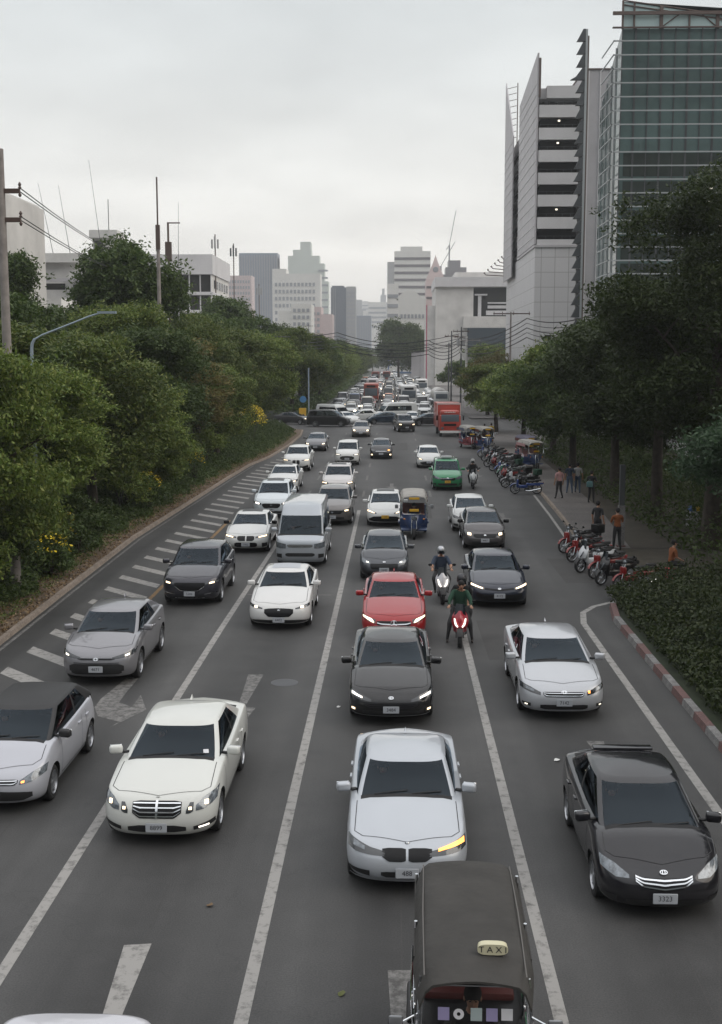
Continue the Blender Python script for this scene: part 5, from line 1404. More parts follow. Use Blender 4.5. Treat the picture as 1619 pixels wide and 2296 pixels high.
    # ---- features on the nose
    for ft in feats:
        kind, m_, pts = ft[0], ft[1], ft[2]
        o_ = ft[3] if len(ft) > 3 else {}
        off = o_.get('off', .008); tilt = o_.get('tilt', 0.0)
        if o_.get('pair'):
            for sd in (-1, 1):
                mb = MB()
                if strip_grid(S, pts, W, off=off, mirror=sd, tilt=tilt, mb=mb, nx=o_.get('nx', 10), nz=o_.get('nz', 3)):
                    mm = m_
                    if o_.get('amber_side') == sd: mm = o_.get('amber_mat', 'lamp_amber')
                    ob = mb.build(kind, mm, root)
                    ob.color = color
                    for (k2, m2, p2, o2) in o_.get('sub', []):
                        if o2.get('only') and o2['only'] != sd: continue
                        mb = MB()
                        if strip_grid(S, p2, W, off=o2.get('off', off + .008), mirror=sd, tilt=tilt, mb=mb, nx=8, nz=2): mb.build(k2, m2, ob)
        else:
            mb = MB()
            full = [(-u, a, b) for u, a, b in reversed(pts) if u > 0] + list(pts)
            if strip_grid(S, full, W, off=off, tilt=tilt, mb=mb, nx=20, nz=o_.get('nz', 4)):
                nb = o_.get('bars', 0)
                for k in range(nb):
                    g = (k + .5) / nb; t_ = o_.get('bw', .012)
                    bp = [(u * .97, a + (b - a) * g - t_ / 2, a + (b - a) * g + t_ / 2) for u, a, b in full]
                    strip_grid(S, bp, W, off=off + .012, tilt=tilt, mb=mb, nx=20, nz=1, mi=1)
                if o_.get('vbar'):
                    strip_grid(S, [(-.02, full[len(full) // 2][1], full[len(full) // 2][2]), (.02, full[len(full) // 2][1], full[len(full) // 2][2])], W, off=off + .02, mb=mb, nx=1, nz=4, mi=1)
                ob = mb.build(kind, [m_, o_.get('barmat', 'chrome')], root); ob.color = color
                if kind == 'grille' and o_.get('badge'):
                    bz, br, st = o_['badge']
                    h = S.front(0, bz, tilt) or S.front(0, bz - .05)
                    if h:
                        n_ = Vector((0, h[1].y if h[1].y < 0 else -h[1].y, h[1].z)).normalized()
                        q = n_.to_track_quat('Z', 'Y').to_matrix().to_4x4()
                        mt = Matrix.Translation(h[0] + n_ * .025) @ q
                        b_ = MB()
                        if st == 'star':
                            b_.lathe([(br * .86, 0), (br * .93, .008), (br, 0)], n=20, mtx=mt)
                            for k in range(3):
                                b_.box(-.008, .008, 0, br * .9, 0, .008, 0, mt @ Matrix.Rotation(2 * PI * k / 3, 4, 'Z'))
                        elif st == 'roundel':
                            b_.lathe([(0.001, .004), (br * .62, .004)], n=16, mi=1, mtx=mt)
                            for k in range(2):
                                b_.add([mt @ Vector((0, 0, .006))] + [mt @ Vector((br * .6 * math.cos(k * PI + t_ * PI / 8), br * .6 * math.sin(k * PI + t_ * PI / 8), .006)) for t_ in range(5)], [(0, i + 1, i + 2) for i in range(4)], 2)
                            b_.lathe([(br * .62, .005), (br * .92, .005)], n=16, mi=3, mtx=mt)
                            b_.lathe([(br * .92, .004), (br, .006), (br, -.01)], n=16, mtx=mt)
                        elif st == 'wing':
                            b_.lathe([(br * .82, 0), (br * .9, .008), (br, 0)], n=18, mtx=mt)
                            b_.box(-br * .6, 0, -.008, .008, 0, .008, 0, mt @ Matrix.Rotation(R(28), 4, 'Z'))
                            b_.box(0, br * .6, -.008, .008, 0, .008, 0, mt @ Matrix.Rotation(R(-28), 4, 'Z'))
                        else:
                            for rx, ry in ((br, br * .66), (br * .45, br * .62)):
                                b_.add([mt @ Vector(((rx - w_) * math.cos(t_ * PI / 9), (ry - w_) * math.sin(t_ * PI / 9), .006)) for w_ in (0, .012) for t_ in range(18)],
                                       [(i, (i + 1) % 18, 18 + (i + 1) % 18, 18 + i) for i in range(18)], 0, True)
                        b_.build('badge', ['chrome', 'badge_blue', 'plate_white', 'gloss_black'], ob)
    if plate:
        pz, txt = plate
        h = S.front(0, pz)
        y = (h[0].y if h else -L / 2) - .02
        mb = MB(); mb.bbox(-.17, .17, y - .012, y, pz - .075, pz + .075, .008, 0, 1)
        po = mb.build('number_plate', plate_mat, root)
        if txt:
            tx = text_mesh(txt, .105, 'plate_lettering', 'ink', po)
            tx.data.transform(Matrix.Translation((0, y - .0155, pz)) @ Matrix.Rotation(R(90), 4, 'X') @ Matrix.Diagonal((.95, 1.0, 1, 1)))
    # wipers
    if P.get('wiper', True) and 'windshield' in parts:
        WS = BVHTree.FromPolygons([Vector(p) for p in gv], [q for q, _ in gf['windshield']])
        mb = MB()
        for x0, x1 in ((-.5, .02), (.08, .55)):
            pts = []
            for i in range(5):
                x = x0 + (x1 - x0) * i / 4
                h = WS.ray_cast(Vector((x, P['cowl'] - L / 2 + .16 + .02 * i, 3)), Vector((0, 0, -1)))
                if h[0] is not None: pts.append(h[0] + h[1] * (.015 if h[1].z > 0 else -.015))
            if len(pts) > 2: mb.tube(pts, .008, 5)
        if mb.v: mb.build('wiper', 'black_plastic', root)
    if P.get('disc') and 'windshield' in parts and plate:
        h = WS.ray_cast(Vector((P['W'] * .30, P['cowl'] - L / 2 + .30, 3)), Vector((0, 0, -1))) if P.get('wiper', True) else (None, None)
        if h[0] is not None:
            n_ = h[1] if h[1].z > 0 else -h[1]
            q = Matrix.Translation(h[0] + n_ * .006) @ n_.to_track_quat('Z', 'Y').to_matrix().to_4x4()
            mb = MB(); mb.box(-.045, .045, -.05, .05, 0, .003, 0, q); mb.build('tax_sticker', 'sticker_white', root)
    if extras: extras(root, P, S, gv, gf, color)
    root['seat_y'] = P['header'] - L / 2 + P.get('seaty', .42); root['seat_z'] = P['zb'] - 1.0
    root.location = loc; root.rotation_euler = (0, 0, rz)
    return root

def place_front(o, L, front, rz=0.0):
    """front = ground point under the middle of the nose"""
    o.location = (front[0] - math.sin(rz) * L / 2 * 1.0, front[1] + math.cos(rz) * L / 2, 0)
    o.rotation_euler = (0, 0, rz)

def ex_antenna(root, P, S, gv, gf, color):
    mb = MB(); y = P['rr_'] - P['L'] / 2 - .12
    mb.add([(-.02, y - .08, P['H'] - .01), (.02, y - .08, P['H'] - .01), (.02, y + .06, P['H'] - .02), (-.02, y + .06, P['H'] - .02), (0, y + .03, P['H'] + .06), (0, y + .07, P['H'] + .05)],
           [(0, 1, 4), (1, 2, 5, 4), (2, 3, 5), (3, 0, 4, 5)])
    o = mb.build('roof_antenna', 'car_paint', root); o.color = color

def ex_sunroof(root, P, S, gv, gf, color, m='gloss_black'):
    B = BVHTree.FromPolygons([Vector(p) for p in gv], [q for q, _ in gf['body']])
    y0, y1 = P['header'] - P['L'] / 2 + .22, P['header'] - P['L'] / 2 + .22 + P.get('srl', .7)
    v = []; nx, ny = 8, 6
    for j in range(ny + 1):
        for i in range(nx + 1):
            x = -.42 + .84 * i / nx; y = y0 + (y1 - y0) * j / ny
            h = B.ray_cast(Vector((x, y, 3)), Vector((0, 0, -1)))
            v.append((h[0] if h[0] is not None else Vector((x, y, P['H']))) + Vector((0, 0, .006)))
    MB().add(v, [(j * (nx + 1) + i, j * (nx + 1) + i + 1, (j + 1) * (nx + 1) + i + 1, (j + 1) * (nx + 1) + i) for j in range(ny) for i in range(nx)], 0, True).build('sunroof', m, root)

def ex_rails(root, P, S, gv, gf, color):
    for sd in (-1, 1):
        mb = MB(); y0, y1 = P['header'] - P['L'] / 2 + .2, P['rr_'] - P['L'] / 2 - .1
        x = sd * (P['wroof'] - .04)
        mb.tube([(x, y0, P['H'] - .06), (x, y0 + .1, P['H'] + .01), (x, y1 - .1, P['H'] + .01), (x, y1, P['H'] - .07)], .018, 6)
        mb.build('roof_rail', 'chrome', root)
def ex_spoiler(root, P, S, gv, gf, color):
    mb = MB(); y = P['rr_'] - P['L'] / 2
    mb.bbox(-P['wroof'] * .8, P['wroof'] * .8, y - .05, y + .14, P['H'] - .075, P['H'] - .03, .015)
    o = mb.build('roof_spoiler', 'car_paint', root); o.color = color
def combo(*fs):
    def g(*a):
        for f in fs: f(*a)
    return g
# ================================================================== TRAFFIC NEAR THE CAMERA
W0 = (.58, .59, .58, 0); SILVER = (.42, .43, .45, .45); GREY = (.11, .11, .12, .5); DARK = (.018, .019, .022, .1); BLACK = (.006, .006, .007, .0)
def hl(u0, u1, a0, b0, a1, b1, m='lamp_glass', lit=None, bm='lamp_lit', sub=None, **k):
    d = dict(pair=True); d.update(k); s = []
    if lit:
        s.append(('bulb', bm, lit, {}))
    if sub: s += sub
    d['sub'] = s
    return ('headlight', m, [(u0, a0, b0), ((u0 + u1) / 2, (a0 + a1) / 2 - .01, (b0 + b1) / 2 + .01), (u1, a1, b1)], d)
def grille(w, lo, hi, low_w=None, m='gloss_black', **k):
    lw = low_w or w * .8
    return ('grille', m, [(0, lo, hi), (lw, lo, hi), (w, (lo + hi) / 2, hi - .01)], k)
def intake(w, lo, hi, m='black_plastic', **k):
    return ('lower_intake', m, [(0, lo, hi), (w * .8, lo, hi), (w, lo + .03, hi - .01)], k)
def fogs(u0, u1, lo, hi, lit=None, bm='lamp_soft'):
    d = dict(pair=True)
    if lit: d['sub'] = [('bulb', bm, lit, {})]
    return ('fog_lamp', 'black_plastic', [(u0, lo, hi), (u1, lo + .03, hi)], d)
def lip(z, m='chrome', w=.85, t=.016): return ('bumper_trim', m, [(0, z, z + t), (w, z + .01, z + .01 + t)], {})
def emb(z, r, st): return (z, r, st)

EX = dict(disc=True, L=4.87, W=1.86, H=1.47, fo=.84, wb=2.87, zn=.74, zc=.98, zb=1.0, zd=1.06, zt=1.0, cowl=1.32, header=2.2, rr_=3.55, deck=4.3, wbel=.80, wroof=.60, nose=.2)
SEDAN_S = dict(L=4.63, W=1.81, H=1.43, fo=.79, wb=2.81, zn=.66, zc=.95, zb=.97, zd=1.04, zt=.99, cowl=1.30, header=2.12, rr_=3.4, deck=4.15, wbel=.77, wroof=.585, nose=.22)
CAMRY = dict(L=4.88, W=1.84, H=1.445, fo=.96, wb=2.82, zn=.66, zc=.95, zb=.98, zd=1.08, zt=1.02, cowl=1.22, header=2.18, rr_=3.6, deck=4.4, wbel=.78, wroof=.58, nose=.24, r=.34)
COMPACT = dict(L=4.42, W=1.73, H=1.475, fo=.86, wb=2.6, zn=.66, zc=.97, zb=.99, zd=1.06, zt=1.02, cowl=.86, header=1.88, rr_=3.2, deck=3.95, wbel=.745, wroof=.57, nose=.24, r=.31)
HATCH = dict(L=4.2, W=1.74, H=1.48, fo=.84, wb=2.55, zn=.68, zc=.98, zb=1.0, zd=1.06, zt=.9, cowl=.90, header=1.78, rr_=3.45, deck=4.12, wbel=.75, wroof=.59, nose=.2, r=.31, hatch=True)
MZ3 = dict(L=4.46, W=1.8, H=1.44, fo=.93, wb=2.73, zn=.68, zc=.97, zb=1.0, zd=1.1, zt=.92, cowl=1.45, header=2.2, rr_=3.55, deck=4.35, wbel=.775, wroof=.585, nose=.2, hatch=True, cwin=.78)
SUVP = dict(L=4.56, W=1.84, H=1.67, fo=.9, wb=2.7, zn=.84, zc=1.08, zb=1.12, zd=1.18, zt=1.05, cowl=1.18, header=2.0, rr_=3.8, deck=4.45, wbel=.80, wroof=.64, nose=.16, r=.365, z0=.24, hatch=True, mz=.08)
CROSS = dict(L=4.36, W=1.8, H=1.56, fo=.92, wb=2.64, zn=.8, zc=1.04, zb=1.08, zd=1.16, zt=1.0, cowl=1.0, header=1.82, rr_=3.35, deck=4.2, wbel=.77, wroof=.6, nose=.24, r=.36, z0=.23, hatch=True, cwin=.72)
MPV = dict(L=4.45, W=1.75, H=1.7, fo=.86, wb=2.75, zn=.84, zc=1.08, zb=1.1, zd=1.12, zt=1.0, cowl=1.0, header=1.8, rr_=4.0, deck=4.38, wbel=.78, wroof=.66, nose=.14, r=.33, z0=.22, hatch=True)
VAN = dict(ghi=5, L=5.3, W=1.88, H=2.27, fo=1.1, wb=3.11, zn=1.0, zc=1.17, zb=1.2, zd=1.2, zt=1.15, cowl=.46, header=1.25, rr_=5.05, deck=5.25, wbel=.865, wroof=.74, nose=.1, r=.34, Df=.4, gD=.24, gp=4, roofdrop=.02, ms=.3, mz=.14, hoodseam=False, rpow=1, bs=1.75, crown=.02, pf=3.8)
BIGMPV = dict(L=4.95, W=1.85, H=1.93, fo=.9, wb=3.0, zn=.9, zc=1.15, zb=1.17, zd=1.17, zt=1.1, cowl=.85, header=1.75, rr_=4.6, deck=4.88, wbel=.84, wroof=.72, nose=.14, r=.34, roofdrop=.02, crown=.04)
PICK = dict(L=4.7, W=1.85, H=1.8, fo=.92, wb=2.8, zn=.98, zc=1.16, zb=1.18, zd=1.18, zt=1.1, cowl=1.25, header=1.95, rr_=4.1, deck=4.6, wbel=.82, wroof=.66, nose=.1, r=.38, z0=.27, hatch=True)

NEAR = []
def veh(name, P, feats, color, front, label, rz=0.0, group='cars queueing towards the camera', cat='car', **k):
    o = make_car(name, P, feats, color, (0, 0, 0), 0, label, cat, group, **k)
    place_front(o, dict(DEF, **P)['L'], front, rz)
    NEAR.append((o, front[1], label))
    return o

# the front row
veh('sedan', EX, [
 ('grille', 'gloss_black', [(0, .50, .745), (.30, .50, .745), (.42, .58, .73)], dict(bars=4, bw=.016, vbar=True, badge=(.80, .045, 'star'))),
 ('headlight', 'lamp_glass', [(.66, .60, .68), (.78, .61, .77), (.9, .66, .81), (.97, .70, .82)], dict(pair=True, sub=[('bulb', 'lamp_lit', [(.79, .67, .73), (.85, .67, .73)], {})])),
 ('headlight', 'lamp_dark', [(.50, .57, .62), (.56, .57, .72), (.62, .60, .72)], dict(pair=True, sub=[('bulb', 'lamp_lit', [(.54, .62, .66), (.59, .62, .66)], {})])),
 ('lower_intake', 'black_plastic', [(0, .27, .39), (.3, .27, .39), (.5, .29, .36)], {}),
 ('fog_lamp', 'black_plastic', [(.62, .29, .36), (.95, .34, .42)], dict(pair=True, sub=[('bulb', 'lamp_white', [(.7, .325, .355), (.86, .34, .37)], dict(only=1))])),
], (.58, .59, .56, 0), (-3.74, 17.86), 'cream white executive saloon with dark slatted grille and lamps lit', plate=(.355, '8899'), extras=ex_antenna)
veh('sedan', SEDAN_S, [
 ('grille', 'gloss_black', [(.02, .53, .66), (.08, .51, .67), (.30, .515, .67), (.40, .57, .66)], dict(pair=True)),
 ('grille', 'gloss_black', [(0, .30, .31), (.01, .30, .31)], dict(badge=(.73, .042, 'roundel'))),
 ('headlight', 'lamp_dark', [(.36, .58, .635), (.6, .585, .67), (.85, .60, .73), (.95, .63, .75)], dict(pair=True, sub=[('bulb', 'lamp_glass', [(.68, .63, .67), (.86, .66, .72)], dict(only=-1)), ('bulb', 'lamp_amber', [(.5, .63, .66), (.62, .645, .68), (.92, .68, .735)], dict(only=1))])),
 intake(.42, .28, .37), fogs(.6, .93, .28, .37), ('bumper_trim', 'car_paint', [(0, .245, .265), (.9, .26, .285)], dict(off=.04)),
], (.44, .465, .50, .3), (0.22, 16.29), 'silver saloon right behind the dark canvas roofed three wheeler', plate=(.36, '488'), extras=ex_antenna)
veh('sedan', CAMRY, [
 grille(.62, .40, .52, .5, bars=3, bw=.008, barmat='alloy_dark', badge=(.60, .055, 'oval')),
 ('headlight', 'lamp_dark', [(.46, .53, .575), (.7, .56, .66), (.95, .63, .73)], dict(pair=True, sub=[('bulb', 'lamp_white', [(.66, .585, .615), (.9, .645, .69)], {})])),
 intake(.66, .25, .36), ('fog_lamp', 'black_plastic', [(.78, .30, .4), (.94, .32, .42)], dict(pair=True, sub=[('bulb', 'lamp_lit', [(.82, .34, .38), (.9, .345, .385)], {})])), lip(.225, 'alloy', .9),
], BLACK, (-0.03, 24.21), 'glossy black saloon stopped behind the silver one with white lamps lit', plate=(.38, '3484'), extras=ex_antenna)
veh('sedan', dict(CAMRY, zn=.70), [
 grille(.48, .53, .63, .42, bars=2, bw=.012, badge=(.62, .06, 'oval')),
 ('headlight', 'lamp_dark', [(.54, .56, .62), (.75, .60, .70), (.97, .66, .76)], dict(pair=True, sub=[('bulb', 'lamp_amber', [(.56, .60, .645), (.61, .60, .65)], dict(only=1)), ('bulb', 'lamp_glass', [(.68, .62, .66), (.86, .66, .71)], {})])),
 intake(.55, .26, .37), fogs(.76, .94, .3, .38, [(.82, .33, .36), (.88, .33, .36)], 'lamp_soft'), lip(.225, 'car_paint', .93, .03),
], (.46, .475, .50, .35), (3.68, 24.69), 'silver saloon in the kerb lane with an amber indicator glowing', plate=(.42, '7142'), extras=ex_antenna)
veh('sedan', dict(COMPACT, W=1.75, L=4.3), [
 ('grille', 'gloss_black', [(0, .46, .61), (.34, .50, .62), (.46, .57, .64)], dict(bars=3, bw=.018, badge=(.665, .055, 'oval'))),
 ('headlight', 'lamp_glass', [(.54, .60, .64), (.74, .60, .74), (.94, .68, .80)], dict(pair=True)),
 intake(.6, .26, .34), fogs(.72, .92, .28, .36),
], (.008, .008, .011, .05), (3.76, 15.56), 'black saloon in the kerb lane with curved chrome grille bars, lamps off', plate=(.37, '3323'), extras=ex_spoiler)
veh('hatchback', dict(HATCH, L=4.0), [
 grille(.52, .53, .62, .46, bars=2, bw=.014, badge=(.58, .05, 'oval')),
 ('headlight', 'lamp_glass', [(.55, .54, .60), (.78, .57, .72), (.97, .66, .78)], dict(pair=True, sub=[('bulb', 'lamp_amber', [(.58, .56, .59), (.64, .565, .6)], {})])),
 ('lower_intake', 'black_plastic', [(0, .26, .44), (.6, .26, .42), (.78, .32, .40)], {}), ('bumper_trim', 'car_paint', [(0, .19, .22), (.92, .2, .235)], dict(off=.035)),
], (.42, .43, .47, .2), (-6.83, 19.12), 'pale silver hatchback with a matt black roof cut by the picture edge', plate=(.44, '7306'), roof_mat='black_plastic', mirror_mat='black_plastic')
veh('crossover', CROSS, [
 grille(.5, .64, .68, .42, badge=(.655, .06, 'oval')),
 ('headlight', 'lamp_dark', [(.42, .66, .70), (.7, .68, .77), (.97, .74, .86)], dict(pair=True, sub=[('bulb', 'lamp_soft', [(.74, .71, .74), (.84, .73, .77)], {})])),
 ('lower_intake', 'black_plastic', [(0, .30, .55), (.6, .30, .55), (.72, .36, .5)], {}), lip(.555, 'alloy_dark', .6), ('bumper_trim', 'car_paint', [(.66, .30, .38), (.86, .27, .40)], dict(pair=True, off=.02)),
], (.22, .22, .235, .4), (-7.03, 27.09), 'silver grey coupe-like crossover in the far lane beside the hatched markings', plate=(.43, '4671'), extras=ex_antenna)
veh('crossover', SUVP, [
 ('grille', 'gloss_black', [(0, .52, .76), (.3, .53, .76), (.48, .64, .76), (.52, .70, .75)], dict()),
 ('headlight', 'lamp_dark', [(.52, .70, .76), (.75, .72, .80), (.95, .76, .85)], dict(pair=True, sub=[('bulb', 'lamp_lit', [(.66, .72, .765), (.82, .74, .79)], {})])),
 ('bumper_trim', 'chrome', [(0, .495, .515), (.3, .51, .53), (.5, .64, .66)], dict(off=.02)), ('bumper_trim', 'chrome', [(.5, .40, .415), (.9, .45, .468)], dict(pair=True)), intake(.5, .28, .36), lip(.27, 'alloy', .5),
], (.035, .035, .045, .4), (-6.37, 36.19), 'dark grey crossover with a wide chrome framed grille beside the hatching', plate=(.42, '5506'))
veh('hatchback', MZ3, [
 ('grille', 'gloss_black', [(0, .40, .65), (.34, .42, .64), (.46, .52, .62)], dict(badge=(.60, .055, 'wing'))),
 ('headlight', 'lamp_dark', [(.52, .62, .65), (.74, .64, .70), (.95, .68, .75)], dict(pair=True, sub=[('bulb', 'lamp_lit', [(.68, .64, .69), (.78, .645, .695)], {})])),
 ('lower_intake', 'black_plastic', [(0, .22, .33), (.6, .24, .33), (.92, .26, .30)], {}),
], (.60, .60, .59, 0), (-3.26, 32.96), 'white hatchback with a rounded black grille and a closed sunroof', plate=(.33, '6402'), extras=lambda *a: ex_sunroof(*a, m='plate_white'))
veh('sedan', dict(SEDAN_S, L=4.7), [
 ('grille', 'gloss_black', [(.03, .50, .68), (.3, .50, .68), (.38, .56, .66)], dict(pair=True)),
 ('headlight', 'lamp_dark', [(.42, .60, .66), (.7, .62, .69), (.95, .66, .74)], dict(pair=True, sub=[('bulb', 'lamp_lit', [(.56, .62, .655), (.9, .665, .71)], {})])),
 ('lower_intake', 'gloss_black', [(0, .26, .44), (.42, .26, .44), (.5, .3, .4)], {}), fogs(.7, .92, .25, .42),
], W0, (-5.88, 46.41), 'white saloon with black mirrors and a dark sunroof beside the hatching', plate=(.36, '1902'), mirror_mat='gloss_black', extras=ex_sunroof)
veh('crossover', dict(SUVP, L=4.6), [
 ('grille', 'gloss_black', [(0, .50, .74), (.36, .52, .74), (.48, .62, .72)], dict(badge=(.66, .06, 'oval'))),
 ('headlight', 'lamp_dark', [(.52, .68, .74), (.75, .70, .80), (.95, .74, .84)], dict(pair=True, sub=[('bulb', 'lamp_white', [(.62, .69, .76), (.84, .73, .80)], {})])),
 ('lower_intake', 'black_plastic', [(0, .28, .40), (.5, .28, .38), (.8, .34, .42)], {}), lip(.33, 'chrome', .6),
], (.55, .60, .63, .05), (-5.92, 56.68), 'pale blue crossover with bright lamps behind the white saloon', plate=(.45, '2280'), extras=ex_sunroof)
veh('sedan', EX, [
 grille(.4, .52, .70, .34, badge=(.61, .08, 'star')),
 ('headlight', 'lamp_dark', [(.5, .58, .68), (.75, .62, .75), (.95, .68, .78)], dict(pair=True, sub=[('bulb', 'lamp_lit', [(.7, .64, .69), (.82, .66, .71)], dict(only=1))])),
 intake(.5, .28, .38), fogs(.65, .92, .28, .38),
], W0, (-6.43, 67.61), 'white saloon with one lamp glowing behind the pale blue crossover', plate=(.38, '911'), extras=ex_sunroof)
veh('crossover', dict(SUVP, L=4.7, W=1.9), [
 ('grille', 'gloss_black', [(.03, .50, .78), (.2, .48, .78), (.26, .55, .75)], dict(pair=True)),
 ('headlight', 'lamp_dark', [(.4, .74, .79), (.7, .75, .81), (.95, .78, .85)], dict(pair=True, sub=[('bulb', 'lamp_lit', [(.6, .755, .785), (.9, .78, .82)], {})])),
 ('lower_intake', 'gloss_black', [(0, .26, .36), (.5, .26, .36), (.85, .28, .46)], {}),
], W0, (-6.67, 80.58), 'white crossover with a tall split grille beside the hedge', plate=(.42, '4410'))
veh('sedan', CAMRY, [
 grille(.6, .42, .56, .5, bars=2, bw=.01),
 ('headlight', 'lamp_dark', [(.46, .56, .61), (.7, .59, .68), (.95, .64, .73)], dict(pair=True, sub=[('bulb', 'lamp_lit', [(.6, .59, .64), (.82, .62, .68)], {})])),
 intake(.6, .26, .36),
], GREY, (-6.51, 98.13), 'dark grey saloon with two lit lamps next to the hedge end', plate=(.38, '7120'))
veh('minivan', VAN, [
 ('grille', 'black_plastic', [(0, .74, .86), (.44, .76, .86), (.5, .80, .85)], dict(bars=2, bw=.03, barmat='chrome')),
 ('headlight', 'lamp_glass', [(.56, .72, .88), (.8, .72, .92), (.96, .76, .96)], dict(pair=True)),
 ('lower_intake', 'black_plastic', [(0, .42, .55), (.5, .42, .55), (.58, .46, .52)], {}), fogs(.72, .93, .36, .52), lip(.27, 'car_paint', .95, .05),
], (.40, .43, .465, .3), (-3.46, 43.27), 'tall silver passenger van with ribbed roof behind the white hatchback', cat='van', extras=None)
veh('crossover', dict(SUVP, H=1.65), [
 grille(.5, .56, .72, .42, badge=(.64, .05, 'oval')),
 ('headlight', 'lamp_dark', [(.5, .64, .74), (.75, .68, .8), (.95, .72, .84)], dict(pair=True, sub=[('bulb', 'lamp_lit', [(.62, .68, .74), (.8, .7, .76)], {})])),
 intake(.6, .3, .42), lip(.3, 'chrome', .7),
], (.15, .14, .135, .5), (-2.83, 54.25), 'dark bronze crossover half hidden behind the tall silver van', plate=(.42, '3661'))
veh('crossover', SUVP, [
 ('grille', 'gloss_black', [(0, .52, .76), (.4, .54, .76), (.5, .62, .72)], dict(bars=1, bw=.03, badge=(.65, .08, 'star'))),
 ('headlight', 'lamp_dark', [(.54, .68, .78), (.75, .7, .84), (.95, .74, .86)], dict(pair=True, sub=[('bulb', 'lamp_lit', [(.64, .74, .79), (.9, .77, .82)], {})])),
 intake(.7, .3, .46), lip(.27, 'chrome', .8, .03),
], (.5, .48, .47, .35), (-3.15, 65.89), 'champagne crossover with wide lit lamps behind the bronze one', plate=(.46, '8050'), extras=combo(ex_rails, ex_sunroof))
veh('minivan', MPV, [
 ('grille', 'gloss_black', [(0, .42, .70), (.4, .42, .68), (.58, .5, .62)], dict(bars=1, bw=.02)),
 ('headlight', 'lamp_dark', [(.5, .74, .80), (.75, .74, .84), (.95, .76, .88)], dict(pair=True, sub=[('bulb', 'lamp_soft', [(.6, .76, .79), (.9, .79, .83)], {})])),
 intake(.8, .26, .36), lip(.26, 'car_paint', .9, .04),
], W0, (-3.36, 85.18), 'white people carrier with a large black lower grille', plate=(.5, '6122'), cat='minivan')
veh('sedan', COMPACT, [
 grille(.5, .56, .64, .42, bars=1, bw=.02),
 ('headlight', 'lamp_dark', [(.52, .6, .68), (.75, .62, .74), (.95, .66, .78)], dict(pair=True, sub=[('bulb', 'lamp_amber', [(.6, .64, .72), (.76, .66, .73)], dict(only=1))])),
 intake(.6, .26, .38), ('fog_lamp', 'black_plastic', [(.7, .3, .42), (.92, .3, .42)], dict(pair=True, sub=[('bulb', 'lamp_lit', [(.74, .31, .40), (.88, .31, .40)], {})])),
], DARK, (-0.95, 90.68), 'near black saloon with two low fog lamps lit in the middle lane', plate=(.42, '3316'))
veh('taxi', dict(CAMRY, H=1.5), [
 grille(.5, .48, .62, .42, bars=2, bw=.012),
 ('headlight', 'lamp_dark', [(.5, .58, .68), (.75, .6, .74), (.95, .66, .78)], dict(pair=True, sub=[('bulb', 'lamp_lit', [(.6, .60, .70), (.8, .62, .73)], {})])),
 intake(.6, .26, .38),
], (.17, .16, .15, .4), (-3.21, 115.92), 'bronze grey saloon with bright lamps just before the crossing', plate=(.42, '5019'), cat='car')
veh('crossover', PICK, [
 grille(.5, .6, .84, .45, bars=2, bw=.014),
 ('headlight', 'lamp_dark', [(.54, .74, .84), (.75, .76, .88), (.95, .8, .92)], dict(pair=True, sub=[('bulb', 'lamp_lit', [(.62, .76, .84), (.86, .78, .87)], {})])),
 intake(.6, .34, .5),
], (.045, .042, .042, .2), (1.43, 123.94), 'black off-roader with bright lamps leaving the crossing', rz=R(8), plate=(.5, '777'))
veh('hatchback', HATCH, [
 ('lower_intake', 'gloss_black', [(0, .24, .50), (.6, .26, .48), (.86, .30, .38)], {}),
 ('headlight', 'lamp_dark', [(.46, .60, .64), (.75, .63, .71), (.96, .7, .79)], dict(pair=True, sub=[('bulb', 'lamp_lit', [(.56, .615, .64), (.93, .70, .76)], {})])),
], W0, (-0.37, 54.02), 'white hatchback with a yellow number plate beside the blue tuk-tuk', plate=(.47, '118'), plate_mat='plate_yellow', extras=ex_sunroof)
veh('sedan', COMPACT, [
 grille(.56, .44, .62, .5, badge=(.66, .05, 'oval')),
 ('headlight', 'lamp_glass', [(.56, .60, .66), (.76, .62, .74), (.96, .68, .80)], dict(pair=True, sub=[('bulb', 'lamp_soft', [(.62, .64, .67), (.72, .65, .69)], {})])),
 ('lower_intake', 'black_plastic', [(0, .24, .34), (.6, .26, .38), (.92, .3, .48)], {}), lip(.22, 'alloy_dark', .8),
], (.055, .06, .07, .4), (-0.31, 40.55), 'blue grey saloon stopped right behind the red hatchback', plate=(.42, '2640'))
veh('hatchback', dict(MZ3, H=1.45), [
 ('grille', 'gloss_black', [(0, .46, .63), (.4, .48, .63), (.52, .54, .62)], dict(bars=1, bw=.022, badge=(.56, .095, 'star'))),
 ('headlight', 'lamp_dark', [(.56, .56, .66), (.75, .6, .70), (.95, .68, .76)], dict(pair=True, sub=[('bulb', 'lamp_lit', [(.60, .575, .60), (.66, .59, .67), (.93, .70, .735)], {})])),
 intake(.6, .26, .36),
], (.30, .012, .015, .15), (0.03, 31.48), 'red hatchback between the blue grey saloon and the glossy black one', plate=(.36, '902'), extras=ex_antenna)
veh('sedan', COMPACT, [
 grille(.5, .54, .64, .42, bars=1, bw=.02),
 ('headlight', 'lamp_dark', [(.52, .6, .66), (.75, .62, .72), (.95, .66, .78)], dict(pair=True)),
 intake(.6, .26, .38), fogs(.7, .92, .28, .4),
], W0, (3.5, 52.26), 'white saloon without lights behind the gunmetal one', plate=(.42, '5581'))
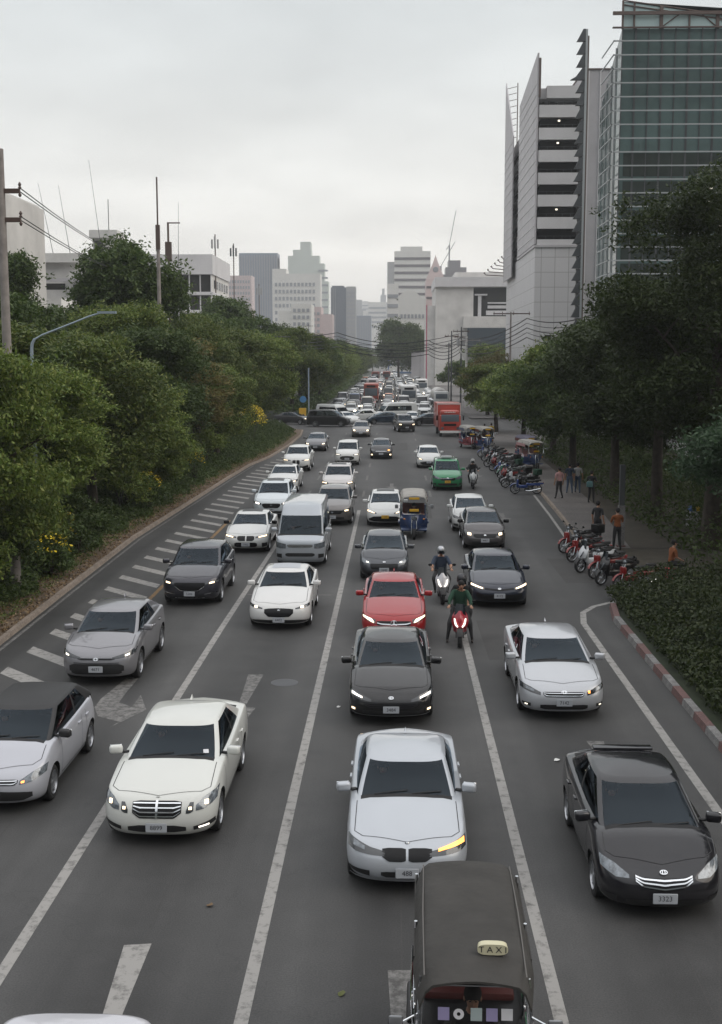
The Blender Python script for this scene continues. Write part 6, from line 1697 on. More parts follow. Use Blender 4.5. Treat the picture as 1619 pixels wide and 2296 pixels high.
veh('sedan', COMPACT, [
 grille(.54, .52, .66, .46, badge=(.61, .05, 'oval')),
 ('headlight', 'lamp_dark', [(.54, .58, .66), (.75, .62, .73), (.95, .68, .8)], dict(pair=True, sub=[('bulb', 'lamp_lit', [(.64, .60, .69), (.80, .62, .71)], {})])),
 intake(.6, .26, .38),
], (.075, .07, .072, .5), (3.72, 47.35), 'gunmetal saloon with bright warm lamps behind the navy one', plate=(.42, '4407'), mirror_mat='gloss_black')
veh('sedan', dict(SEDAN_S, H=1.46), [
 ('grille', 'gloss_black', [(0, .56, .61), (.46, .60, .645), (.5, .61, .64)], dict(badge=(.615, .05, 'oval'))),
 ('headlight', 'lamp_dark', [(.5, .60, .65), (.75, .63, .70), (.96, .69, .76)], dict(pair=True, sub=[('bulb', 'lamp_lit', [(.56, .61, .645), (.94, .69, .74)], {})])),
 ('lower_intake', 'gloss_black', [(0, .26, .46), (.6, .28, .46), (.78, .36, .5)], {}), lip(.225, 'alloy_dark', .75, .012),
], (.016, .02, .035, .3), (3.31, 36.12), 'navy black saloon with slim warm lamps beside the scooter riders', plate=(.42, '4172'))
def ex_taxi(root, P, S, gv, gf, color):
    mb = MB(); y = P['header'] - P['L'] / 2 + .35
    mb.bbox(-.32, .32, y - .08, y + .08, P['H'] + .02, P['H'] + .15, .03)
    t = mb.build('taxi_sign', 'sticker_white', root)
    mb = MB()
    for x in (-.5, .5): mb.tube([(x, y - .06, P['H'] - .03), (x, y + 1.5, P['H'] - .03)], .02, 6)
    mb.box(-.55, .55, y - .02, y + .02, P['H'] - .02, P['H'] + .03)
    mb.build('roof_rack', 'alloy', root)
veh('taxi', dict(MPV, L=4.6, W=1.78, H=1.74), [
 grille(.5, .6, .76, .42, m='gloss_black', bars=2, bw=.012, badge=(.74, .05, 'oval')),
 ('headlight', 'lamp_glass', [(.54, .66, .76), (.75, .68, .84), (.96, .74, .9)], dict(pair=True)),
 intake(.62, .32, .44), fogs(.76, .92, .34, .44),
], (.03, .21, .09, .15), (3.19, 69.05), 'green taxi minivan with a rack and light on its roof', plate=(.53, '2190'), plate_mat='plate_yellow', cat='taxi', extras=ex_taxi)
veh('hatchback', HATCH, [
 ('lower_intake', 'gloss_black', [(0, .24, .5), (.5, .26, .48), (.7, .34, .44)], dict(bars=2, bw=.012)),
 ('headlight', 'lamp_dark', [(.5, .6, .64), (.75, .63, .71), (.96, .7, .79)], dict(pair=True, sub=[('bulb', 'lamp_lit', [(.56, .61, .64), (.8, .65, .69)], dict(only=-1))])),
], W0, (2.51, 83.2), 'white hatchback following the green taxi', plate=(.44, '330'))
# ================================================================== PEOPLE
def cloth(name, c): 
    if name not in M: mat(name, c, .85, var=.2, scale=12)
    return name
cloth('cloth_navy', (.03, .045, .075)); cloth('cloth_black', (.02, .02, .022)); cloth('cloth_green', (.012, .05, .028)); cloth('cloth_pink', (.42, .24, .24)); cloth('cloth_orange', (.20, .06, .015)); cloth('cloth_jeans', (.05, .08, .13)); cloth('cloth_teal', (.10, .22, .23)); cloth('cloth_white', (.36, .36, .36)); cloth('cloth_yellow', (.55, .38, .04)); cloth('cloth_red', (.3, .03, .03)); cloth('hair_black', (.012, .01, .01)); cloth('shoe_dark', (.03, .025, .022))
def person(J, label, shirt, trousers, loc=(0, 0, 0), rz=0.0, helmet=None, hair=True, group=None, sleeves='short', scale=1.0, fingers=True, look=0.0, bulk=1.0):
    """J: joint positions (facing -Y). The body grows as one skinned surface."""
    bm = bmesh.new(); sk = bm.verts.layers.skin.verify(); V = {}
    def vt(n, p, r, root=False):
        v = bm.verts.new(Vector(p) * scale); v[sk].radius = (r[0] * scale, r[1] * scale) if hasattr(r, '__len__') else (r * scale, r * scale); v[sk].use_root = root; V[n] = v; return v
    P = {k: Vector(p) for k, p in J.items()}
    vt('pelvis', P['pelvis'], (.15 * bulk, .115 * bulk), True); vt('waist', P['pelvis'].lerp(P['chest'], .45), (.135 * bulk, .10 * bulk)); vt('chest', P['chest'], (.16 * bulk, .12 * bulk))
    vt('neck0', P['chest'].lerp(P['head'], .52), .062); vt('neck', P['chest'].lerp(P['head'], .66), .052); vt('head', P['head'], (.078, .092)); vt('crown', P['head'] + Vector((0, .005, .10)), (.066, .078)); vt('jaw', P['head'] + Vector((0, -.03, -.07)), (.055, .055))
    E = [('pelvis', 'waist'), ('waist', 'chest'), ('chest', 'neck0'), ('neck0', 'neck'), ('neck', 'jaw'), ('jaw', 'head'), ('head', 'crown')]
    for s in 'LR':
        vt('sh' + s, P['sh' + s], .066 * bulk); vt('el' + s, P['el' + s], .046 * bulk); vt('wr' + s, P['wr' + s], .028)
        d = (P['wr' + s] - P['el' + s]).normalized(); hd = Vector(J.get('hd' + s, tuple(d))).normalized()
        vt('pm' + s, P['wr' + s] + hd * .06, (.036, .018))
        E += [('chest', 'sh' + s), ('sh' + s, 'el' + s), ('el' + s, 'wr' + s), ('wr' + s, 'pm' + s)]
        if fingers:
            side = hd.cross(Vector((0, 0, 1))); side = side.normalized() if side.length > .1 else Vector((1, 0, 0)); dn = side.cross(hd).normalized()
            if dn.z > 0: dn = -dn
            for k, (o, L_) in enumerate(((-.030, .062), (-.010, .072), (.010, .068), (.030, .052))):
                a = P['wr' + s] + hd * .085 + side * o; vt('f%s%d' % (s, k), a, .0095); vt('g%s%d' % (s, k), a + hd * L_ * .55 + dn * .012, .0085); vt('h%s%d' % (s, k), a + hd * L_ * .8 + dn * .036, .007)
                E += [('pm' + s, 'f%s%d' % (s, k)), ('f%s%d' % (s, k), 'g%s%d' % (s, k)), ('g%s%d' % (s, k), 'h%s%d' % (s, k))]
            a = P['wr' + s] + hd * .03 + side * (.036 if s == 'L' else -.036); vt('t0' + s, a, .011); vt('t1' + s, a + hd * .04 + side * (.018 if s == 'L' else -.018) + dn * .02, .009)
            E += [('wr' + s, 't0' + s), ('t0' + s, 't1' + s)]
        vt('hp' + s, P['hp' + s], .098 * bulk); vt('kn' + s, P['kn' + s], .068 * bulk); vt('cf' + s, P['kn' + s].lerp(P['an' + s], .35), .06); vt('an' + s, P['an' + s], .038)
        ft = Vector(J.get('ft' + s, (0, -1, 0))).normalized(); vt('hl' + s, P['an' + s] + Vector((0, 0, -.045)), (.04, .036)); vt('to' + s, P['an' + s] + ft * .16 + Vector((0, 0, -.055)), (.04, .026))
        E += [('pelvis', 'hp' + s), ('hp' + s, 'kn' + s), ('kn' + s, 'cf' + s), ('cf' + s, 'an' + s), ('an' + s, 'hl' + s), ('hl' + s, 'to' + s)]
    for a, b_ in E: bm.edges.new((V[a], V[b_]))
    me = bpy.data.meshes.new('p'); bm.to_mesh(me); bm.free()
    o = bpy.data.objects.new('p', me); COL.objects.link(o)
    m1 = o.modifiers.new('s', 'SKIN'); m1.use_smooth_shade = True; m2 = o.modifiers.new('u', 'SUBSURF'); m2.levels = 2
    dg = bpy.context.evaluated_depsgraph_get(); dg.update()
    bme = bpy.data.meshes.new_from_object(o.evaluated_get(dg)); bpy.data.objects.remove(o)
    bme.name = 'person'; bme.materials.clear()
    for x in as_mats([shirt, trousers, 'skin', 'shoe_dark']): bme.materials.append(x)
    segs = []
    S_ = 0; T_ = 1; K = 2; F_ = 3
    def sg(a, b_, m_): segs.append((Vector(a) * scale, Vector(b_) * scale, m_))
    sg(P['pelvis'].lerp(P['chest'], .12), P['chest'], S_); sg(P['pelvis'], P['pelvis'], T_); sg(P['chest'].lerp(P['head'], .62), P['head'] + Vector((0, 0, .15)), K); sg(P['chest'], P['chest'].lerp(P['head'], .4), S_)
    for s in 'LR':
        sg(P['chest'], P['sh' + s], S_); sg(P['sh' + s], P['el' + s].lerp(P['sh' + s], .2), S_); sg(P['el' + s], P['wr' + s].lerp(P['el' + s], .12), S_ if sleeves == 'long' else K); sg(P['wr' + s], P['wr' + s] + (P['wr' + s] - P['el' + s]).normalized() * .2, K)
        sg(P['pelvis'], P['hp' + s], T_); sg(P['hp' + s], P['kn' + s], T_); sg(P['kn' + s], P['an' + s], T_); ft = Vector(J.get('ft' + s, (0, -1, 0))).normalized(); sg(P['an' + s] + Vector((0, 0, -.05)), P['an' + s] + ft * .2 + Vector((0, 0, -.06)), F_)
    def dist(p, a, b_):
        ab = b_ - a; t = max(0, min(1, (p - a).dot(ab) / max(ab.length_squared, 1e-9))); return (p - a - ab * t).length
    for pl in bme.polygons:
        c = pl.center; pl.material_index = min(segs, key=lambda q: dist(c, q[0], q[1]))[2]; pl.use_smooth = True
    bme.update()
    po = link_mesh('person', bme); po.location = loc; po.rotation_euler = (0, 0, rz)
    tag(po, label, 'person', group)
    hc = P['head'] * scale
    rot = Matrix.Rotation(look, 4, 'Z')
    mb = MB()   # eyes, nose, mouth, ears
    for sx in (-1, 1):
        mb.ball(hc + rot @ Vector((sx * .03, -.083, .012)), (.012, .008, .007), 0, 8, 6); mb.ball(hc + Vector((sx * .083, .0, 0)), (.012, .02, .03), 1, 8, 6)
    mb.ball(hc + rot @ Vector((0, -.095, -.012)), (.013, .016, .022), 1, 8, 6); mb.ball(hc + rot @ Vector((0, -.088, -.05)), (.024, .006, .006), 2, 8, 6)
    mb.build('face', ['ink', 'skin', 'cloth_red'], po)
    if helmet:
        mb = MB(); ring = [(.001, .155), (.07, .145), (.115, .10), (.135, .03), (.138, -.03), (.125, -.075), (.118, -.075), (.118, 0)]
        mb.lathe(ring, 'z', hc + Vector((0, .012, .03)), 18)
        h = mb.build('helmet', helmet, po)
        mb = MB(); n = 8
        v = [hc + Vector((.128 * math.sin(a), .012 - .142 * math.cos(a), z)) for z in (-.055, .045) for a in [R(-60 + 120 * i / n) for i in range(n + 1)]]
        mb.add(v, [(i, i + 1, n + 2 + i, n + 1 + i) for i in range(n)], 0, True); mb.build('visor', 'glass_dark', h)
    elif hair:
        mb = MB(); mb.ball(hc + Vector((0, .018, .045)), (.092, .10, .105), 0, 14, 9); mb.build('hair', 'hair_black', po)
    return po
def stand(sw=.1, arm='down', step=0.0, lean=0.0):
    J = dict(pelvis=(0, 0, .93), chest=(0, -lean * .3, 1.30), head=(0, -lean * .45, 1.58))
    for s, k in (('L', 1), ('R', -1)):
        J['sh' + s] = (k * .19, -lean * .3, 1.38); J['hp' + s] = (k * .09, 0, .87)
        J['kn' + s] = (k * .11, -.03 - k * step * .35, .48); J['an' + s] = (k * (.12 + sw * .3), .02 - k * step, .085)
        if arm == 'down' or (arm == 'one' and s == 'R'):
            J['el' + s] = (k * .25, .03 + k * step * .3, 1.10); J['wr' + s] = (k * .26, -.05 + k * step * .6, .86)
        else:
            J['el' + s] = (k * .24, -.06, 1.12); J['wr' + s] = (k * .10, -.30, 1.16)
    return J
def ride():
    """seated on a scooter whose seat is at z .78, hands on the bars"""
    J = dict(pelvis=(0, .32, .86), chest=(0, .20, 1.26), head=(0, .12, 1.56))
    for s, k in (('L', 1), ('R', -1)):
        J['sh' + s] = (k * .19, .18, 1.34); J['el' + s] = (k * .31, -.06, 1.12); J['wr' + s] = (k * .29, -.26, 1.06); J['hd' + s] = (k * .25, -1, -.1)
        J['hp' + s] = (k * .11, .28, .82); J['kn' + s] = (k * .24, -.14, .74); J['an' + s] = (k * .20, -.10, .36)
    return J

# ================================================================== TWO WHEELERS
def wheel2(r, w, y, root, spokes=8):
    mb = MB()
    mb.lathe([(r - .05, -w / 2), (r - .015, -w / 2), (r, -w * .2), (r, w * .2), (r - .015, w / 2), (r - .05, w / 2), (r - .05, -w / 2)], 'x', (0, y, r), 22)
    wo = mb.build('wheel', 'rubber', root)
    mb = MB(); mb.lathe([(r - .05, -.012), (r - .07, -.012), (r - .07, .012), (r - .05, .012)], 'x', (0, y, r), 20); mb.lathe([(.04, -.05), (.04, .05)], 'x', (0, y, r), 10)
    for k in range(spokes):
        a = 2 * PI * k / spokes; mb.tube([(0, y, r), (0, y + (r - .06) * math.cos(a), r + (r - .06) * math.sin(a))], .006, 4)
    mb.build('rim', 'alloy', wo); return wo
def scooter(name, label, color, loc, rz, group=None, style='maxi', lit=False, plate='plate_white', box=None, steer=0.0):
    root = empty(name, loc, rz); tag(root, label, 'motorcycle' if style != 'maxi' else 'scooter', group)
    if style == 'maxi': r, wb, w = .26, 1.32, .12
    else: r, wb, w = .29, 1.24, .08
    wheel2(r, w, -wb / 2, root); wheel2(r, w, wb / 2, root)
    f = -wb / 2
    mb = MB()   # front fairing, leg shield, tail
    if style == 'maxi':
        v = []; prof = [(-.02, .46, .10), (-.10, .55, .19), (-.09, .70, .23), (.0, .84, .21), (.08, .96, .13)]
        for y, z, hw in prof:
            for u in (-1, -.7, -.35, 0, .35, .7, 1): v.append((u * hw, f + .02 + y + .16 * abs(u) ** 1.7, z + (.03 * (1 - abs(u)) if z > .6 else 0)))
        n = 7; mb.add(v, [(i * n + j, i * n + j + 1, (i + 1) * n + j + 1, (i + 1) * n + j) for i in range(4) for j in range(6)], 0, True)
        mb.bbox(-.18, .18, f + .15, f + .26, .38, .92, .05); mb.bbox(-.13, .13, f + .24, .18, .30, .50, .05)
        mb.bbox(-.17, .17, .05, wb / 2 + .2, .48, .70, .08); mb.bbox(-.10, .10, wb / 2 - .05, wb / 2 + .36, .60, .74, .05)
    else:
        mb.bbox(-.14, .14, f + .08, f + .2, .36, .84, .05); mb.bbox(-.09, .09, f + .18, .1, .34, .52, .04); mb.bbox(-.12, .12, .0, wb / 2 + .2, .48, .64, .06)
        mb.bbox(-.07, .07, wb / 2, wb / 2 + .38, .56, .66, .03)
    b = mb.build('fairing', 'car_paint', root); b.color = color
    mb = MB(); mb.lathe([(r + .02, -w * .7), (r + .045, 0), (r + .02, w * .7)], 'x', (0, f, r), 22); me_f = mb
    # keep only the upper part of the guard
    vv, ff = [], []
    n = 22
    for i in range(3):
        for j in range(9):
            a = R(20 + 140 * j / 8); rr_ = (r + .02, r + .045, r + .02)[i]; x = (-w * .7, 0, w * .7)[i]
            vv.append((x, f - rr_ * math.cos(a), r + rr_ * math.sin(a)))
    mb = MB(); mb.add(vv, [(i * 9 + j, i * 9 + j + 1, (i + 1) * 9 + j + 1, (i + 1) * 9 + j) for i in range(2) for j in range(8)], 0, True); g = mb.build('mudguard', 'car_paint' if style != 'maxi' else 'black_plastic', root); g.color = color
    mb = MB(); 
    for x in (-w * .8, w * .8): mb.tube([(x, f, r), (x, f + .1, .62), (x * .7, f + .2, .95)], .022, 6)
    mb.build('fork', 'alloy_dark' if style == 'maxi' else 'chrome', root)
    mb = MB(); mb.bbox(-.13, .13, .06, wb / 2 + .12, .70, .80, .04, 0, 2); mb.bbox(-.1, .1, wb / 2 - .1, wb / 2 + .25, .75, .86, .04); mb.build('seat', 'black_plastic', root)
    hb = MB(); hz = 1.03; hy = f + .3
    hb.tube([(-.36, hy + .1, hz - .02), (-.2, hy, hz + .03), (0, hy - .02, hz - .03), (.2, hy, hz + .03), (.36, hy + .1, hz - .02)], .014, 6); hb.bbox(-.12, .12, hy - .09, hy + .05, hz - .06, hz + .05, .03)
    ho = hb.build('handlebar', 'black_plastic', root)
    for s in (-1, 1):
        mb = MB(); mb.tube([(s * .24, hy + .02, hz + .02), (s * .34, hy - .03, hz + .17)], .007, 5); mb.ball((s * .38, hy - .03, hz + .19), (.065, .02, .042), 1, 12, 7); mb.build('mirror', ['black_plastic', 'gloss_black'], ho)
    if style == 'maxi':
        for s in (-1, 1):
            mb = MB(); pts = []
            for t, (x, z, y) in enumerate([(.15, .80, -.0), (.135, .72, -.045), (.11, .64, -.075), (.06, .58, -.095)]): pts.append((s * x, f + y - .0, z))
            mb.tube(pts, [.016, .024, .026, .018], 8); mb.build('headlight', 'lamp_white' if lit else 'lamp_glass', root)
        mb = MB(); mb.add([(x, f + .12 - .05 * (1 - (x / .16) ** 2) + (z - .85) * .35, z) for z in (.84, 1.0, 1.16) for x in (-.16 + (z - .84) * .15, -.08, 0, .08, .16 - (z - .84) * .15)], [(i * 5 + j, i * 5 + j + 1, (i + 1) * 5 + j + 1, (i + 1) * 5 + j) for i in range(2) for j in range(4)], 0, True); mb.build('windscreen', 'glass_dark', root)
    else:
        mb = MB(); mb.ball((0, hy - .1, hz - .05), (.09, .05, .075), 0, 12, 8); mb.build('headlight', 'lamp_white' if lit else 'lamp_glass', root)
    mb = MB(); mb.bbox(-.10, .10, f - .06, f - .045, .44, .54, .004, 0, 1) if style == 'maxi' else mb.bbox(-.1, .1, wb / 2 + .34, wb / 2 + .36, .46, .60, .004, 0, 1)
    mb.build('number_plate', plate, root)
    mb = MB(); mb.bbox(-.09, .09, -.1, .2, .18, .40, .05); mb.build('engine', 'alloy_dark', root)
    mb = MB(); mb.tube([(.14, -.02, .22), (.17, .2, .2), (.18, wb / 2 + .2, .34)], [.02, .035, .045], 8); mb.build('exhaust', 'chrome' if style != 'maxi' else 'alloy_dark', root)
    mb = MB(); mb.ball((0, wb / 2 + (.36 if style == 'maxi' else .37), .68), (.07, .02, .03), 0, 8, 6); mb.build('tail_lamp', 'red_lens', root)
    if box: 
        mb = MB(); mb.bbox(-.2, .2, wb / 2 + .02, wb / 2 + .42, .86, 1.2, .03); mb.build('cargo_box', box, root)
    return root
def feet_down(J, k_=.34):
    for s, k in (('L', 1), ('R', -1)): J['kn' + s] = (k * .27, .02, .52); J['an' + s] = (k * k_, -.02, .09)
    return J
scooter('scooter', 'white faced scooter with two slanting white lamps ridden between the saloons', (.45, .45, .47, .2), (1.55, 37.5, 0), R(2), 'ridden scooters', lit=True)
person(ride(), 'person in a navy shirt and grey helmet riding the white faced scooter', 'cloth_navy', 'cloth_black', (1.55, 37.5, 0), R(2), helmet='alloy', look=0, bulk=1.28)
scooter('scooter', 'red faced scooter with two slanting white lamps stopped ahead of the navy saloon', (.30, .015, .03, .2), (1.84, 31.85, 0), R(-3), 'ridden scooters', lit=True, plate='plate_red')
J = feet_down(ride()); J['head'] = (.03, .08, 1.56)
person(J, 'bareheaded person in a black and green jacket straddling the red faced scooter', 'cloth_green', 'cloth_black', (1.84, 31.85, 0), R(-3), sleeves='long', bulk=1.28)
J = ride()
for s, k in (('L', 1), ('R', -1)): J['el' + s] = (k * .27, .45, 1.1); J['wr' + s] = (k * .20, .25, 1.0)
person({k: Vector(v) + Vector((.04, .36, .07)) for k, v in J.items() if k[:2] not in ('hd', 'ft')}, 'person in black on the back seat of the red faced scooter', 'cloth_black', 'cloth_black', (1.84, 31.85, 0), R(-3), helmet='alloy_dark', sleeves='long', bulk=1.28)
scooter('scooter', 'white scooter ridden alone by the kerb past the green taxi', (.6, .6, .6, .1), (4.76, 70.8, 0), R(0), 'ridden scooters', lit=False)
person(ride(), 'person in black with a white helmet riding by the kerb', 'cloth_black', 'cloth_black', (4.76, 70.8, 0), 0, helmet='cloth_white', sleeves='long', bulk=1.28)
scooter('motorcycle', 'motorcycle with one bright lamp beside the red bus', BLACK, (-1.9, 190, 0), 0, 'ridden scooters', style='cub', lit=True)
person(ride(), 'person in dark clothes riding beside the red bus', 'cloth_black', 'cloth_black', (-1.9, 190, 0), 0, helmet='alloy_dark', fingers=False)

# parked machines
RED = (.19, .014, .014, .1); BLUE = (.02, .05, .2, .2); WHT = (.6, .62, .64, 0); GRN = (.02, .12, .07, .1)
PA = 'scooters parked on the pavement ramp'
spec = [  # x, y, rz, colour, words, style
 (7.35, 47.2, R(-58), RED, 'red scooter, the one farthest from the camera on the ramp', 'cub', None), (7.45, 46.2, R(-54), BLACK, 'black scooter tucked behind the farthest red one', 'cub', 'gloss_black'),
 (7.35, 45.1, R(-56), RED, 'red and black scooter beside the tucked black one', 'cub', None), (7.5, 44.0, R(-52), GREY, 'grey scooter in the middle of the ramp row', 'cub', None),
 (7.35, 42.9, R(-56), WHT, 'white scooter with a slim pale mudguard in the ramp row', 'maxi', None), (7.6, 41.7, R(-54), RED, 'red and white scooter next to the slim white one', 'cub', None),
 (7.7, 40.5, R(-58), BLACK, 'black scooter between two red ones near the shrub bed', 'maxi', None), (8.1, 39.3, R(-62), RED, 'red scooter with chrome exhaust nearest the shrub bed', 'cub', None)]
for x, y, a, c, w_, st, bx in spec: scooter('motorcycle', w_, c, (x, y, 0.0 if y < 47.4 else .1), a, PA, style=st, box=bx)
PB = 'motorcycles parked along the far pavement edge'
scooter('motorcycle', 'blue step-through motorcycle parked broadside at the kerb', BLUE, (7.6, 67.6, 0), R(-95), None, style='cub')
cols = [BLACK, GREY, WHT, RED, BLACK, GRN, WHT, BLUE, BLACK, RED, GREY, BLACK, WHT, BLACK, RED, GREY, BLACK, BLUE]
cw_ = {BLACK: 'black', GREY: 'grey', WHT: 'white', RED: 'red', GRN: 'green', BLUE: 'blue'}
for i, c in enumerate(cols):
    y = 69.6 + i * 1.35 + (i % 3) * .12; x = 7.75 - (i % 2) * .35 + rnd.uniform(-.15, .15)
    bx = 'gloss_black' if i in (1, 8) else ('cloth_green' if i in (0, 5) else None)
    scooter('motorcycle', '%s parked motorcycle, %s from the blue broadside one in the kerb row' % (cw_[c], nth[i]), c, (x, y, 0), R(-62 + rnd.uniform(-12, 12)), PB, style='cub' if i % 3 else 'maxi', box=bx)
for i in range(8):
    c = cols[(i * 5) % 18]
    scooter('motorcycle', '%s motorcycle, %s in the far part of the kerb row near the tuk-tuks' % (cw_[c], nth[i]), c, (8.0 + rnd.uniform(-.3, .2), 104.2 + i * 1.5, 0), R(-60 + rnd.uniform(-12, 12)), PB, style='cub')

# people on the pavement
PG = 'people on the pavement'
person(stand(.3), 'person in a pink shirt and dark trousers at the pavement edge', 'cloth_pink', 'cloth_black', (9.06, 64.5, .115), R(200), group=PG)
person(stand(.1), 'person in jeans half hidden by leaves behind the pink shirt', 'cloth_navy', 'cloth_jeans', (10.0, 67.0, .115), R(170), group=PG)
person(stand(.1, step=.12), 'second person in jeans under the low branches', 'cloth_white', 'cloth_jeans', (10.5, 67.3, .115), R(160), group=PG)
person(stand(.1, arm='fwd'), 'person in black holding a teal bag under the tree', 'cloth_black', 'cloth_black', (10.5, 62.6, .115), R(150), group=PG)
mb = MB(); mb.bbox(-.16, .16, -.06, .06, 0, .3, .03); mb.tube([(-.08, 0, .3), (0, 0, .42), (.08, 0, .3)], .01, 5); o = mb.build('bag', 'cloth_teal'); o.location = (10.35, 62.3, .98); tag(o, 'teal bag held by the person in black', 'bag')
sit = stand(.2); sit['pelvis'] = (0, 0, .62); sit['chest'] = (0, -.08, 1.0); sit['head'] = (0, -.12, 1.28)
for s, k in (('L', 1), ('R', -1)): sit['sh' + s] = (k * .19, -.08, 1.06); sit['el' + s] = (k * .27, -.1, .82); sit['wr' + s] = (k * .16, -.32, .72); sit['hp' + s] = (k * .1, 0, .58); sit['kn' + s] = (k * .16, -.42, .56); sit['an' + s] = (k * .16, -.4, .1)
person(stand(.1, arm='fwd'), 'person in an orange vest standing behind the ramp scooters', 'cloth_orange', 'cloth_black', (8.95, 47.0, .10), R(190), group=PG)
person(stand(.1), 'dark clothed person beside the orange vest', 'cloth_black', 'cloth_black', (8.55, 49.2, .115), R(140), group=PG)
person(sit, 'person in an orange vest sitting on a low stool beyond the shrub bed', 'cloth_orange', 'cloth_black', (9.6, 40.6, .112), R(100), group=PG)
mb = MB(); mb.bbox(-.16, .16, -.16, .16, .36, .42, .02)
for sx in (-1, 1):
    for sy in (-1, 1): mb.tube([(sx * .13, sy * .13, 0), (sx * .11, sy * .11, .37)], .015, 5)
o = mb.build('stool', 'cloth_red'); o.location = (9.6, 40.6, .112); tag(o, 'low red plastic stool under the seated person', 'stool')
person(stand(.1), 'person in a yellow shirt standing by the parked tuk-tuks', 'cloth_yellow', 'cloth_black', (8.95, 108.5, .115), R(170), group=PG, fingers=False)
person(stand(.1), 'person in black standing next to the yellow shirt', 'cloth_black', 'cloth_black', (8.4, 109.5, 0), R(200), group=PG, fingers=False)
# bins and bundles under the dark trees
for i, (x, y, c, w_) in enumerate([(13.6, 53.5, 'cloth_white', 'pale sack topped with blue and yellow cloth deep under the dark trees'), (14.6, 53.8, 'cloth_white', 'pale bundle beside the sack under the dark trees')]):
    mb = MB(); mb.bbox(-.3, .3, -.25, .25, 0, .75 - i * .2, .12); 
    if i == 0: mb.ball((-.08, 0, .82), (.22, .2, .18), 1, 10, 7); mb.ball((.16, 0, .85), (.15, .15, .15), 2, 10, 7)
    o = mb.build('sack', [c, 'badge_blue', 'cloth_yellow']); o.location = (x, y, .115); tag(o, w_, 'sack')

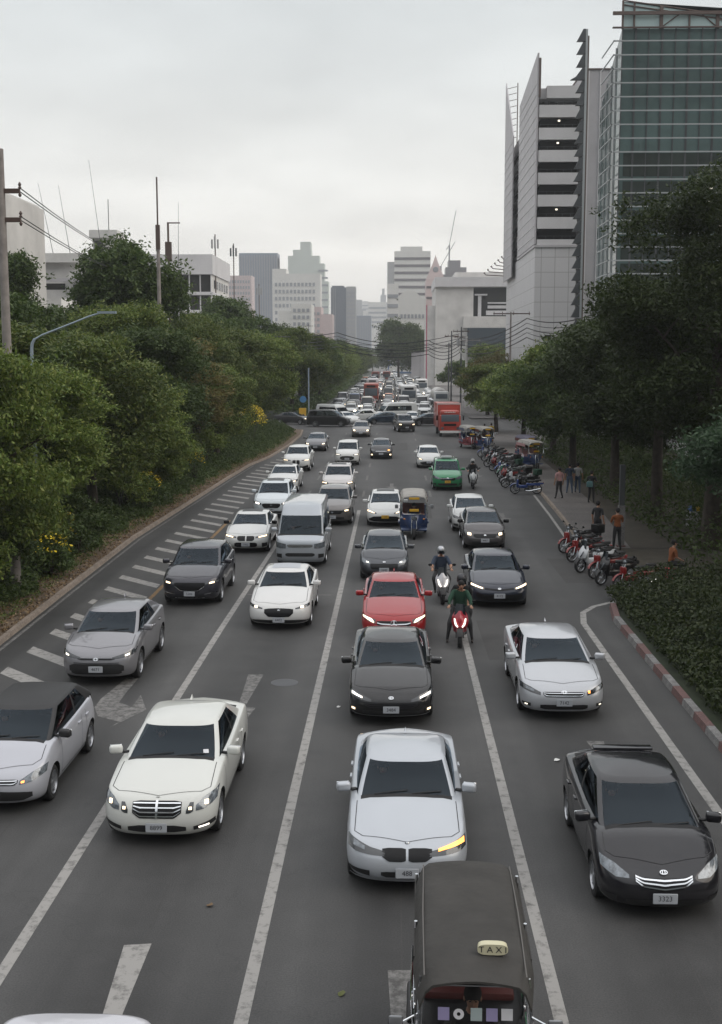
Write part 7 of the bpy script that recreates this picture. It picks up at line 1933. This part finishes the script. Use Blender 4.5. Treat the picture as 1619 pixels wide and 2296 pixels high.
# ================================================================== TUK-TUKS
mat('canvas', (.036, .034, .031), .8, var=.3, scale=2.2, bump=.35, bscale=9)
mat('canvas_pale', (.34, .325, .30), .8, var=.2, scale=4)
mat('tuk_blue', (.02, .045, .13), .3, coat=.6); mat('tuk_green', (.015, .12, .05), .4); mat('dark_red', (.10, .02, .018), .6); mat('tuk_maroon', (.22, .04, .05), .5)
def tuktuk(label, loc, rz, roof='canvas', trim='tuk_blue', accent='tuk_green', group=None, sign=None, detail=False, flap='dark_red'):
    """three wheeler, nose to -Y; origin under the middle. Roof 2.9 m long."""
    root = empty('tuk_tuk', loc, rz); tag(root, label, 'tuk-tuk', group)
    # wheels
    for (x, y) in ((0, -1.35), (-.52, .85), (.52, .85)):
        w_ = wheel_obj(.24, .13, root, (x, y, .24), 5, False, 1 if x >= 0 else -1)
    mb = MB(); mb.bbox(-.60, .60, -.1, 1.45, .34, .78, .05); mb.bbox(-.56, .56, -.95, .0, .32, .40, .03); mb.bbox(-.58, .58, 1.2, 1.42, .7, 1.22, .05); b = mb.build('body', trim, root)
    # front apron, a shield round the single wheel
    mb = MB(); v = []
    for z, hw, y in ((.42, .20, -1.30), (.60, .34, -1.26), (.82, .46, -1.18), (1.02, .55, -1.06)):
        for u in (-1, -.6, -.2, .2, .6, 1): v.append((u * hw, y + .34 * abs(u) ** 2, z))
    mb.add(v, [(i * 6 + j, i * 6 + j + 1, (i + 1) * 6 + j + 1, (i + 1) * 6 + j) for i in range(3) for j in range(5)], 0, True); mb.add([(a, b_ + .04, c) for a, b_, c in v], [(i * 6 + j, (i + 1) * 6 + j, (i + 1) * 6 + j + 1, i * 6 + j + 1) for i in range(3) for j in range(5)], 0, True)
    mb.build('front_apron', trim, root)
    mb = MB()
    for x in (-.11, .11): mb.tube([(x, -1.36, .24), (x, -1.30, .6), (x * .8, -1.18, 1.0)], .024, 6)
    mb.build('fork', 'chrome', root)
    mb = MB(); mb.lathe([(.001, -.06), (.07, -.055), (.095, 0), (.08, .05)], 'y', (0, -1.36, .93), 16); mb.build('headlight', 'lamp_glass', root)
    for s in (-1, 1):
        mb = MB(); mb.ball((s * .42, -1.1, .86), (.05, .03, .04), 0, 10, 6); mb.build('indicator', 'amber_lens', root)
        mb = MB(); mb.tube([(s * .55, -1.0, 1.45), (s * .72, -1.12, 1.42)], .01, 5); mb.bbox(s * .76 - .07, s * .76 + .07, -1.15, -1.12, 1.33, 1.5, .02, 1); mb.build('side_mirror', ['chrome', 'alloy'], root)
        mb = MB(); mb.bbox(s * .55 - .13, s * .55 + .13, .45, 1.25, .46, .56, .04); mb.build('mudguard', trim, root)
    # seats
    mb = MB(); mb.bbox(-.5, .5, .45, 1.1, .74, .86, .04); mb.bbox(-.5, .5, 1.02, 1.18, .84, 1.3, .04); mb.build('passenger_bench', flap, root)
    mb = MB(); mb.bbox(-.26, .26, -.55, -.2, .62, .74, .04); mb.build('driver_seat', 'black_plastic', root)
    mb = MB(); mb.tube([(-.3, -.9, 1.02), (0, -1.0, 1.06), (.3, -.9, 1.02)], .014, 6); mb.tube([(0, -1.0, 1.05), (0, -1.2, .8)], .02, 6); mb.build('handlebar', 'black_plastic', root)
    # frame of chromed tubes
    for s in (-1, 1):
        mb = MB(); mb.tube([(s * .57, -1.05, .95), (s * .55, -1.0, 1.4), (s * .52, -.93, 1.8)], .02, 6); mb.build('roof_post', 'chrome', root)
        mb = MB(); mb.tube([(s * .58, .2, .7), (s * .58, .2, 1.8)], .02, 6); mb.build('roof_post', 'chrome', root)
        mb = MB(); mb.tube([(s * .58, 1.36, .7), (s * .58, 1.36, 1.8)], .02, 6); mb.build('roof_post', 'chrome', root)
        mb = MB(); mb.tube([(s * .60, -.1, .78), (s * .62, .0, 1.0), (s * .62, 1.1, 1.04), (s * .60, 1.36, .9)], .016, 6); mb.tube([(s * .60, .1, .85), (s * .62, 1.2, .9)], .016, 6); mb.build('side_rail', 'chrome', root)
        mb = MB(); mb.box(min(s * .595, s * .61), max(s * .595, s * .61), -.1, 1.36, .52, .74); mb.build('side_panel', accent, root)
    # windscreen
    fr = MB(); P4 = [(-.52, -1.07, 1.16), (-.45, -1.08, 1.07), (.45, -1.08, 1.07), (.52, -1.07, 1.16), (.5, -.97, 1.74), (-.5, -.97, 1.74), (-.52, -1.07, 1.16)]
    fr.tube(P4, .016, 6, cap=False); fo = fr.build('windscreen_frame', 'chrome', root)
    g = MB(); g.add([(-.5, -1.065, 1.14), (.5, -1.065, 1.14), (.48, -.975, 1.73), (-.48, -.975, 1.73)], [(0, 1, 2, 3)]); g.build('windscreen', 'glass_tuk', root)
    if detail:
        for i, (x, m_) in enumerate([(-.30, 'sticker_lilac'), (-.155, 'sticker_white'), (.015, 'sticker_pale'), (.165, 'sticker_lilac'), (.31, 'sticker_white')]):
            mb = MB()
            if i == 1: mb.lathe([(.018, 0), (.052, 0)], 'z', n=14, mtx=Matrix.Translation((x, -1.022, 1.47)) @ Matrix.Rotation(R(81), 4, 'X'))
            else: mb.box(-.055, .055, -.062 + (.012 if i == 4 else 0), .062, 0, .002, 0, Matrix.Translation((x, -1.020, 1.47)) @ Matrix.Rotation(R(81), 4, 'X'))
            mb.build('sticker', m_, root)
    # roof: canvas stretched over hoops, flaps hanging at the sides
    mb = MB(); nx, ny = 14, 18; v = []
    y0, y1 = -1.12, 1.62
    for j in range(ny + 1):
        t = j / ny; y = y0 + (y1 - y0) * t
        sg_ = .025 * abs(math.sin(t * PI * 3)) - .012
        nar = 1 - .10 * max(0, 1 - t * 5) ** 1.5 - .06 * max(0, t - .85) / .15
        for i in range(nx + 1):
            u = i / nx * 2 - 1
            x = math.copysign(min(abs(u) / .78, 1.0) * .50 + max(0, abs(u) - .78) / .22 * .10, u) * nar
            z = 1.90 + .05 * (1 - min(1, abs(u) / .78) ** 2) - (.22 * (max(0, abs(u) - .78) / .22) ** 1.3) - sg_ * (1 - abs(u)) - .10 * max(0, 1 - t * 7) ** 2 - .12 * max(0, (t - .9) / .1) ** 2
            v.append((x, y, z))
    top_n = len(v)
    v2 = [(a * .985, b_, c - .025) for a, b_, c in v]
    w1 = nx + 1
    F1 = [(j * w1 + i, j * w1 + i + 1, (j + 1) * w1 + i + 1, (j + 1) * w1 + i) for j in range(ny) for i in range(nx)]
    F2 = [tuple(k + top_n for k in q)[::-1] for q in F1]
    rim = [j * w1 for j in range(ny + 1)] + [ny * w1 + i for i in range(1, nx + 1)] + [j * w1 + nx for j in range(ny - 1, -1, -1)] + [i for i in range(nx - 1, 0, -1)]
    F3 = [(rim[k], rim[(k + 1) % len(rim)], rim[(k + 1) % len(rim)] + top_n, rim[k] + top_n) for k in range(len(rim))]
    mb.add(v + v2, F1 + F2 + F3, 0, True)
    ro = mb.build('roof', roof, root, angle=50)
    for s in (-1, 1):
        mb = MB(); mb.box(min(s * .585, s * .60), max(s * .585, s * .60), -.4, 1.5, 1.52, 1.72); mb.build('roof_flap', roof if detail else flap, ro)
        mb = MB(); mb.tube([(s * .49, -1.05, 1.875), (s * .505, .2, 1.905), (s * .50, 1.45, 1.87)], .008, 5); mb.build('roof_piping', 'canvas_seam', ro)
    if sign:
        mb = MB(); q = Matrix.Translation((sign[0], sign[1], 2.0))
        n = 26; pts = [(.15 * (1 if abs(math.cos(a)) < 1 else 1) * math.copysign(abs(math.cos(a)) ** .55, math.cos(a)), .055 * math.copysign(abs(math.sin(a)) ** .8, math.sin(a))) for a in [2 * PI * k / n for k in range(n)]]
        # an upright oblong lamp with a face towards the nose
        vv = [(a, -.045, b_) for a, b_ in pts] + [(a * .96, .05, b_ * .9) for a, b_ in pts]
        mb.add([q @ Vector(p) for p in vv], [tuple(range(n)), tuple(range(n, 2 * n))[::-1]] + [(k, (k + 1) % n, n + (k + 1) % n, n + k) for k in range(n)], 0)
        mb.bbox(sign[0] - .1, sign[0] + .1, sign[1] - .04, sign[1] + .05, 1.9, 1.96, .01, 1)
        so = mb.build('taxi_sign', ['sign_cream', 'black_plastic'], root)
        tx = text_mesh('T A X I', .09, 'sign_lettering', 'ink', so); tx.data.transform(Matrix.Translation((sign[0], sign[1] - .049, 2.0)) @ Matrix.Rotation(R(90), 4, 'X'))
        for w__ in (): pass
    else:
        mb = MB(); mb.bbox(-.22, .22, -1.13, -1.09, 1.70, 1.8, .01); mb.build('taxi_sign', 'plate_yellow', root)
        mb = MB(); mb.bbox(-.2, .2, -1.115, -1.1, 1.18, 1.3, .01); mb.build('number_plate', 'plate_yellow', root)
    return root
m = bpy.data.materials.new('glass_tuk'); m.use_nodes = True; b = m.node_tree.nodes['Principled BSDF']; b.inputs['Base Color'].default_value = (.02, .02, .02, 1); b.inputs['Alpha'].default_value = .35; b.inputs['Roughness'].default_value = .05; M['glass_tuk'] = m
mat('roof_lilac', (.16, .15, .2), .8)
mat('canvas_seam', (.11, .105, .10), .7); mat('sticker_lilac', (.28, .25, .42), .6); mat('sticker_pale', (.32, .38, .38), .6); mat('sign_cream', (.55, .52, .36), .4)
tuktuk('tuk-tuk with a long dark canvas roof and a cream TAXI lamp on it', (.83, 11.72, 0), R(-1.5), 'canvas', 'gloss_black', 'tuk_green', sign=(.18, -.72), detail=True)
J = ride(); J = {k: Vector(v) + Vector((0, -.66, -.2)) for k, v in J.items() if k[:2] not in ('hd',)}
J['kn' + 'L'] = (.2, -.75, .70); J['knR'] = (-.2, -.75, .70); J['anL'] = (.16, -.9, .48); J['anR'] = (-.16, -.9, .48); J['wrL'] = (.28, -.86, 1.06); J['wrR'] = (-.28, -.86, 1.06); J['elL'] = (.28, -.6, 1.02); J['elR'] = (-.28, -.6, 1.02)
person(J, 'person in dark clothes driving the tuk-tuk with the TAXI lamp', 'cloth_black', 'cloth_jeans', (.83, 11.72, 0), R(-1.5), sleeves='long')
tuktuk('blue tuk-tuk with a pale roof driving beside the white hatchback', (.90, 51.55, 0), R(0), 'canvas_pale', 'tuk_blue', 'tuk_blue')
person(J, 'person in navy driving the blue tuk-tuk', 'cloth_navy', 'cloth_black', (.90, 51.55, 0), 0)
TG = 'tuk-tuks parked at the kerb'
tuktuk('grey roofed tuk-tuk parked right behind the red truck', (6.55, 102.5, 0), R(10), 'canvas_pale', 'tuk_maroon', 'tuk_blue', TG, flap='tuk_blue')
tuktuk('pale roofed tuk-tuk parked beside the first one at the kerb', (7.7, 101.0, 0), R(14), 'canvas_pale', 'tuk_blue', 'tuk_maroon', TG)
tuktuk('lilac roofed tuk-tuk parked beyond the green motorcycles', (9.9, 87.5, .115), R(8), 'roof_lilac', 'tuk_maroon', 'tuk_blue', TG)
tuktuk('tuk-tuk with a striped front under the branches', (9.6, 82.5, .115), R(12), 'canvas_pale', 'tuk_blue', 'tuk_green', TG, flap='cloth_pink')

# drivers seen through the windscreens (right-hand drive)
J = ride()
for s, k in (('L', 1), ('R', -1)): J['kn' + s] = (k * .16, -.16, .84); J['an' + s] = (k * .14, -.45, .62); J['el' + s] = (k * .27, .0, 1.08); J['wr' + s] = (k * .14, -.26, 1.14)
cloth('cloth_cream', (.30, .27, .23)); cloth('cloth_grey', (.13, .13, .14))
protos = [person({k: (v if k[:2] in ('hd', 'ft') else tuple(Vector(v) - Vector((0, .32, .44)))) for k, v in J.items()}, 'x', c, 'cloth_black', fingers=False) for c in ('cloth_cream', 'cloth_grey', 'cloth_white', 'cloth_navy')]
cword = ['a cream shirt', 'a grey shirt', 'a white shirt', 'a navy shirt']
used = set()
for i, (o, y, lab) in enumerate([q for q in NEAR if q[1] < 95]):
    pr = protos[i % 4]
    p = pr if i % 4 not in used else copy_tree(pr)
    used.add(i % 4)
    m_ = Matrix.Rotation(o.rotation_euler.z, 4, 'Z') @ Vector((-.37, o['seat_y'], 0))
    p.location = (o.location.x + m_.x, o.location.y + m_.y, o['seat_z'] + .02); p.rotation_euler = o.rotation_euler
    short = ' '.join(lab.replace(',', '').split()[:9])
    p['label'] = 'person in %s driving the %s' % (cword[i % 4], short); p['group'] = 'drivers behind the windscreens'
# ================================================================== CROSSING TRAFFIC, TRUCKS, BUSES
stdhl = lambda lit=None: hl(.52, .95, .62, .72, .68, .8, 'lamp_dark', lit)
def xveh(name, P, color, centre, rz, label, lit=None, **k):
    o = make_car(name, P, [stdhl([(.62, .65, .71), (.8, .67, .74)] if lit else None)] if P.get('L', 4.6) < 5.2 or 1 else [], color, (0, 0, 0), 0, label, k.pop('cat', 'car'), 'vehicles turning across the junction', **k)
    o.location = (centre[0], centre[1], 0); o.rotation_euler = (0, 0, rz); return o
xveh('minivan', dict(BIGMPV, L=5.0), BLACK, (-7.4, 134.5), R(82), 'long black van crossing the junction from the hedge side', cat='van')
xveh('sedan', COMPACT, DARK, (-11.9, 139), R(70), 'dark car with one lamp behind the black van', lit=True)
xveh('sedan', COMPACT, (.012, .03, .05, .3), (-1.1, 139.5), R(-80), 'dark teal saloon crossing in front of the white passenger van')
xveh('sedan', HATCH, W0, (-3.9, 144.5), R(-62), 'white car nosing across behind the bronze grey saloon', lit=False)
xveh('minivan', VAN, W0, (.4, 147.5), R(-66), 'white passenger van turning across the junction', cat='van')
xveh('minivan', dict(VAN, H=2.1), W0, (-7.5, 146), R(40), 'white van nosing out behind the long black one', cat='van')
xveh('sedan', SEDAN_S, W0, (-5.6, 140.2), R(30), 'white car squeezed between the black van and the bronze grey saloon')
xveh('sedan', COMPACT, W0, (2.2, 139.5), R(-4), 'white saloon with one lamp lit behind the black off-roader', lit=True)
xveh('sedan', COMPACT, DARK, (4.0, 136.5), R(-75), 'dark saloon half hidden behind the red truck')

mat('truck_red', (.36, .045, .03), .4, coat=.4); mat('bus_red', (.30, .05, .03), .45, coat=.4); mat('truck_white', (.6, .6, .59), .5, var=.1); mat('tank_white', (.5, .48, .46), .4, var=.15, scale=2); mat('truck_glass', (.10, .12, .14), .08, coat=1.0)
t = empty('truck', (5.45, 119.9, 0), R(2)); tag(t, 'red box truck standing at the kerb lane by the parked tuk-tuks', 'truck')
mb = MB(); mb.bbox(-1.05, 1.05, -3.3, -1.7, .55, 2.15, .12); mb.bbox(-.95, .95, -3.22, -1.75, 2.05, 2.62, .2); mb.build('cab', 'truck_red', t)
mb = MB(); mb.bbox(-1.18, 1.18, -1.6, 3.3, .85, 3.25, .04); mb.build('cargo_box', 'truck_red', t)
part('box_frame', 'far_pink', t, [(-1.2, 1.2, -1.64, -1.6, 3.12, 3.28), (-1.2, -1.12, -1.64, -1.6, .9, 3.1), (1.12, 1.2, -1.64, -1.6, .9, 3.1)])
mb = MB(); mb.bbox(-.88, .88, -3.33, -3.27, 1.5, 2.2, .03); mb.build('windscreen', 'truck_glass', t)
part('roof_lettering', 'far_white', t, [(-.55 + i * .16, -.45 + i * .16, -3.25, -3.235, 2.38, 2.46 + .02 * (i % 2)) for i in range(7)])
for s in (-1, 1):
    mb = MB(); mb.lathe([(.001, -.02), (.13, -.02), (.14, .03)], 'y', (s * .75, -3.32, .85), 14); mb.build('headlight', 'lamp_glass', t)
    mb = MB(); mb.tube([(s * 1.05, -3.2, 2.2), (s * 1.3, -3.3, 2.1)], .02, 5); mb.bbox(s * 1.3 - .08, s * 1.3 + .08, -3.34, -3.28, 1.65, 2.1, .02); mb.build('side_mirror', 'gloss_black', t)
    for y in (-2.5, 2.0): wheel_obj(.4, .26, t, (s * .88, y, .4), 5, True, s)
part('bumper', 'truck_white', t, [(-1.0, 1.0, -3.4, -3.3, .4, .62)]); part('grille', 'gloss_black', t, [(-.6, .6, -3.335, -3.31, 1.1, 1.3)])
def bus(loc, rz, label, color, h=3.2, w=2.5, L_=11, band='glass_dark', emb_='far_white'):
    b = empty('bus', loc, rz); tag(b, label, 'bus', 'buses in the far queue')
    mb = MB(); mb.bbox(-w / 2, w / 2, -L_ / 2, L_ / 2, .35, h, .18, 0, 3); mb.build('body', color, b)
    mb = MB(); mb.bbox(-w / 2 + .14, w / 2 - .14, -L_ / 2 - .03, -L_ / 2 + .02, 1.25, h - .75, .02); mb.build('windscreen', 'truck_glass', b)
    part('destination_board', 'gloss_black', b, [(-w / 2 + .5, w / 2 - .5, -L_ / 2 - .02, -L_ / 2 + .02, h - .62, h - .28)])
    for s in (-1, 1):
        part('side_window', 'glass_dark', b, [(s * w / 2 - .02 * (s > 0) - (.0 if s > 0 else .02), s * w / 2 + .02 * (s > 0) + (.02 if s < 0 else 0), -L_ / 2 + .8 + i * 1.5, -L_ / 2 + 2.1 + i * 1.5, 1.5, h - .6) for i in range(6)])
        mb = MB(); mb.lathe([(.001, -.03), (.14, -.03), (.15, .02)], 'y', (s * (w / 2 - .35), -L_ / 2, .75), 12); mb.build('headlight', 'lamp_glass' if s > 0 else 'lamp_soft', b)
        for y in (-L_ / 2 + 2, L_ / 2 - 2.6): wheel_obj(.48, .3, b, (s * (w / 2 - .18), y, .48), 6, False, s)
    part('bumper', emb_, b, [(-w / 2 + .1, w / 2 - .1, -L_ / 2 - .05, -L_ / 2, .35, .6)]); return b
bus((-3.9, 210, 0), 0, 'red bus with a wide windscreen in the middle of the far queue', 'bus_red', 3.3)
bus((-4.6, 262, 0), 0, 'dark windowed grey bus directly behind the red bus', 'panel_grey', 3.2)
bus((2.3, 199, 0), R(2), 'white coach on the pavement side of the far queue', 'truck_white', 3.2)
bus((6.1, 262, 0), 0, 'white coach farther back on the pavement side', 'truck_white', 3.1, L_=9)
bus((-6.0, 395, 0), 0, 'orange red bus with its tail lamps far up the road', 'bus_red', 3.2)
bus((-2.4, 400, 0), 0, 'second orange red bus far up the road', 'bus_red', 3.2)
t = empty('tanker_truck', (7.2, 186, 0), R(3)); tag(t, 'white cylindrical tanker truck by the low tree', 'truck')
mb = MB(); mb.lathe([(.001, -3), (.85, -2.95), (1.1, -2.7), (1.1, 3.2), (.85, 3.4), (.001, 3.45)], 'y', (0, 1.5, 2.0), 20); mb.build('tank', 'tank_white', t)
mb = MB(); mb.bbox(-1.1, 1.1, -3.4, -1.7, .55, 2.6, .15); mb.build('cab', 'truck_white', t); mb = MB(); mb.bbox(-.9, .9, -3.44, -3.38, 1.5, 2.25, .03); mb.build('windscreen', 'truck_glass', t); part('chassis', 'gloss_black', t, [(-.7, .7, -1.7, 4.8, .6, .9)])
for s in (-1, 1):
    for y in (-2.6, 1.8, 3.2): wheel_obj(.45, .28, t, (s * .92, y, .45), 5, True, s)

# ================================================================== THE FAR QUEUE: small light meshes, one object per vehicle
def far_mesh(P_, lit):
    P = dict(DEF); P.update(P_); L, W = P['L'], P['W']
    v, f, zt = build_body(P, False); gv, gf = greenhouse(P, zt, False)
    mb = MB(); mb.add(v, f, 0, True)
    def wa(faces, mi):
        used = {}; nv = []; nf_ = []
        for q, _ in faces:
            g = []
            for i in q:
                k = tuple(round(c, 3) for c in gv[i])
                if k not in used: used[k] = len(nv); nv.append(gv[i])
                if used[k] not in g: g.append(used[k])
            if len(g) > 2: nf_.append(tuple(g))
        mb.add(nv, nf_, mi, True)
    wa(gf['body'], 0); wa(gf['windshield'] + gf['rear_window'] + gf['side_window'] + gf['trim'], 1)
    for sw in (P['fo'], P['fo'] + P['wb']):
        for s in (-1, 1):
            x0, x1 = sorted((s * (W / 2 - .22), s * (W / 2 + .01)))
            mb.lathe([(.001, x0), (P['r'], x0), (P['r'], x1), (.001, x1)], 'x', (0, sw - L / 2, P['r']), 12, 2)
    y = -L / 2
    mb.box(-W * .25, W * .25, y + .0, y + .12, P['z0'] + .12, P['zn'] - .1, 2)
    mb.box(-.17, .17, y - .03, y, .36, .48, 4)
    for s in (-1, 1):
        mb.box(*sorted((s * W * .28, s * W * .44)), y + .02, y + .22, P['zn'] - .12, P['zn'] - .0, 3 if lit else 5)
        mb.box(*sorted((s * (W / 2), s * (W / 2 + .16))), P['cowl'] + .35 - L / 2, P['cowl'] + .5 - L / 2, P['zb'], P['zb'] + .12, 0)
    o = mb.build('car', ['car_paint', 'glass_dark', 'black_plastic', 'lamp_far', 'plate_white', 'lamp_glass'], None, angle=45)
    me = o.data; bpy.data.objects.remove(o); return me
mat('lamp_far', (.9, .9, .88), .2, emit=(1.0, .84, .62), estr=7.0)
kinds = {'sedan': COMPACT, 'hatchback': HATCH, 'crossover': SUVP, 'minivan': MPV, 'van': VAN, 'pickup': PICK}
FM = {(k, l): far_mesh(P, l) for k, P in kinds.items() for l in (True, False)}
blocked = [(-3.9, 204, 217), (-4.6, 255, 269), (2.3, 192, 206), (6.1, 256, 268), (7.2, 181, 193), (-6.0, 388, 402), (-2.4, 393, 407), (-1.9, 188, 192)]
palette = [(W0, 'white', 10), (SILVER, 'silver', 6), (GREY, 'grey', 4), (DARK, 'black', 4), ((.25, .25, .26, .4), 'mid grey', 2), ((.35, .03, .03, .1), 'red', 1), ((.06, .1, .2, .3), 'blue', 1), ((.45, .42, .36, .3), 'beige', 2), ((.6, .18, .05, 0), 'orange', 1)]
bag = [p for p in palette for _ in range(p[2])]
kb = ['sedan'] * 6 + ['hatchback'] * 4 + ['crossover'] * 4 + ['minivan'] * 2 + ['van'] * 2 + ['pickup'] * 2
g = random.Random(42)
lanes = [(-8.1, 153, 430, 'outer tree-side lane', 0), (-5.9, 156, 520, 'second tree-side lane', 0), (-3.6, 155, 560, 'third tree-side lane', 0), (-1.0, 158, 600, 'middle lane', 0), (1.6, 160, 560, 'third pavement-side lane', 1), (4.3, 156, 430, 'second pavement-side lane', 1), (6.9, 196, 380, 'outer pavement-side lane', 1)]
for lx, ya, yb, lname, right in lanes:
    y = ya + g.uniform(0, 2); k = 0
    while y < yb:
        c, cn, _ = g.choice(bag if not right else bag[:18] + [palette[0]] * 8)
        kd = g.choice(kb); L_ = kinds[kd].get('L', 4.6)
        x = lx + g.uniform(-.22, .22) - (y > 400) * (y - 400) * .012
        if not any(abs(x - b_[0]) < 2.1 and b_[1] - L_ - .6 < y < b_[2] + .6 for b_ in blocked):
            lit = g.random() < (.42 if not right else .22)
            o = bpy.data.objects.new('car', FM[(kd, lit)]); COL.objects.link(o); o.location = (x, y + L_ / 2, 0); o.rotation_euler = (0, 0, R(g.uniform(-2, 2))); o.color = c
            kw = {'sedan': 'saloon', 'van': 'tall van'}.get(kd, kd)
            tag(o, '%s %s%s, %s from the crossing in the %s' % (cn, kw, ' with lit lamps' if lit else '', nth[k] if k < 30 else 'number %d' % (k + 1), lname), 'van' if kd in ('van', 'minivan') else 'car', 'cars in the far queue beyond the crossing')
            k += 1
        y += L_ + g.uniform(1.0, 3.0) + (y - 150) * .006
# ---- vehicles on the carriageway behind the planted strip (glimpsed through the trees)
for i, (x, y, c, kd, w_) in enumerate([(-25.5, 58, W0, 'sedan', 'white car glimpsed on the other carriageway under the rounded tree'), (-26, 78, SILVER, 'van', 'silver van glimpsed on the other carriageway by the forked trunk'), (-28, 98, GREY, 'sedan', 'grey car glimpsed on the other carriageway behind the brown tree')]):
    o = bpy.data.objects.new('car', FM[(kd, False)]); COL.objects.link(o); o.location = (x, y, 0); o.rotation_euler = (0, 0, PI); o.color = c; tag(o, w_, 'car')
# ---- the pale car roof rising into the picture at the bottom corner
place = make_car('minivan', MPV, [], (.56, .56, .60, .25), (0, 0, 0), 0, 'pale lilac silver car of which only the roof rises at the bottom edge', 'car')
place.location = (-2.93, 8.62, 0)

# ================================================================== AIR
HAZE = True
if HAZE:
    m = bpy.data.materials.new('haze_air'); m.use_nodes = True; nt = m.node_tree; nt.nodes.clear()
    o_ = N(nt, 'ShaderNodeOutputMaterial'); pv = N(nt, 'ShaderNodeVolumePrincipled'); pv.inputs['Color'].default_value = (.93, .96, 1.0, 1); pv.inputs['Density'].default_value = .00028; pv.inputs['Anisotropy'].default_value = .2
    nt.links.new(pv.outputs[0], o_.inputs['Volume']); M['haze_air'] = m
    mb = MB(); mb.box(-1500, 1500, -120, 2800, -1.2, 165); o = mb.build('haze', 'haze_air'); o['kind'] = 'stuff'; o['label'] = 'thin pale haze in the air over the whole road'
